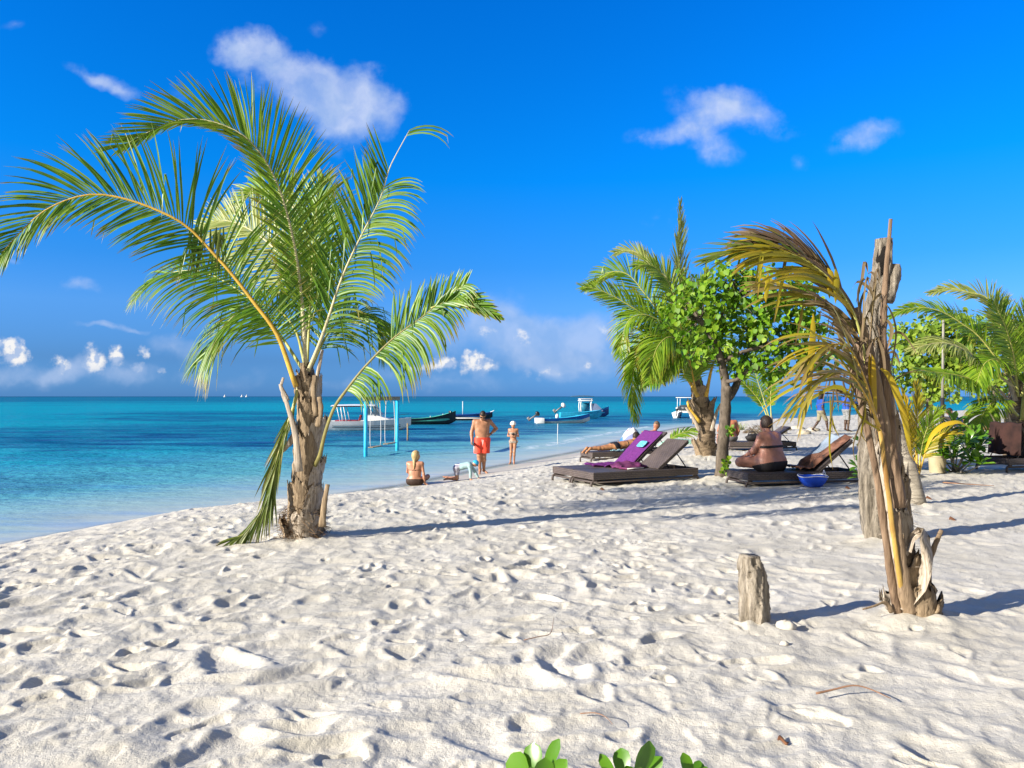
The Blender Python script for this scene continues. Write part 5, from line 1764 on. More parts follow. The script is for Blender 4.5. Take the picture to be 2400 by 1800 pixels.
def cut(h, a=.02, b=.35):
    """Keeps hair above and behind the face: region function from the head frame."""
    c, r, f, u, s = h['c'], h['r'], h['f'], h['u'], h['s']

    def reg(X, Y, Z):
        fx = (X - c[0]) * f[0] + (Y - c[1]) * f[1] + (Z - c[2]) * f[2]
        ux = (X - c[0]) * u[0] + (Y - c[1]) * u[1] + (Z - c[2]) * u[2]
        face = np.minimum(fx - a * s, .055 * s - ux)           # > 0 over the face
        low = (-.075 * s - ux)
        return np.maximum(face, low)
    return reg


def band(p, n, lo_, hi_):
    """Slab between two planes along direction n through p."""
    n = np.array(Vector(n).normalized())
    p = np.array(p, float)

    def reg(X, Y, Z):
        t = (X - p[0]) * n[0] + (Y - p[1]) * n[1] + (Z - p[2]) * n[2]
        return np.maximum(lo_ - t, t - hi_)
    return reg


def both(*rs):
    def reg(X, Y, Z):
        d = rs[0](X, Y, Z)
        for q in rs[1:]:
            d = np.maximum(d, q(X, Y, Z))
        return d
    return reg


def either(*rs):
    def reg(X, Y, Z):
        d = rs[0](X, Y, Z)
        for q in rs[1:]:
            d = np.minimum(d, q(X, Y, Z))
        return d
    return reg


def eyes(h, parent):
    m_ = MB()
    for sg in (-1, 1):
        m_.ball(h['c'] + h['f'] * .083 * h['s'] + h['r'] * .031 * sg * h['s'] + h['u'] * .006 * h['s'], .011 * h['s'], 8)
    return m_.build('eyes', plain('eye_dark', (0.03, 0.02, 0.015), .3), parent)


def person(base, heading, label, name='person'):
    """heading: world direction the figure faces, radians from +Y, clockwise seen from above."""
    return empty(name, base, -heading, label, 'person')


SK_TAN = SKIN('skin_tan', (0.36, 0.175, 0.10))
SK_FAIR = SKIN('skin_sunned', (0.40, 0.19, 0.115))
SK_RED = SKIN('skin_reddened', (0.38, 0.145, 0.078))
SK_DARK = SKIN('skin_dark', (0.06, 0.032, 0.02))
HAIR_D = plain('hair_dark', (0.022, 0.014, 0.01), .55, .4, 40, .6, .004)
HAIR_B = plain('hair_blonde', (0.42, 0.30, 0.14), .5, .35, 40, .6, .004, stretch=(1, 1, .3))
HAIR_G = plain('hair_brown_grey', (0.13, 0.09, 0.06), .6, .4, 40, .6, .004)
BLACKC = plain('cloth_black', (0.016, 0.014, 0.016), .7, .3, 20)

# --- man in red shorts, looking down, hand on hip (faces the camera)
s = 1.03
b_ = at(1130, 1110)
pm = person(b_, R(172), 'tall shirtless man in bright red swim shorts looking down, one hand on his hip')
pm['note'] = ''
del pm['note']
J = dict(pelvis=(0, 0, .96), chest=(0, .02, 1.30), neck=(0, .03, 1.47), head=(-.0, .165, 1.585), shR=(.205, .01, 1.42), shL=(-.205, .01, 1.43), elR=(.285, -.02, 1.13), wrR=(.29, .07, .90),
         elL=(-.40, -.10, 1.22), wrL=(-.205, .055, 1.06), hipR=(.095, 0, .92), hipL=(-.095, 0, .92), knR=(.085, .04, .50), knL=(-.045, .02, .50), anR=(.06, .0, .075), anL=(-.055, -.09, .075), toR=(.085, .17, .02), toL=(-.13, .05, .02))
J = {k: tuple(c * s for c in v) for k, v in J.items()}
hm = {'R': ((0.1, .25, -1), (-1, .2, 0), .9), 'L': ((.75, .55, -.35), (.4, -.6, 0), .35)}
pr, hd_ = human(J, s, 1.16, hands=hm, faced=(.12, .62, -.62), belly=.12)
sdf_mesh('body', pr, SK_TAN, pm)
sdf_mesh('hair', hair_prims(hd_, puff=1.03), HAIR_D, pm, region=cut(hd_, .03))
leg = [p for p in pr if True]
REDS = plain('shorts_red', (0.75, 0.065, 0.035), .6, .12, 6, .5, .012)
sr = human({k: v for k, v in J.items()}, s, 1.16, hands=hm, faced=(.12, .62, -.62), belly=.12)[0]
lp = [p for p in sr if p[0] == 'c' and max(p[1][2], p[2][2]) < 1.34 * s and abs(p[1][0]) < .2 and abs(p[2][0]) < .2 and p[3] > .05] + [('c', A3(.10, .02, .80) * s, A3(.10, .035, .56) * s, .115, .125, .05), ('c', A3(-.09, .02, .80) * s, A3(-.075, .02, .56) * s, .115, .122, .05)]
sh = sdf_mesh('shorts', lp, REDS, pm, region=band((0, 0, 0), (0, 0, 1), .56 * s, .985 * s), grow=.014)
m_ = MB()
m_.box((.012, .185, .88), (.012, .006, .17), Matrix.Rotation(.1, 3, 'Y'))
m_.box((-.012, .187, .90), (.010, .006, .12), Matrix.Rotation(-.12, 3, 'Y'))
m_.build('drawstring', plain('cord_white', (.8, .78, .74), .7), sh)
m_ = MB()
m_.box((.232, .03, .70), (.01, .09, .24))
m_.build('side_stripe', plain('cloth_white', (.8, .78, .76), .7), sh)
m_ = MB()
hc = Vector(hd_['c'])
hr, hf, hu = Vector(hd_['r']), Vector(hd_['f']), Vector(hd_['u'])
for sg in (-1, 1):
    m_.ball(hc + hf * .100 + hr * .038 * sg + hu * .012, (.034, .016, .024), 10, rot=look(hf, hu))
m_.tube([hc + hr * -.082 + hu * .018, hc + hr * -.07 + hf * .085 + hu * .02, hc + hf * .10 + hu * .02, hc + hr * .07 + hf * .085 + hu * .02, hc + hr * .082 + hu * .018], .005, 6)
m_.build('sunglasses', BLACKC, pm)
bd = [('e', np.array(hc) + hd_['f'] * .034 - hd_['u'] * .068, (.055, .062, .052), look(hf, hu), .02)]
sdf_mesh('beard', bd, HAIR_D, pm, region=band(hd_['c'], hd_['u'], -.2, -.062), grow=.004)
m_ = MB()
w_ = Vector(J['wrL'])
e_ = Vector(J['elL'])
dd_ = (w_ - e_).normalized()
m_.tube([w_ - dd_ * .04, w_ - dd_ * .015], [.036, .036], 14)
m_.build('wristwatch', BLACKC, pm)
ph = MB()
ph.box((0, 0, 0), (.012, .15, .075))
o_ = ph.build('phone', BLACKC, bevel=.004)
wr = Vector(J['wrR'])
o_.matrix_world = Matrix.Translation(b_) @ Matrix.Rotation(-R(172), 4, 'Z') @ Matrix.Translation(wr + Vector((-.045, .09, -.09))) @ Matrix.Rotation(-.3, 4, 'X')
tag(o_, 'black phone held low in the hand of the man in red shorts', 'phone')

# --- slim girl in a white hat
s = 0.80
b_ = at(1203, 1088)
pg = person(b_, R(190), 'slim girl in a patterned bikini and white sun hat standing at the water edge')
J = dict(pelvis=(0, 0, .97), chest=(0, .0, 1.30), neck=(0, .01, 1.46), head=(-.0, .04, 1.61), shR=(.165, 0, 1.41), shL=(-.165, 0, 1.41), elR=(.235, -.03, 1.15), wrR=(.05, .19, 1.15), elL=(-.215, .0, 1.14), wrL=(-.09, .22, 1.20),
         hipR=(.085, 0, .92), hipL=(-.085, 0, .92), knR=(.085, .03, .50), knL=(-.05, .03, .50), anR=(.12, -.02, .075), anL=(-.03, -.02, .075), toR=(.14, .14, .02), toL=(-.06, .14, .02))
J = {k: tuple(c * s for c in v) for k, v in J.items()}
hm = {'R': ((-.9, .4, .1), (0, .3, 1), .9), 'L': ((.3, .6, .5), (.6, 0, .5), .9)}
pr, hd_ = human(J, s, .80, True, hm, faced=(-.25, 1, -.12))
sdf_mesh('body', pr, SK_TAN, pg, .010)
eyes(hd_, pg)
BIK = plain('bikini_pattern', (0.22, 0.15, 0.11), .7, .5, 40, c2=(.45, .38, .32))
sdf_mesh('bikini_top', [p for p in pr if p[3 if p[0] == 'c' else 2] is not None and p[0] == 'c' and abs(p[1][0]) < .11 and 1.0 < p[1][2] / s < 1.36 or (p[0] == 'c' and .9 < p[1][2] / s < 1.2 and p[2][2] / s > 1.2 and abs(p[2][0]) < .12)], BIK, pg, .010, band((0, 0, 0), (0, 0, 1), 1.215 * s, 1.305 * s), .007)
sdf_mesh('bikini_bottom', [p for p in pr if p[0] == 'c' and max(p[1][2], p[2][2]) / s < 1.35 and p[3] > .05 * s], BIK, pg, .010, both(band((0, 0, 0), (0, 0, 1), .86 * s, .965 * s)), .006)
m_ = MB()
m_.ball(Vector(J['hipL']) + Vector((-.09, .03, .02)), (.012, .03, .035), 8, .2)
m_.build('tie_bow', BIK, pg)
c = hd_['c']
hp = [('e', c + hd_['u'] * .045 * s, (.092 * s, .108 * s, .088 * s), look(hd_['f'], hd_['u']), .02), ('c', c + hd_['u'] * .03 * s, c + hd_['u'] * .028 * s, .118 * s, .118 * s, .05)]
sdf_mesh('sun_hat', hp, plain('hat_white', (.78, .74, .68), .8), pg, .009, band(c, hd_['u'], .012 * s, .3))
sdf_mesh('hair', hair_prims(hd_), HAIR_G, pg, .010, both(cut(hd_, -.01)))
m_ = MB()
m_.box((0, 0, 0), (.09, .05, .06))
m_.tube([(0, 0, .0), (0, .05, .0)], .022, 12)
o_ = m_.build('camera', BLACKC, bevel=.006)
o_.matrix_world = Matrix.Translation(b_) @ Matrix.Rotation(-R(190), 4, 'Z') @ Matrix.Translation((-.035, .235, .995))
tag(o_, 'small black camera held by the girl in the white hat', 'camera')

# --- woman sitting on the sand, seen from behind
s = 0.95
b_ = at(972, 1138)
pw = person(b_, R(6), 'blonde woman in a dark brown bikini sitting at the water edge with her back turned')
J = dict(pelvis=(0, 0, .13), chest=(-.01, .05, .46), neck=(.0, .05, .62), head=(.02, .07, .765), shR=(.18, .04, .565), shL=(-.18, .05, .565), elR=(.235, .0, .30), wrR=(.27, .0, .06), elL=(-.23, .16, .34), wrL=(-.12, .36, .22),
         hipR=(.11, .02, .12), hipL=(-.11, .02, .12), knR=(.26, .38, .20), knL=(-.16, .44, .30), anR=(.12, .62, .06), anL=(-.12, .74, .06), toR=(.1, .78, .05), toL=(-.12, .88, .08), front=(0, 1, .1))
J = {k: (tuple(c * s for c in v) if k != 'front' else v) for k, v in J.items()}
pr, hd_ = human(J, s, .98, True, {'R': ((.5, .4, -.35), (0, 0, -1), .1), 'L': ((.2, 1, 0), (0, 0, -1), .4)}, faced=(.75, .66, .02), hipw=1.15)
sdf_mesh('body', pr, SK_FAIR, pw)
hp = hair_prims(hd_, puff=1.10) + [('c', hd_['c'] - hd_['f'] * .05 - hd_['u'] * .06, A3(.0, -.06, .52) * s, .05, .018, .03), ('c', A3(.0, -.06, .56) * s, A3(-.01, -.075, .44) * s, .022, .012, .02)]
c, f, u = hd_['c'], hd_['f'], hd_['u']


def reg(X, Y, Z):
    fx = (X - c[0]) * f[0] + (Y - c[1]) * f[1] + (Z - c[2]) * f[2]
    ux = (X - c[0]) * u[0] + (Y - c[1]) * u[1] + (Z - c[2]) * u[2]
    return np.minimum(fx - .03, .06 - ux)


sdf_mesh('hair', hp, HAIR_B, pw, region=reg)
BRN = plain('bikini_brown', (0.035, 0.018, 0.012), .7, .3, 20)
tor = [p for p in pr if p[0] == 'c' and p[3] > .08]
st_ = sdf_mesh('bikini_top', tor, BRN, pw, region=band((0, 0, .405 * s), (0, 0, 1), -.010, .010), grow=.006)
m_ = MB()
for sg in (-1, 1):
    m_.ball((.0 + .028 * sg, -.065 * s, .395 * s), (.03, .01, .02), 8)
    m_.ball((.0 + .014 * sg, -.07 * s, .355 * s), (.012, .008, .04), 8)
m_.build('tie_bow', BRN, pw)
sdf_mesh('bikini_bottom', tor, BRN, pw, region=band((0, 0, 0), (0, .15, 1), -.05, .165 * s), grow=.006)
eyes(hd_, pw)

# --- child crawling
s = 0.66
b_ = at(1078, 1126)
pc = person(b_, R(96), 'small child in a pale blue shirt, striped shorts and blue cap crawling in the sand')
J = dict(pelvis=(0, -.12, .50), chest=(0, .30, .60), neck=(0, .47, .62), head=(0, .60, .66), shR=(.15, .40, .58), shL=(-.15, .40, .58), elR=(.17, .44, .30), wrR=(.17, .44, .06), elL=(-.16, .55, .34), wrL=(-.14, .70, .08),
         hipR=(.09, -.13, .46), hipL=(-.09, -.13, .46), knR=(.10, -.10, .07), knL=(-.10, -.12, .07), anR=(.11, -.50, .07), anL=(-.11, -.54, .10), toR=(.11, -.60, .03), toL=(-.11, -.66, .12), front=(0, .3, -1))
J = {k: (tuple(c * s for c in v) if k != 'front' else v) for k, v in J.items()}
pr, hd_ = human(J, s, 1.0, hands={'R': ((0, 1, -.2), (0, 0, -1), .1), 'L': ((0, 1, -.2), (0, 0, -1), .1)}, faced=(0, .75, -.65), up=(0, .65, .75))
sdf_mesh('body', pr, SK_FAIR, pc, .009)
eyes(hd_, pc)
TEAL = plain('shirt_pale_blue', (0.27, 0.40, 0.42), .7, .15, 8)
tp = [p for p in pr if p[0] == 'c' and p[3] > .03 * s * 1.1 and min(p[1][1], p[2][1]) > -.14 * s and not (p[1][2] < .2 * s and p[2][2] < .2 * s)]
sdf_mesh('shirt', [p for p in tp if max(p[1][1], p[2][1]) > .05 * s and p[2][2] > .05 * s and not (abs(p[1][0] - J['hipR'][0]) < .01 and p[2][2] < .2 * s)], TEAL, pc, .009, both(lambda X, Y, Z: .0 * s - Y, lambda X, Y, Z: Y - .50 * s + np.where(Z < .5 * s, -.3, 0), lambda X, Y, Z: .10 * s - Z), .009)
m, g = new_mat('shorts_striped')
oz = g.n('SeparateXYZ', Vector=g.obj()).outputs['Z']
st_ = g.m('GREATER_THAN', g.m('SINE', g.m('MULTIPLY', oz, 190.0)), 0.1)
finish(g, principled(g, g.mix(st_, (.07, .06, .20), (.72, .70, .72)), .7))
lp = [p for p in pr if p[0] == 'c' and p[3] > .05 * s and p[1][1] < .1 * s and p[2][1] < .35 * s]
sdf_mesh('shorts', lp, m, pc, .009, both(lambda X, Y, Z: Y - .01 * s, band((0, 0, 0), (0, 0, 1), .21 * s, .75 * s)), .011)
c, f, u = hd_['c'], hd_['f'], hd_['u']
m_ = MB()
CAPB = plain('cap_blue', (0.02, 0.30, 0.55), .7)
sdf_mesh('cap', [('e', c + u * .02 * s, (.104 * s, .124 * s, .122 * s), look(f, u), .02)], CAPB, pc, .008, band(c, Vector(u) - Vector(f) * .25, .0, .4))
hf, hu, hr = Vector(f), Vector(u), Vector(hd_['r'])
pk = []
for i in range(9):
    a = R(-70 + 140 * i / 8)
    pk.append([Vector(c) + hu * .02 * s + (hf * math.cos(a) + hr * math.sin(a)) * .10 * s, Vector(c) + hu * .0 * s + (hf * math.cos(a) * 1.75 + hr * math.sin(a) * 1.05) * .10 * s])
m_.loft(pk, close=False, caps=False)
o_ = m_.build('cap_peak', plain('cap_peak_blue', (0.015, 0.12, 0.26), .7), pc)
so = o_.modifiers.new('thick', 'SOLIDIFY')
so.thickness = .006


# ---------------------------------------------------------------- wicker loungers
def wicker(name, c1, c2, sc=1.0):
    m, g = new_mat(name)
    tc_ = g.t.nodes.new('ShaderNodeTexCoord')
    o = g.n('SeparateXYZ', Vector=tc_.outputs['Object'])
    nn = g.n('SeparateXYZ', Vector=tc_.outputs['Normal'])
    ax_, az = g.m('ABSOLUTE', nn.outputs['X']), g.m('ABSOLUTE', nn.outputs['Z'])
    kx, kz = g.m('GREATER_THAN', ax_, .7), g.m('GREATER_THAN', az, .6)
    u_ = g.m('ADD', g.m('MULTIPLY', o.outputs['X'], g.m('SUBTRACT', 1.0, kx)), g.m('MULTIPLY', o.outputs['Y'], kx))
    v_ = g.m('ADD', g.m('MULTIPLY', o.outputs['Z'], g.m('SUBTRACT', 1.0, kz)), g.m('MULTIPLY', o.outputs['Y'], kz))
    uv_ = g.n('CombineXYZ', X=u_, Y=v_)
    br = g.n('TexBrick', Vector=uv_.outputs[0], Color1=c1, Color2=c2, Mortar=(.010, .008, .008), Scale=1.0)
    br.offset = .5
    for k_, v in (('Mortar Size', .014 * sc), ('Mortar Smooth', .6), ('Brick Width', .078 * sc), ('Row Height', .030 * sc)):
        br.inputs[k_].default_value = v
    col = g.mix(g.m('MULTIPLY', g.noise(g.obj(), 3.0, 4.0), .5), br.outputs['Color'], tuple(x * 1.9 for x in c2))
    w = g.m('MULTIPLY', g.m('SINE', g.m('MULTIPLY', u_, 80.0 / sc)), g.m('SINE', g.m('MULTIPLY', v_, 105.0 / sc)))
    nb = g.bump(g.m('ADD', g.m('SUBTRACT', 1.0, br.outputs['Fac']), g.m('MULTIPLY', w, .3)), .9, .008)
    finish(g, principled(g, col, .5, nb, .4))
    return m


WICK = wicker('wicker_brown', (.055, .042, .039), (.145, .114, .103))
WICK_D = wicker('wicker_dark', (.055, .045, .045), (.085, .07, .068))
LEGM = plain('wicker_leg', (.07, .055, .05), .6, .3, 20)
STRUT = plain('steel_dark', (.03, .028, .03), .4, .2, 10, metallic=.6)


def lounger(base, rz, label, L=2.05, W=.66, back=R(37), wick=None, hinge=.60, legs=True):
    """Local x runs from the foot (0) to the head (L); y from -W/2 to W/2; deck at .33 m."""
    base = Vector(base) - Vector((0, 0, .095))
    t_ = empty('sun_lounger', base, rz, label, 'sun lounger', 'wicker sun loungers on the sand')
    wk = wick or WICK
    top, ap = .33, .125
    th = .03
    m_ = MB()
    for y in (-W / 2, W / 2):
        m_.box((L / 2, y, top - ap / 2), (L, th, ap))
    for x in (th / 2 + .001, L - th / 2 - .001):
        m_.box((x, 0, top - ap / 2), (th, W - th - .004, ap - .002))
    m_.build('frame', wk, t_, bevel=.008, smooth=False)
    hx = L * hinge
    m_ = MB()
    m_.box((hx / 2 + .012, 0, top - .012), (hx - .05, W - th - .006, .03))
    m_.build('seat', wk, t_, bevel=.006, smooth=False)
    bl = L - hx - .02
    m_ = MB()
    rot = Matrix.Rotation(-back, 3, 'Y')
    ctr = Vector((hx + math.cos(back) * bl / 2, 0, top + .005 + math.sin(back) * bl / 2))
    m_.box(ctr, (bl, W - th * 2 - .01, .035), rot)
    b_o = m_.build('backrest', wk, t_, bevel=.008, smooth=False)
    m_ = MB()
    for y in (-W / 2 + .05, W / 2 - .05):
        m_.box(ctr + rot @ Vector((0, y, -.03)), (bl * .96, .03, .025), rot)
    m_.build('backrest_frame', LEGM, b_o, bevel=.004)
    for y in (-W / 2 + .06, W / 2 - .06):
        m_ = MB()
        p0 = Vector((hx + math.cos(back) * bl * .62, y, top + math.sin(back) * bl * .62 - .03))
        m_.tube([p0, Vector((min(L - .06, p0.x + .26), y, top - .05))], .011, 8)
        m_.build('strut', STRUT, t_)
    m_ = MB()
    for y in (-W / 2 + .01, W / 2 - .01):
        m_.tube([(.02, y, .165), (L - .02, y, .165)], .02, 10)
    m_.tube([(.03, -W / 2, .165), (.03, W / 2, .165)], .02, 10)
    m_.build('runner', LEGM, t_)
    for x, sg in ((.03, -1), (L - .03, 1)):
        for y in (-W / 2 + .02, W / 2 - .02):
            m_ = MB()
            m_.tube(spline([(x - sg * .06, y, .20), (x + sg * .03, y, .17), (x + sg * .05, y, .10), (x + sg * .045, y, .06), (x + sg * .04, y, .0)], 9), .022, 9)
            m_.build('leg', LEGM, t_)
    return t_


def frame_of(t_):
    return Matrix.Translation(t_.location) @ Matrix.Rotation(t_.rotation_euler.z, 4, 'Z')


def cloth(name, fn, nu, nv, mat_, label, cat, thick=.008, origin=None):
    """A cloth laid over something: fn(u, v) gives world points for u, v in 0..1."""
    grid = [[fn(i / (nu - 1), k / (nv - 1)) for k in range(nv)] for i in range(nu)]
    m_ = MB()
    m_.loft(grid, close=False, caps=False)
    o = m_.build(name, mat_, origin=origin or grid[nu // 2][nv // 2])
    so = o.modifiers.new('thick', 'SOLIDIFY')
    so.thickness = thick
    so.offset = 1
    if cat:
        tag(o, label, cat)
    return o


AZ = R(26)
ax1 = Vector((math.cos(AZ), math.sin(AZ), 0))
ay1 = Vector((-math.sin(AZ), math.cos(AZ), 0))
near = at(1390, 1141)
W1, L1 = .70, 2.25


def place(corner, along, across):
    p = corner + ax1 * along + ay1 * across
    p.z = gz(p.x, p.y)
    return p


lA = lounger(place(near, 0, W1 / 2), AZ, 'empty brown wicker lounger nearest the camera with its backrest raised', L1, W1 - .02, R(36), hinge=.62)
lB = lounger(place(near, 0, W1 * 1.5 + .01), AZ, 'brown wicker lounger with the purple towel over its backrest', L1, W1 - .02, R(40), hinge=.60)
for l_ in (lA, lB):
    l_.location.z = max(lA.location.z, lB.location.z)

r_ = random.Random(3)
PURP = plain('towel_purple', (0.10, 0.014, 0.135), .85, .15, 30, .5, .006, c2=(.145, .024, .175))
FB = frame_of(lB)


def purple(u, v):
    # u along: 0 on the seat towards the foot, 1 at the backrest top; v across
    hx = L1 * .60
    bl = L1 - hx - .02
    y = lerp(-.30, .30, v)
    if u < .36:
        t = u / .36
        x = lerp(.62 + .18 * abs(v - .4) + .10 * math.sin(v * 17), hx - .02, t)
        z = .345 + .03 * abs(math.sin(t * 9 + v * 7)) * (1 - t * .3) + .014 * math.sin(v * 31 + t * 11)
        y = y * (1 + .1 * math.sin(t * 8)) - .02
    else:
        t = (u - .36) / .64
        x = hx + math.cos(R(40)) * bl * t * 1.02
        z = .365 + math.sin(R(40)) * bl * t * 1.02 + .02 + .022 * math.sin(v * 11 + t * 4) * (1 - t * .7) + .03 * (1 - t) ** 3 * abs(math.sin(v * 9))
    return FB @ Vector((x, y, z))


cloth('beach_towel', purple, 44, 26, PURP, 'purple towel spread over the raised backrest of a lounger', 'towel')
m_ = MB()
rot = FB.to_3x3() @ Matrix.Rotation(-R(40), 3, 'Y')
c = FB @ Vector((L1 * .60 + math.cos(R(40)) * .46, -.10, .42 + math.sin(R(40)) * .46))
vs = []
rings = []
for i, (w, h) in enumerate(((.96, .2), (1.0, .6), (1.0, 1.0), (.85, 1.25))):
    ring = []
    for k in range(16):
        a = 2 * math.pi * k / 16
        sx = math.copysign(abs(math.cos(a)) ** .45, math.cos(a))
        sy = math.copysign(abs(math.sin(a)) ** .45, math.sin(a))
        ring.append(c + rot @ Vector((sx * .085 * w, sy * .115 * w, .018 * h)))
    rings.append(ring)
m_.loft(rings)
o_ = m_.build('pouch', plain('pouch_blue', (.03, .34, .62), .6, .45, 24, c2=(.20, .58, .78)), origin=c)
tag(o_, 'small bright blue pouch lying on the purple towel', 'pouch')

FA = frame_of(lA)
MAROON = plain('cloth_maroon', (.10, .018, .075), .8, .4, 12, .5, .006)


def heap(u, v):
    x = lerp(.78, 1.36, u) + .03 * math.sin(v * 9)
    y = lerp(-.02, .40, v) + .04 * math.sin(u * 7)
    z = .36 + .085 * math.sin(math.pi * min(1, max(0, u))) ** .6 * math.sin(math.pi * v) ** .5 + .022 * math.sin(u * 19 + v * 8) * math.sin(v * 15)
    return FA @ Vector((x, y, z))


cloth('folded_clothes', heap, 26, 20, MAROON, 'crumpled dark maroon clothes lying on the seat of the nearest lounger', 'clothes', .012)
m_ = MB()
m_.box((0, 0, 0), (.40, .22, .03))
o_ = m_.build('book', plain('book_maroon', (.12, .02, .07), .5), bevel=.004)
o_.matrix_world = FA @ Matrix.Translation((.98, -.06, .356)) @ Matrix.Rotation(.12, 4, 'Z')
tag(o_, 'flat maroon magazine with a white edge on the nearest lounger', 'magazine')
m_ = MB()
m_.box((0, -.113, -.002), (.39, .004, .02))
m_.build('page_edge', plain('paper_white', (.75, .73, .7), .8), o_)

# --- loungers behind, with the prone woman and the reading man
pA = at(1388, 1082)
AZ3 = R(22)
lC = lounger(pA + Vector((-math.sin(AZ3), math.cos(AZ3), 0)) * .35, AZ3, 'wicker lounger under the sunbathing woman in a black bikini', 2.1, .68, R(14), hinge=.62)
FC = frame_of(lC)
b_ = FC @ Vector((0, 0, .345))
pp = empty('person', b_, AZ3, 'woman in a black bikini lying face down on a wicker lounger', 'person')
s = .95
J = dict(pelvis=(.92, 0, .13), chest=(1.30, 0, .17), neck=(1.50, 0, .28), head=(1.60, .02, .38), shR=(1.42, -.17, .20), shL=(1.42, .17, .20), elR=(1.48, -.20, .0), wrR=(1.68, -.10, .03), elL=(1.48, .20, .0), wrL=(1.68, .1, .03),
         hipR=(.86, -.095, .11), hipL=(.86, .095, .11), knR=(.46, -.08, .075), knL=(.46, .10, .075), anR=(.08, -.07, .075), anL=(.06, .10, .075), toR=(-.04, -.07, -.03), toL=(-.06, .10, -.03), front=(.1, 0, -1))
pr, hd_ = human(J, s, 1.0, True, {'R': ((1, .3, 0), (0, 0, -1), .2), 'L': ((1, -.3, 0), (0, 0, -1), .2)}, faced=(1, 0, -.2), up=(0, 0, 1), hipw=1.1)
sdf_mesh('body', pr, SKIN('skin_golden', (.37, .175, .08)), pp)
sdf_mesh('hair', hair_prims(hd_, puff=1.06), HAIR_D, pp, region=cut(hd_, .02))
tor = [p for p in pr if p[0] == 'c' and p[3] > .08]
sdf_mesh('bikini_bottom', tor, BLACKC, pp, region=both(band((.93, 0, .1), (1, 0, .35), -.11, .07), lambda X, Y, Z: .08 - Z), grow=.006)
sdf_mesh('bikini_top', tor, BLACKC, pp, region=band((1.24, 0, 0), (1, 0, 0), -.012, .012), grow=.006)
m_ = MB()
for k in range(10):
    m_.ball((.70 + .016 * k, -.31 + .02 * math.sin(k), .02), (.04, .05, .02 + .015 * r_.random()), 8, .15)
o_ = cloth('swim_towel', lambda u, v: FC @ Vector((lerp(.62, .98, u), lerp(-.36, -.22, v), .36 + .03 * math.sin(u * 14) * math.sin(v * 5) + .02)), 16, 8, plain('cloth_teal', (.05, .28, .38), .8, .4, 14, c2=(.35, .5, .55)), 'crumpled teal cloth beside the sunbathing woman', 'towel')

pB = at(1500, 1072)
lD = lounger(FC @ Vector((1.15, 1.0, 0)) * 1.0, AZ3, 'wicker lounger with the short haired man under a striped towel', 2.1, .68, R(38), hinge=.62)
lD.location.z = gz(lD.location.x, lD.location.y) - .095
FD = frame_of(lD)
pd = empty('person', FD @ Vector((0, 0, .345)), AZ3, 'short haired man reclining on a lounger with raised knees under a striped towel', 'person')
J = dict(pelvis=(1.22, 0, .12), chest=(1.52, 0, .36), neck=(1.68, 0, .50), head=(1.74, 0, .66), shR=(1.62, -.18, .43), shL=(1.62, .18, .43), elR=(1.42, -.26, .26), wrR=(1.30, -.10, .40), elL=(1.42, .26, .26), wrL=(1.30, .10, .40),
         hipR=(1.18, -.10, .12), hipL=(1.18, .10, .12), knR=(.86, -.10, .50), knL=(.84, .10, .48), anR=(.60, -.1, .08), anL=(.56, .1, .08), toR=(.40, -.1, .04), toL=(.36, .1, .04), front=(-.75, 0, .65))
pr, hd_ = human(J, 1.0, 1.05, hands={'R': ((-.4, .7, .5), (1, 0, 0), .7), 'L': ((-.4, -.7, .5), (1, 0, 0), .7)}, faced=(-1, -.15, -.15), up=(0, 0, 1))
sdf_mesh('body', pr, SK_RED, pd)
sdf_mesh('hair', hair_prims(hd_, puff=1.0), HAIR_G, pd, region=cut(hd_, .02))
eyes(hd_, pd)
m, g = new_mat('towel_striped')
oc = g.n('SeparateXYZ', Vector=g.obj())
w = g.m('ADD', g.m('MULTIPLY', oc.outputs['Y'], 26.0), g.m('MULTIPLY', g.noise(g.obj(), 3.0, 2.0), 3.0))
st1 = g.step(g.m('SINE', w), .1, .5)
col = g.mix(st1, (.50, .50, .55), (.20, .23, .45))
col = g.mix(g.step(oc.outputs['X'], -.12, -.22), col, (.03, .16, .40))
finish(g, principled(g, col, .85))


def kneecloth(u, v):
    # over the knees from the lap to the shins
    xs = [1.15, 1.0, .86, .72, .58, .45]
    zs = [.32, .50, .60, .46, .26, .10]
    x, z = float(np.interp(u, np.linspace(0, 1, 6), xs)), float(np.interp(u, np.linspace(0, 1, 6), zs))
    y = lerp(-.30, .30, v)
    z -= 1.6 * max(0, abs(y) - .14) * .9
    return FD @ Vector((x + .02 * math.sin(v * 12), y * (1 - .1 * u), .36 + max(z, .0) + .015 * math.sin(v * 20 + u * 7)))


cloth('beach_towel', kneecloth, 24, 20, m, 'white and blue striped towel over the knees of the reclining man', 'towel')

# --- lounger behind the tree with a sitting person
pE = at(1708, 1056)
lE = lounger(pE + Vector((0, .35, 0)), R(5), 'wicker lounger behind the tree with its backrest tilted to the right', 1.95, .66, R(33), hinge=.60)
FE = frame_of(lE)
pe = empty('person', FE @ Vector((.12, 0, .345)), R(5), 'sunburnt person seen from behind sitting on the lounger behind the tree trunk', 'person')
s = 1.0
J = dict(pelvis=(0, 0, .10), chest=(.0, .06, .42), neck=(0, .09, .58), head=(0, .16, .72), shR=(.20, .06, .53), shL=(-.20, .06, .53), elR=(.27, .02, .28), wrR=(.22, .10, .06), elL=(-.27, .12, .30), wrL=(-.16, .34, .20),
         hipR=(.11, .02, .10), hipL=(-.11, .02, .10), knR=(.13, .45, .10), knL=(-.13, .45, .10), anR=(.13, .55, -.28), anL=(-.13, .55, -.28), toR=(.13, .70, -.33), toL=(-.13, .70, -.33), front=(0, 1, .1))
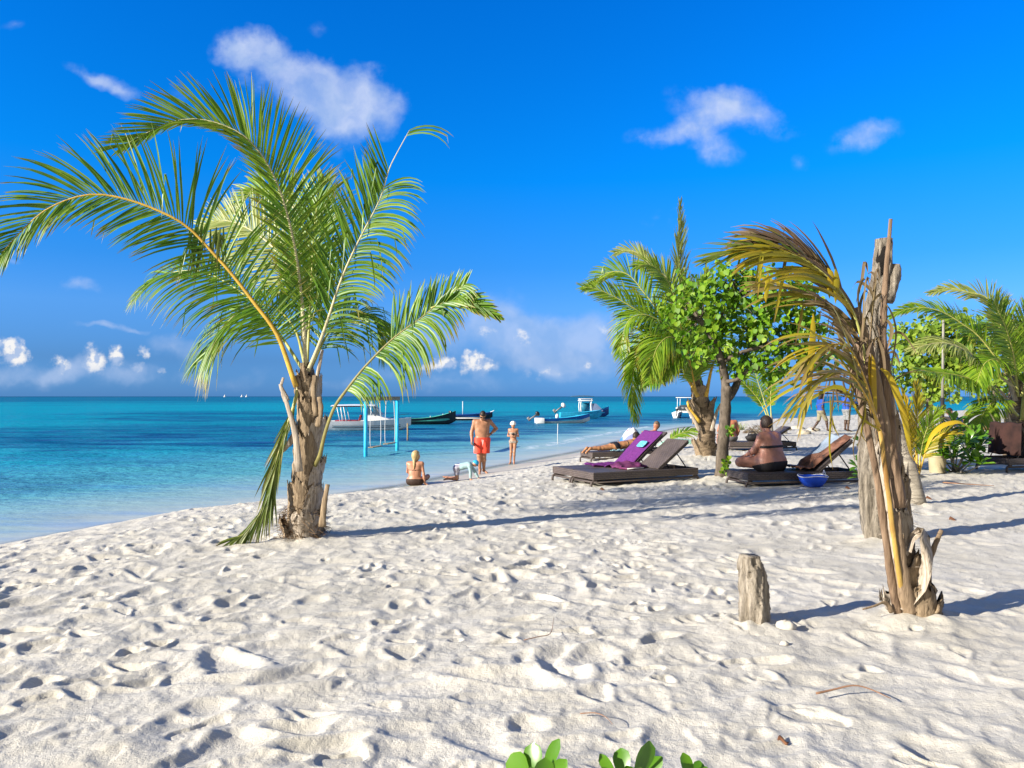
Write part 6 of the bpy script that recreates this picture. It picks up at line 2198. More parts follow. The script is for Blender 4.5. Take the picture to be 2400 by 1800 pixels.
pr, hd_ = human(J, s, 1.22, hands={'R': ((0, 1, -.3), (0, 0, -1), .2), 'L': ((.3, 1, -.2), (0, 0, -1), .4)}, faced=(0, .9, -.5))
sdf_mesh('body', pr, SK_RED, pe)
sdf_mesh('hair', hair_prims(hd_), HAIR_G, pe, region=cut(hd_, .02))
sdf_mesh('shorts', [p for p in pr if p[0] == 'c' and p[3] > .06], plain('shorts_grey', (.16, .15, .15), .8), pe, region=both(band((0, 0, 0), (0, 0, 1), -.2, .13), lambda X, Y, Z: Y - .4), grow=.012)
m_ = MB()
m_.ball((0, 0, 0), (.20, .13, .11), 14, .12)
m_.ball((.12, .02, .05), (.10, .09, .07), 12, .15)
m_.tube(spline([(-.12, 0, .08), (-.05, 0, .17), (.08, 0, .16), (.13, 0, .08)], 10), .012, 6)
o_ = m_.build('shoulder_bag', plain('bag_black', (.015, .014, .016), .7, .4, 15, .6, .01))
o_.matrix_world = FE @ Matrix.Translation((.78, -.02, .43))
tag(o_, 'black slumped bag on the lounger behind the tree', 'bag')

# --- lounger of the large woman
pF = at(1752, 1143)
AZF = R(11)
ayF = Vector((-math.sin(AZF), math.cos(AZF), 0))
lF = lounger(pF + ayF * .36, AZF, 'dark wicker lounger on which the large woman in a black bikini sits', 2.15, .72, R(38), WICK_D, hinge=.60)
FF = frame_of(lF)
b_ = FF @ Vector((.60, -.06, .345))
pf = empty('person', b_, R(38), 'large short haired woman in a black bikini sitting cross legged on the dark lounger', 'person')
s = 1.03
J = dict(pelvis=(0, 0, .13), chest=(.0, .04, .45), neck=(0, .08, .615), head=(.02, .12, .755), shR=(.205, .03, .555), shL=(-.205, .05, .555), elR=(.27, .05, .30), wrR=(.20, .30, .18), elL=(-.29, .14, .32), wrL=(-.17, .38, .22),
         hipR=(.14, .02, .13), hipL=(-.14, .02, .13), knR=(.36, .40, .13), knL=(-.40, .32, .13), anR=(-.02, .50, .07), anL=(.06, .40, .06), toR=(-.16, .48, .05), toL=(.20, .42, .05), front=(0, 1, .1))
J = {k: (tuple(c * s for c in v) if k != 'front' else v) for k, v in J.items()}
pr, hd_ = human(J, s, 1.42, True, {'R': ((-.5, .8, -.2), (0, 0, -1), .4), 'L': ((.5, .8, -.2), (0, 0, -1), .4)}, faced=(.15, 1, .0), hipw=1.25, belly=.2)
for sg in (-1, 1):
    pr.append(('e', A3(.13 * sg, .03, .27) * s, (.12, .13, .09), None, .05))
    pr.append(('e', A3(.15 * sg, .02, .40) * s, (.09, .11, .06), None, .05))
sdf_mesh('body', pr, SKIN('skin_rosy', (.36, .165, .115)), pf)
sdf_mesh('hair', hair_prims(hd_, puff=1.06), plain('hair_dark_brown', (.03, .018, .013), .6, .4, 40, .7, .006), pf, region=cut(hd_, .02))
eyes(hd_, pf)
tor = [p for p in pr if (p[0] == 'c' and p[3] > .08) or (p[0] == 'e' and p[1][2] < .5)]
sdf_mesh('bikini_top', tor, BLACKC, pf, region=band((0, 0, .385 * s), (0, .05, 1), -.022, .022), grow=.007)
m_ = MB()
for sg in (-1, 1):
    m_.tube(spline([(.085 * sg, -.075, .39 * s), (.10 * sg, -.085, .47 * s), (.12 * sg, -.03, .585 * s), (.12 * sg, .06, .60 * s)], 10), .009, 6)
m_.build('bikini_strap', BLACKC, pf)
sdf_mesh('bikini_bottom', tor, BLACKC, pf, region=both(band((0, 0, 0), (0, .25, 1), -.1, .11 * s), lambda X, Y, Z: Y - .14), grow=.008)

m, g = new_mat('towel_printed')
oc = g.obj()
nz = g.noise(oc, 3.4, 2.0, .4)
so_ = g.n('SeparateXYZ', Vector=oc)
left = g.m('ADD', g.m('MULTIPLY', so_.outputs['X'], .55), g.m('ADD', so_.outputs['Z'], g.m('MULTIPLY', g.m('SUBTRACT', nz, .5), .22)))
col = g.ramp(g.noise(oc, 5.5, 3.0), [(.35, (.03, .018, .015)), (.48, (.12, .05, .03)), (.62, (.21, .10, .065))])
m2_ = g.step(g.m('SUBTRACT', so_.outputs['Y'], g.m('MULTIPLY', g.m('SUBTRACT', nz, .5), .5)), .02, .06)
col = g.mix(m2_, col, (.24, .30, .38))
finish(g, principled(g, col, .85))


def printed(u, v):
    hx = 2.15 * .60
    bl = 2.15 - hx - .02
    y = lerp(-.30, .31, v)
    if u < .2:
        t = u / .2
        x, z = lerp(hx - .30, hx, t), .36 + .05 * abs(math.sin(t * 6 + v * 8)) * (1 - .4 * t)
    else:
        t = (u - .2) / .8
        x = hx + math.cos(R(38)) * bl * t * 1.03
        z = .385 + math.sin(R(38)) * bl * t * 1.03 + .05 * (1 - t) ** 2 * (1 + math.sin(v * 11)) + .015 * math.sin(v * 10 + 4 * t)
    return FF @ Vector((x, y, z))


cloth('beach_towel', printed, 36, 22, m, 'brown and pale blue printed towel on the backrest beside the large woman', 'towel')

# blue basin with a rope rim beside the lounger
pb = at(1905, 1141)
bk = empty('beach_basin', pb, 0, 'bright blue fabric basin with a white rope rim beside the dark lounger', 'basin')
m_ = MB()
m_.lathe([(.10, 0), (.15, .025), (.20, .09), (.235, .175), (.23, .18), (.19, .095), (.13, .035), (.01, .03)], (0, 0, 0), 30)
m_.build('bowl', plain('fabric_blue', (.015, .085, .62), .55, .2, 6, .4, .01), bk)
m_ = MB()
m_.tube([Vector((.235 * math.cos(a), .235 * math.sin(a), .18 + .012 * math.sin(3 * a))) for a in np.linspace(0, 2 * math.pi, 32)], .008, 6)
m_.tube(spline([(.15, -.17, .18), (.16, -.08, .26), (.18, .0, .27), (.20, .08, .18)], 10), .007, 6)
m_.build('rope_rim', plain('rope_white', (.7, .72, .75), .8), bk)
m_ = MB()
m_.tube(spline([(.0, -.30, .02), (.06, -.34, .03), (.10, -.30, .015), (.15, -.33, .02)], 14), .007, 6)
m_.build('rope_end', plain('rope_white', (.7, .72, .75), .8), bk)
m_ = MB()
m_.tube(spline([(-.30, -.24, .015), (-.22, -.30, .02), (-.18, -.27, .015)], 12), .006, 6)
m_.build('rope_end', plain('rope_white', (.7, .72, .75), .8), bk)

# --- right edge: lounger with a brown towel over the back, and the reader beyond
pG = at(2352, 1108)
lG = lounger(pG + Vector((.30, .45, 0)), R(14) + math.pi, 'wicker lounger at the right edge under a dark brown towel', 2.0, .74, R(58), WICK_D, hinge=.62)
lG.location = pG + Vector((1.95, .85, 0))
lG.location.z = gz(lG.location.x, lG.location.y) - .05
FG = frame_of(lG)
TBR = plain('towel_brown', (.020, .008, .007), .9, .35, 5, .4, .006, c2=(.045, .018, .014))


def brown(u, v):
    hx = 2.0 * .62
    bl = 2.0 - hx - .02
    y = lerp(-.40, .40, v)
    b = R(58)
    if u < .55:
        t = u / .55
        x, z = hx + math.cos(b) * bl * t, .37 + math.sin(b) * bl * t + .02
    else:
        t = (u - .55) / .45
        x = hx + math.cos(b) * bl + .04 + .05 * t
        z = .39 + math.sin(b) * bl * (1.02 - t * 1.0) - .02 * t
    return FG @ Vector((x + .012 * math.sin(v * 21 + u * 5), y * (1 - .12 * (1 - abs(u - .55) * 1.5)), z + .012 * math.sin(v * 13)))


cloth('beach_towel', brown, 34, 22, TBR, 'dark brown towel covering the raised back of the lounger at the right edge', 'towel', .012)

pH = at(2300, 1032)
lH = lounger(pH + Vector((.9, .3, 0)), R(170), 'lounger further back on which the reader in a blue shirt reclines', 2.0, .66, R(40), WICK_D, hinge=.60)
lH.location.z = gz(lH.location.x, lH.location.y) - .06
FH = frame_of(lH)
ph_ = empty('person', FH @ Vector((0, 0, .345)), R(170), 'person in a dark blue shirt reclining on a lounger beyond the leafy shrub', 'person')
J = dict(pelvis=(1.18, 0, .12), chest=(1.46, 0, .36), neck=(1.60, 0, .50), head=(1.66, 0, .66), shR=(1.55, -.19, .43), shL=(1.55, .19, .43), elR=(1.34, -.27, .26), wrR=(1.16, -.12, .38), elL=(1.34, .27, .26), wrL=(1.16, .12, .38),
         hipR=(1.14, -.10, .12), hipL=(1.14, .10, .12), knR=(.74, -.10, .30), knL=(.72, .10, .12), anR=(.40, -.1, .06), anL=(.30, .1, .06), toR=(.28, -.1, .12), toL=(.18, .1, .14), front=(-.75, 0, .65))
pr, hd_ = human(J, 1.0, 1.08, hands={'R': ((-.4, .7, .5), (1, 0, 0), .7), 'L': ((-.4, -.7, .5), (1, 0, 0), .7)}, faced=(-1, .1, -.25), up=(0, 0, 1))
sdf_mesh('body', pr, SK_TAN, ph_, .012)
sdf_mesh('hair', hair_prims(hd_, puff=1.03), HAIR_D, ph_, region=cut(hd_, .02))
NAVY = plain('shirt_navy', (.012, .03, .19), .8, .3, 8)
sdf_mesh('shirt', [p for p in pr if p[0] == 'c' and p[3] > .05 and p[1][0] > 1.0 and p[2][0] > 1.0], NAVY, ph_, .012, lambda X, Y, Z: 1.16 - X + np.where(np.abs(Y) > .2, .12, 0), .014)
eyes(hd_, ph_)


# --- three people standing on the far sand
def stander(px, D, heading, label, shirt, pants, sleeve, s=1.0, walk=0.0, arm=None, hairp=1.04, long_=False, g_=1.0, sk=None):
    b = grd(px, D)
    t_ = person(b, heading, label)
    J = dict(pelvis=(0, 0, .96), chest=(0, .0, 1.30), neck=(0, .01, 1.46), head=(0, .03, 1.61), shR=(.19, 0, 1.41), shL=(-.19, 0, 1.41), elR=(.25, -.05, 1.13), wrR=(.24, .05, .90), elL=(-.25, -.05, 1.13), wrL=(-.24, .05, .90),
             hipR=(.09, 0, .92), hipL=(-.09, 0, .92), knR=(.09, .03 + walk * .55, .50), knL=(-.09, .03 - walk * .25, .50), anR=(.09, walk * .8, .08), anL=(-.09, -walk * 1.0, .10), toR=(.10, walk * .8 + .17, .02), toL=(-.10, -walk + .16, .02))
    if arm:
        J.update(arm)
    J = {k: tuple(c * s for c in v) for k, v in J.items()}
    pr, h = human(J, s, g_, hands={'R': ((0, .3, -1), (-1, 0, 0), .6), 'L': ((0, .3, -1), (1, 0, 0), .6)} if not arm else None, faced=(0, 1, -.05))
    sdf_mesh('body', pr, sk or SK_DARK, t_, .012)
    hp = hair_prims(h, puff=hairp)
    if long_:
        hp.append(('c', h['c'] - h['f'] * .03, h['c'] - h['f'] * .07 - h['u'] * .14, .085, .05, .04))
        sdf_mesh('hair', hp, HAIR_D, t_, .012, lambda X, Y, Z: np.minimum((Y - h['c'][1]) - .03, .05 - (Z - h['c'][2])))
    else:
        sdf_mesh('hair', hp, HAIR_D, t_, .012, cut(h, .03))
    up_ = [p for p in pr if p[0] == 'c' and p[3] > .037 * s and min(p[1][2], p[2][2]) > .84 * s]
    sdf_mesh('shirt', up_, shirt, t_, .012, both(band((0, 0, 0), (0, 0, 1), .90 * s, 1.47 * s), lambda X, Y, Z: np.where(np.abs(X) > .20 * s, sleeve * s - Z, -1.0)), .016)
    lw = [p for p in pr if p[0] == 'c' and p[3] > .05 * s and max(p[1][2], p[2][2]) < 1.35 * s and max(abs(p[1][0]), abs(p[2][0])) < .2 * s]
    sdf_mesh('shorts', lw, pants, t_, .012, band((0, 0, 0), (0, 0, 1), .50 * s, .96 * s), .022)
    eyes(h, t_)
    return t_


BLUE1 = plain('shirt_blue', (.012, .055, .30), .8, .25, 8)
BLUE2 = plain('shirt_blue_soft', (.016, .07, .36), .8, .25, 8)
CYAN = plain('shirt_cyan', (.03, .55, .62), .8, .2, 8)
stander(1924, 33.0, R(84), 'walking person with long dark hair in a blue top and khaki shorts', BLUE1, plain('shorts_khaki', (.22, .20, .13), .8), 1.20, .95, .34, long_=True, hairp=1.12)
stander(1984, 33.0, R(75), 'standing person in a blue shirt and grey shorts holding an arm out', BLUE2, plain('shorts_grey_print', (.20, .21, .22), .8, .5, 20), 1.20, 1.0, 0,
        dict(elL=(-.24, .20, 1.24), wrL=(-.20, .45, 1.26), elR=(.24, .16, 1.20), wrR=(.18, .40, 1.22)), hairp=1.08)
stander(2030, 34.0, R(270), 'person in a bright cyan shirt standing behind the bent palm stalks', CYAN, plain('shorts_pale', (.40, .36, .34), .8), 1.15, .93, 0)
# ---------------------------------------------------------------- boats at anchor and the things in the shallows
def hull_rings(L, B, H, rise=.25, draft=.12, flare=.72, n=15, transom=.8, keelup=.55):
    """Sections from stern (x=0) to bow (x=L), each from keel out to the sheer."""
    secs = []
    for i in range(n):
        t = i / (n - 1)
        hb = B / 2 * (transom + (1 - transom) * math.sin(min(1, t * 2.2) * math.pi / 2)) * (1 - max(0, (t - .45) / .55) ** 2.4)
        hb = max(hb, .012)
        z = H * (1 + rise * max(0, (t - .25) / .75) ** 2 * 2)
        kz = -draft + (H * keelup + draft) * max(0, (t - .72) / .28) ** 2.2
        x = L * t
        half = []
        for k in range(6):
            q = k / 5
            y = hb * (q ** .45) * (flare + (1 - flare) * q)
            half.append((y, kz + (z - kz) * q ** 1.25))
        secs.append((x, hb, z, kz, half))
    return secs


def hull(name, secs, mats, parent, split=None, wall=.05, floor=.25):
    """Open hull with thickness; mats: lower, upper (from section point split on), inside."""
    m_ = MB()
    n = len(secs)
    rings = []
    for x, hb, z, kz, half in secs:
        rings.append([Vector((x, -y, zz)) for y, zz in reversed(half)] + [Vector((x, y, zz)) for y, zz in half[1:]])
    K = len(rings[0])
    for i in range(n - 1):
        for k in range(K - 1):
            hgt = min(abs(k - 5), abs(k + 1 - 5)) if k != 5 else 0
            m_.cur = 1 if (split is not None and hgt >= split) else 0
            m_.add([rings[i][k], rings[i][k + 1], rings[i + 1][k + 1], rings[i + 1][k]], [(0, 1, 2, 3)])
    m_.cur = 0
    m_.add(rings[0], [tuple(range(K))])
    # inner skin and gunwale
    m_.cur = 2
    inner = []
    for x, hb, z, kz, half in secs:
        hi = max(hb - wall, .004)
        zf = min(kz + floor + .12, z - .06)
        inner.append([Vector((x, -hb, z)), Vector((x, -hi, z + .004)), Vector((x, -hi * .9, zf)), Vector((x, hi * .9, zf)), Vector((x, hi, z + .004)), Vector((x, hb, z))])
    m_.loft(inner, close=False, caps=False)
    return m_.build(name, mats, parent, autosmooth=35)


def outboard(parent, x, z, s=1.0, tilt=.9, cowl=None, name='outboard_motor'):
    o = MB()
    rot = Matrix.Rotation(tilt, 3, 'Y')
    o.ball(Vector((x, 0, z)) + rot @ Vector((-.12, 0, .32)) * s, Vector((.22, .15, .17)) * s, 14, rot=rot)
    e = o.build(name, cowl or plain('cowl_black', (.02, .02, .022), .3, .1, 5), parent)
    o = MB()
    a = Vector((x, 0, z))
    p0, p1 = a + rot @ Vector((-.10, 0, .20)) * s, a + rot @ Vector((-.14, 0, -.55)) * s
    o.tube([p0, p1], [.075 * s, .05 * s], 8)
    o.box(p1 + rot @ Vector((-.05, 0, .04)) * s, Vector((.34, .02, .22)) * s, rot)
    o.ball(p1 + rot @ Vector((-.03, 0, -.02)) * s, Vector((.17, .055, .055)) * s, 10, rot=rot)
    o.build('motor_leg', plain('motor_grey', (.16, .16, .17), .4, .2, 6), e)
    return e


def boat(px, py, heading, label, name):
    """heading: direction of the bow, radians from +X."""
    p = sea_at(px, py)
    return empty(name, p, heading, label, 'boat', 'boats anchored off the beach')


WHT = plain('paint_white', (.74, .75, .76), .35, .06, 2, .1)
WHT2 = plain('paint_offwhite', (.60, .62, .62), .4, .12, 2, .1)
TEALP = plain('paint_teal', (.07, .42, .36), .5, .2, 3)
DKHULL = plain('paint_dark_hull', (.018, .028, .035), .4, .25, 2)
NAVYP = plain('paint_navy', (.012, .045, .20), .4, .2, 2)
BLUEP = plain('paint_blue', (.015, .12, .42), .4, .2, 2)
TURQ = plain('paint_turquoise', (.03, .42, .66), .45, .2, 3)
GLASS, g = new_mat('tinted_glass')
gb = principled(g, (.10, .14, .17), .08, None, .6)
tr = g.n('BsdfTransparent', Color=(.55, .62, .68))
mx = g.t.nodes.new('ShaderNodeMixShader')
mx.inputs[0].default_value = .55
g.t.links.new(tr.outputs[0], mx.inputs[1])
g.t.links.new(gb, mx.inputs[2])
finish(g, mx.outputs[0])
REDC = plain('canvas_red', (.40, .05, .04), .8, .2, 6)
WOODB = plain('beam_wood', (.27, .215, .13), .85, .35, 5, .6, .01, stretch=(1, 1, 6))

# white cruiser with a hardtop
p0 = sea_at(770, 1008)
cr = empty('motor_boat', p0, R(4), 'white motor boat with a hardtop and dark hull stripes behind the water swing', 'boat', 'boats anchored off the beach')
secs = hull_rings(5.35, 1.9, .60, .18, .15, .8, 17, .92)
hull('hull', secs, [WHT, WHT, WHT2], cr, None, .10, .45)
for zz, th in ((.20, .035), (.30, .022)):
    m_ = MB()
    for sg in (-1, 1):
        pts, w = [], []
        for x, hb, z, kz, half in secs[1:-2]:
            ys = [h[0] for h in half]
            zs = [h[1] for h in half]
            zq = zz + .22 * max(0, (x / 5.35 - .5)) ** 1.5
            y = float(np.interp(zq, zs, ys)) + .006
            pts.append(Vector((x, sg * y, zq)))
        m_.strip(pts, [th] * len(pts), Vector((0, 0, 1)))
    m_.build('hull_stripe', DKHULL, cr, recalc=False)
m_ = MB()
m_.loft([[Vector((x, y, z)) for y, z in ((-.72, .62), (-.62, 1.05), (.62, 1.05), (.72, .62))] for x in (2.35, 3.0)] + [[Vector((3.7, y, z)) for y, z in ((-.70, .63), (-.55, .80), (.55, .80), (.70, .63))], [Vector((4.5, y, z)) for y, z in ((-.35, .66), (-.25, .70), (.25, .70), (.35, .66))]])
m_.build('cabin', WHT, cr, autosmooth=40)
for xs in ((2.40, 2.9), (2.95, 3.45)):
    for sg in (-1, 1):
        m_ = MB()
        m_.add([Vector((xs[0], sg * .70, 1.02)), Vector((xs[1], sg * .68, 1.0)), Vector((lerp(xs[0], xs[1], .8) - .25, sg * .62, 1.56)), Vector((xs[0] - .02, sg * .64, 1.58))], [(0, 1, 2, 3)])
        m_.build('side_window', GLASS, cr, recalc=False)
m_ = MB()
m_.add([Vector((3.5, -.64, .95)), Vector((3.5, .64, .95)), Vector((3.05, .56, 1.57)), Vector((3.05, -.56, 1.57))], [(0, 1, 2, 3)])
m_.build('windscreen', GLASS, cr, recalc=False)
for sg in (-1, 1):
    for a, b in (((3.52, .66, .92), (3.04, .60, 1.58)), ((2.92, .70, 1.0), (2.72, .64, 1.58)), ((2.38, .72, .9), (2.36, .66, 1.58)), ((1.25, .78, .6), (1.05, .70, 1.58)), ((1.0, .78, .6), (.88, .70, 1.58)), ((.85, .78, .6), (.62, .70, 1.58))):
        m_ = MB()
        m_.tube([Vector((a[0], a[1] * sg, a[2])), Vector((b[0], b[1] * sg, b[2]))], .022, 7)
        m_.build('roof_post', WHT, cr)
m_ = MB()
m_.loft([[Vector((x, y, z + dz)) for y, z in ((-.80, 1.60), (-.4, 1.645), (0, 1.66), (.4, 1.645), (.80, 1.60), (.8, 1.575), (-.8, 1.575))] for x, dz in ((.25, -.02), (.6, .01), (1.6, .03), (2.8, .02), (3.05, -.01))])
m_.build('hardtop', WHT, cr, autosmooth=40)
m_ = MB()
m_.box((1.2, 0, 1.545), (1.75, 1.4, .05))
m_.build('canvas_lining', REDC, cr)
m_ = MB()
m_.box((1.2, 0, .60), (1.4, 1.3, .10))
m_.box((2.05, .1, .80), (.08, .9, .40), Matrix.Rotation(.25, 3, 'Y'))
m_.build('seat', plain('vinyl_red', (.30, .035, .04), .5), cr, bevel=.02)
outboard(cr, -.10, .42, 1.0, .12)
m_ = MB()
for i in range(2):
    m_.tube(spline([(4.0, -.5 + i, .78), (4.6, -.32 + i * .64, .98), (5.2, -.08 + i * .16, 1.05)], 8), .012, 6)
m_.build('bow_rail', STRUT, cr)

# long dark dinghy with a green inside
p0 = sea_at(938, 995)
db = empty('fishing_boat', p0, R(10), 'dark hulled open boat with green gunwales and a high bow beside the white motor boat', 'boat', 'boats anchored off the beach')
secs = hull_rings(4.35, 1.35, .48, .62, .10, .8, 17, .8)
hull('hull', secs, [DKHULL, DKHULL, TEALP], db, None, .07, .25)
m_ = MB()
for x in (.9, 1.9, 2.9):
    m_.box((x, 0, .44), (.22, 1.05, .035))
m_.build('thwart', TEALP, db)
m_ = MB()
for x, y, z in ((2.3, -.62, .56), (3.3, -.42, .72), (3.9, -.2, .92)):
    m_.tube([(x, y, z), (x, y, z + .12)], .025, 7)
m_.build('mooring_post', WHT2, db)
m_ = MB()
m_.ball((3.9, 0, .98), (.16, .14, .09), 10, .15)
m_.build('rope_coil', BLACKC, db)

# blue and white skiff with a mast, half behind the man
p0 = sea_at(1050, 985)
nb_ = empty('fishing_boat', p0, R(2), 'navy boat with a thin mast half hidden behind the man in red shorts', 'boat', 'boats anchored off the beach')
secs = hull_rings(4.1, 1.4, .55, .22, .10, .8, 15, .85)
hull('hull', secs, [DKHULL, NAVYP, BLUEP], nb_, 4, .07, .3)
m_ = MB()
pts = []
for x, hb, z, kz, half in secs[2:-3]:
    pts.append(Vector((x, -float(np.interp(.26, [h[1] for h in half], [h[0] for h in half])) - .006, .26)))
m_.strip(pts, [.03] + [.10] * (len(pts) - 2) + [.03], Vector((0, 0, 1)))
m_.build('hull_panel', WHT2, nb_, recalc=False)
m_ = MB()
m_.tube([(1.35, 0, .4), (1.35, 0, 1.75)], .028, 7)
m_.build('mast', WHT, nb_)
m_ = MB()
m_.tube(spline([(3.9, 0, .74), (4.1, 0, .82), (4.25, 0, .92)], 6), [.05, .05, .045, .04, .035, .03], 8)
m_.build('bow_stem', WHT, nb_)

# near small skiff, motor tilted up
p0 = sea_at(1256, 992)
sk_ = empty('skiff', p0, R(7), 'small blue and white skiff with its outboard tilted up and a pale buoy inside', 'boat', 'boats anchored off the beach')
secs = hull_rings(4.5, 1.35, .42, .45, .10, .82, 17, .9)
hull('hull', secs, [WHT2, BLUEP, TURQ], sk_, 3, .07, .22)
m_ = MB()
m_.box((.30, 0, .22), (.64, 1.30, .44))
m_.build('stern_box', WHT, sk_, bevel=.03)
outboard(sk_, -.05, .50, 1.0, .95)
m_ = MB()
m_.ball((1.75, -.1, .56), (.16, .16, .22), 12)
m_.build('buoy', WHT2, sk_)
m_ = MB()
for x in (1.2, 2.3, 3.2):
    m_.box((x, 0, .42), (.2, 1.0, .03))
m_.build('thwart', TURQ, sk_)

# turquoise dinghy behind it
p0 = sea_at(1312, 981)
td = empty('skiff', p0, R(5), 'turquoise open skiff with a raised outboard between the white skiff and the cabin boat', 'boat', 'boats anchored off the beach')
secs = hull_rings(4.2, 1.4, .62, .2, .10, .85, 15, .9)
hull('hull', secs, [TURQ, TURQ, TURQ], td, None, .07, .3)
outboard(td, .15, .95, 1.25, .9, WHT2)

# blue boat with an open wheelhouse
p0 = sea_at(1346, 977)
cb = empty('cabin_boat', p0, R(4), 'dark blue boat with a white framed open cabin', 'boat', 'boats anchored off the beach')
secs = hull_rings(3.75, 1.5, .55, .55, .12, .8, 15, .9)
hull('hull', secs, [NAVYP, BLUEP, TURQ], cb, 4, .07, .35)
m_ = MB()
for x in (.65, 1.75):
    for y in (-.6, .6):
        m_.tube(spline([(x, y, .55), (x - .06, y, 1.2), (x + .02, y, 1.72)], 7), .05, 8)
m_.build('cabin_post', WHT, cb)
m_ = MB()
m_.box((1.2, 0, 1.74), (1.42, 1.4, .10))
m_.box((1.2, 0, 1.93), (1.38, 1.35, .07))
m_.box((.6, 0, 1.83), (.06, 1.3, .16))
m_.box((1.8, 0, 1.83), (.06, 1.3, .16))
m_.build('cabin_roof', WHT, cb, bevel=.03)
m_ = MB()
m_.box((1.22, .50, 1.02), (1.0, .04, .95))
m_.build('cabin_wall', plain('paint_deep_teal', (.02, .16, .25), .5), cb)
m_ = MB()
m_.loft([[Vector((x, y, z)) for y, z in ((-.6, .6), (-.5, h), (.5, h), (.6, .6))] for x, h in ((1.85, 1.45), (2.3, 1.42), (2.75, 1.0), (3.0, .75))])
m_.build('fore_cabin', plain('paint_slate', (.16, .22, .36), .5), cb, autosmooth=40)

# white catamaran seen from astern
p0 = sea_at(1602, 980)
ct = empty('catamaran', p0, R(70), 'white catamaran with a canopy seen from astern beside the palm trunk', 'boat', 'boats anchored off the beach')
for y in (-.85, .85):
    secs = hull_rings(4.6, .75, .55, .1, .12, .85, 13, .9)
    o_ = hull('hull', secs, [WHT, WHT, WHT2], ct, None, .06, .3)
    o_.location = (0, y, 0)
m_ = MB()
m_.box((2.1, 0, .58), (3.6, 2.1, .10))
m_.box((1.9, 0, .85), (1.2, 1.9, .45))
m_.build('deck', WHT2, ct, bevel=.03)
m_ = MB()
m_.box((1.2, 0, .98), (.08, 1.5, .40))
m_.box((2.4, 0, 1.05), (.5, 1.3, .5))
m_.build('console', plain('console_dark', (.03, .04, .05), .4), ct)
m_ = MB()
for x in (.9, 2.9):
    for y in (-.75, .75):
        m_.tube([(x, y, .6), (x, y * .95, 2.05)], .028, 7)
m_.build('canopy_post', WHT, ct)
m_ = MB()
m_.box((1.9, 0, 2.08), (2.3, 1.75, .06))
m_.build('canopy', WHT, ct, bevel=.02)
for y in (-.75, .65):
    o_ = outboard(ct, -.1, .55, .85, .6)
    o_.location = (0, y, 0)
m_ = MB()
m_.ball((.1, -.95, .85), (.22, .2, .2), 10)
m_.build('red_fender', plain('fender_red', (.5, .03, .05), .5), ct)

# ---------------------------------------------------------------- swing frame standing in the water
q1, q2 = sea_at(857, 1070), sea_at(931, 1056)
SWB = plain('post_sky_blue', (.03, .45, .74), .5, .2, 5)
sw = empty('swing_frame', q1, 0, 'bright blue posts with a wooden crossbeam standing in the shallow water', 'swing frame')
top = 2.02
for q in (q1, q2):
    m_ = MB()
    m_.tube([Vector((q.x, q.y, -.6)), Vector((q.x, q.y, .5)), Vector((q.x, q.y, top))], [.072, .07, .068], 16)
    m_.build('post', SWB, sw, origin=q1)
m_ = MB()
dv = (q2 - q1).normalized()
mid = (q1 + q2) / 2 + Vector((0, 0, top + .10))
m_.box(mid, ((q2 - q1).length + .25, .15, .15), Matrix.Rotation(math.atan2(dv.y, dv.x), 3, 'Z'))
m_.build('crossbeam', WOODB, sw, origin=q1, bevel=.015)
ROPE = plain('rope_pale', (.55, .56, .58), .8, .2, 30)
for k, (f0, f1, zb, lab) in enumerate(((.16, .42, .30, 'pale rope swing hanging from the blue water frame, its seat nearer the beach'), (.62, .88, .34, 'pale rope swing hanging from the blue water frame, its seat further out'))):
    a, b = q1.lerp(q2, f0), q1.lerp(q2, f1)
    c_ = (a + b) / 2
    s_ = empty('rope_swing', Vector((c_.x, c_.y, zb)), 0, lab, 'swing', 'rope swings under the blue frame')
    og = s_.location
    for e in (a, b):
        m_ = MB()
        sway = Vector((.04 * (1 if e is b else -1), 0, 0))
        m_.tube(spline([Vector((e.x, e.y, top)), Vector((e.x, e.y, 1.1)) + sway, Vector((e.x, e.y, zb + .18)) + sway, Vector((e.x, e.y, zb)) + sway * .5], 10), .013, 6)
        m_.build('rope', ROPE, s_, origin=og)
    m_ = MB()
    m_.box(c_ + Vector((0, 0, zb)), ((b - a).length + .12, .20, .035), Matrix.Rotation(math.atan2(dv.y, dv.x), 3, 'Z'))
    m_.build('swing_seat', WOODB, s_, origin=og, bevel=.008)

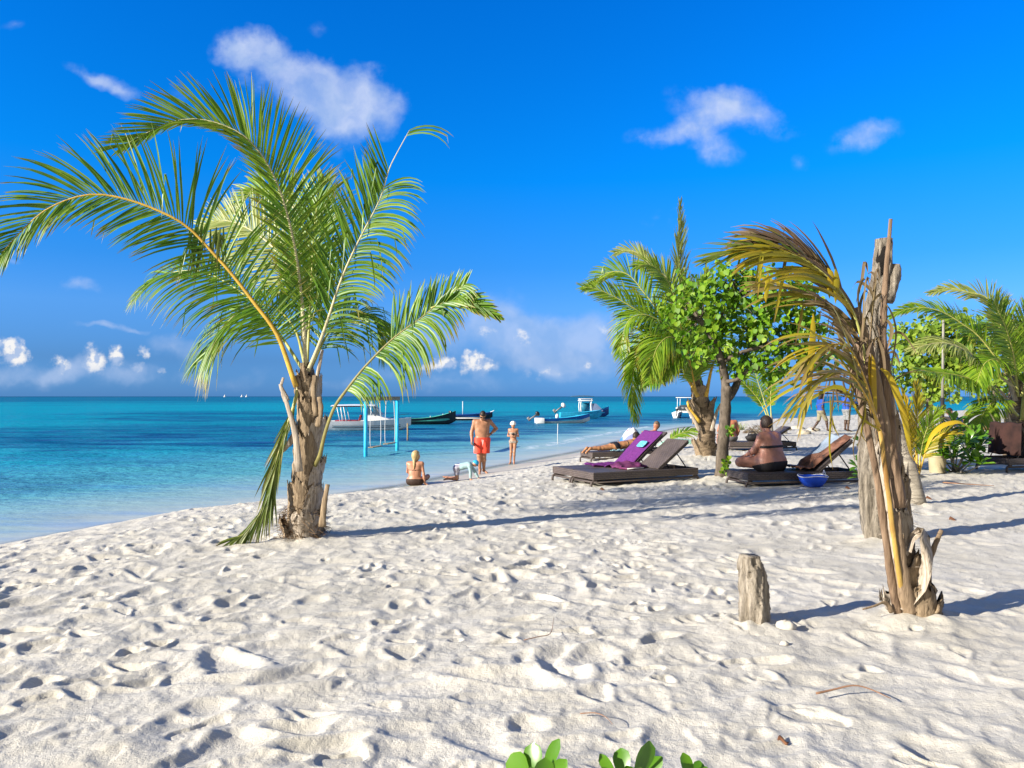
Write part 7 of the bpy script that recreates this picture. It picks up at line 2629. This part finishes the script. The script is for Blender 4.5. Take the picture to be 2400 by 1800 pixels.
# stakes in the shallows
q = sea_at(955, 1032)
m_ = MB()
m_.tube([q + Vector((0, 0, -.4)), q + Vector((.01, 0, .4)), q + Vector((0, 0, .86))], [.045, .042, .038], 9, jitter=.08)
tag(m_.build('mooring_stake', WOODB, origin=q), 'dark wooden stake in the water just right of the blue swing frame', 'stake')
q = sea_at(1307, 1040)
m_ = MB()
m_.tube([q + Vector((0, 0, -.4)), q + Vector((.0, 0, .5)), q + Vector((0.01, 0, .93))], [.018, .016, .014], 8)
tag(m_.build('mooring_stake', ROPE, origin=q), 'thin pale stake in the shallow water below the skiff with the tilted outboard', 'stake')
for x0, y0 in ((527, 928.8), (567, 928.8), (578, 928.6)):
    D = 2600.0
    p = P(x0, 929, D)
    b_ = empty('sailing_boat', (p.x, D, 0), 0, 'tiny white sail far out on the horizon left of the big palm', 'boat', 'far sails on the horizon')
    m_ = MB()
    m_.loft([[Vector((-4, -1, 0)), Vector((4, -1, 0)), Vector((4, 1, 0)), Vector((-4, 1, 0))], [Vector((-5, -1.4, 1.3)), Vector((6, -1.4, 1.5)), Vector((6, 1.4, 1.5)), Vector((-5, 1.4, 1.3))]])
    m_.build('hull', WHT, b_)
    m_ = MB()
    m_.loft([[Vector((-3.5, -.1, 2)), Vector((3, -.1, 2)), Vector((3, .1, 2)), Vector((-3.5, .1, 2))], [Vector((-.2, -.05, 9)), Vector((.2, -.05, 9)), Vector((.2, .05, 9)), Vector((-.2, .05, 9))]])
    m_.build('sail', WHT, b_)

# ---------------------------------------------------------------- things lying on the sand
r_ = random.Random(17)
b0 = at(1612, 1034)
fl = empty('fallen_frond', b0, 0, 'cut green palm leaf lying on the sand just left of the middle palm', 'palm leaf')
c0 = [b0 + Vector((-.75, -.2, .05)), b0 + Vector((-.3, 0, .28)), b0 + Vector((.25, .1, .38)), b0 + Vector((.8, .2, .30))]
frond('leaf_blade', c0, 46, .62, .05, (0, -.5, .9), (.9, .9), (50, 20), .02, .025, GREEN2, RIB_G, parent=fl, org=b0, seed=400, segs=4, fold=0)
nm, g = new_mat('net_green')
nz = g.n('TexVoronoi', Vector=g.obj(), Scale=26.0)
finish(g, principled(g, g.ramp(nz.outputs['Distance'], [(.1, (.10, .30, .22)), (.5, (.30, .52, .42))]), .8, g.bump(nz.outputs['Distance'], .8, .02)))
b0 = at(1596, 1042)
rings = []
for i in range(12):
    t = i / 11
    x = lerp(-.75, .85, t)
    hh = .26 * math.sin(math.pi * t) ** .6 * (1 - .45 * t)
    rings.append([b0 + Vector((x, -.26 * math.sin(math.pi * t) ** .5, -.03)), b0 + Vector((x, -.16, hh * .75 + .02 * math.sin(i * 2.1))), b0 + Vector((x, 0, hh)), b0 + Vector((x, .18, hh * .7)), b0 + Vector((x, .3, -.03))])
m_ = MB()
m_.loft(rings)
tag(m_.build('fishing_net', nm, origin=b0), 'heaped pale green net on the sand left of the middle palm', 'net')

b0 = at(1772, 1015)
m_ = MB()
for k in range(420):
    a = r_.uniform(0, 6.28)
    q = math.sqrt(r_.random())
    x, y = math.cos(a) * q * .55, math.sin(a) * q * .4
    z = r_.random() * .40 * (1 - q * q)
    d = Vector((r_.uniform(-1, 1), r_.uniform(-1, 1), r_.uniform(-.5, .6))).normalized()
    p = b0 + Vector((x, y, max(.0, z - .02)))
    l = r_.uniform(.12, .34)
    m_.strip([p - d * l / 2, p, p + d * l / 2 + Vector((0, 0, -.03))], [.006, .009, .002], Vector((r_.uniform(-1, 1), r_.uniform(-1, 1), r_.uniform(-1, 1))).normalized())
tag(m_.build('brush_pile', BROWN, origin=b0, recalc=False), 'heap of dry brown palm debris on the far sand left of the young palm', 'brush pile', kind='thing')
b0 = at(1735, 1008)
m_ = MB()
for k in range(70):
    a = r_.uniform(0, 6.28)
    d = Vector((math.cos(a), math.sin(a) * .6, r_.uniform(.4, 1.8))).normalized()
    p = b0 + Vector((r_.uniform(-.15, .15), r_.uniform(-.1, .1), -.01))
    l = r_.uniform(.25, .6)
    m_.strip([p, p + d * l * .6, p + d * l + Vector((0, 0, -.05))], [.010, .009, .001], Vector((-d.y, d.x, 0)).normalized())
tag(m_.build('grass_tuft', PALE, origin=b0, recalc=False), 'sparse green grass tuft beside the dry brown heap', 'grass tuft', kind='thing')
for k in range(5):
    b0 = at((1840, 1870, 1905, 1830, 1885)[k], (1008, 1005, 1010, 1016, 1017)[k])
    m_ = MB()
    m_.ball(b0 + Vector((0, 0, .02)), (.30, .22, .13), 14, .25)
    tag(m_.build('sand_heap', SAND, origin=b0), 'small dug heap of pale sand on the far beach behind the walkers', 'sand heap', 'dug sand heaps on the far beach')

STICK = plain('stick_brown', (.22, .12, .07), .8, .3, 12)


def stick(pts, w, label, cat='stick', name='stick'):
    C = [at(x, y) + Vector((0, 0, h)) for x, y, h in pts]
    m_ = MB()
    m_.tube(spline(C, 18), [w * lerp(1, .4, i / 17) for i in range(18)], 7, jitter=.1)
    tag(m_.build(name, STICK, origin=C[0]), label, cat)


stick([(1913, 1640, .03), (1945, 1638, .04), (2000, 1636, .06), (2040, 1640, .05), (2088, 1652, .03)], .0055, 'long thin brown stick lying on the sand below the dying palm')
stick([(1228, 1512, .03), (1262, 1508, .04), (1290, 1500, .04), (1298, 1470, .06)], .003, 'thin bent twig on the sand in the middle foreground')
stick([(1360, 1688, .03), (1395, 1692, .04), (1420, 1702, .04), (1436, 1714, .03)], .0028, 'short dark twig above the fleshy leaved shrub')
stick([(2210, 1135, .03), (2260, 1140, .04), (2330, 1143, .03)], .012, 'long dry stalk on the shaded sand under the right palm')
STONE = plain('coral_white', (.52, .49, .43), .9, .2, 8, .8, .01)
for x, y, r0, lab in ((1842, 1478, .045, 'white coral lump right at the foot of the short wooden post'), (1838, 1512, .018, 'small white pebble in front of the short wooden post')):
    b0 = at(x, y)
    m_ = MB()
    m_.ball(b0 + Vector((0, 0, r0 * .5)), (r0 * 1.4, r0, r0 * .9), 14, .16)
    tag(m_.build('coral_stone', STONE, origin=b0), lab, 'stone')
LEAFD = plain('dead_leaf_brown', (.16, .07, .035), .8, .4, 14)
for x, y, lab in ((2180, 1170, 'curled brown leaf on the sand right of the leaning trunk'), (2236, 1220, 'reddish brown leaf on the open sand at the right'), (1414, 1149, 'orange brown leaf on the sand below the nearest lounger'), (1990, 1146, 'small dark leaf on the sand beneath the hollow log'), (1835, 1742, 'dark dry seed husk on the sand at the bottom right')):
    b0 = at(x, y)
    m_ = MB()
    q_ = min(1.0, b0.y / 9)
    C = [b0 + Vector((lerp(-.06, .06, i / 6) * q_, .01 * math.sin(i), .012 + .025 * q_ * math.sin(i * .9))) for i in range(7)]
    m_.strip(C, [w * q_ for w in (.004, .02, .03, .032, .028, .016, .002)], Vector((.1, .8, .6)).normalized(), 0, 1, .5)
    o_ = m_.build('dead_leaf', LEAFD, origin=b0, recalc=False)
    so = o_.modifiers.new('thick', 'SOLIDIFY')
    so.thickness = .003
    tag(o_, lab, 'leaf', 'dead leaves on the sand')
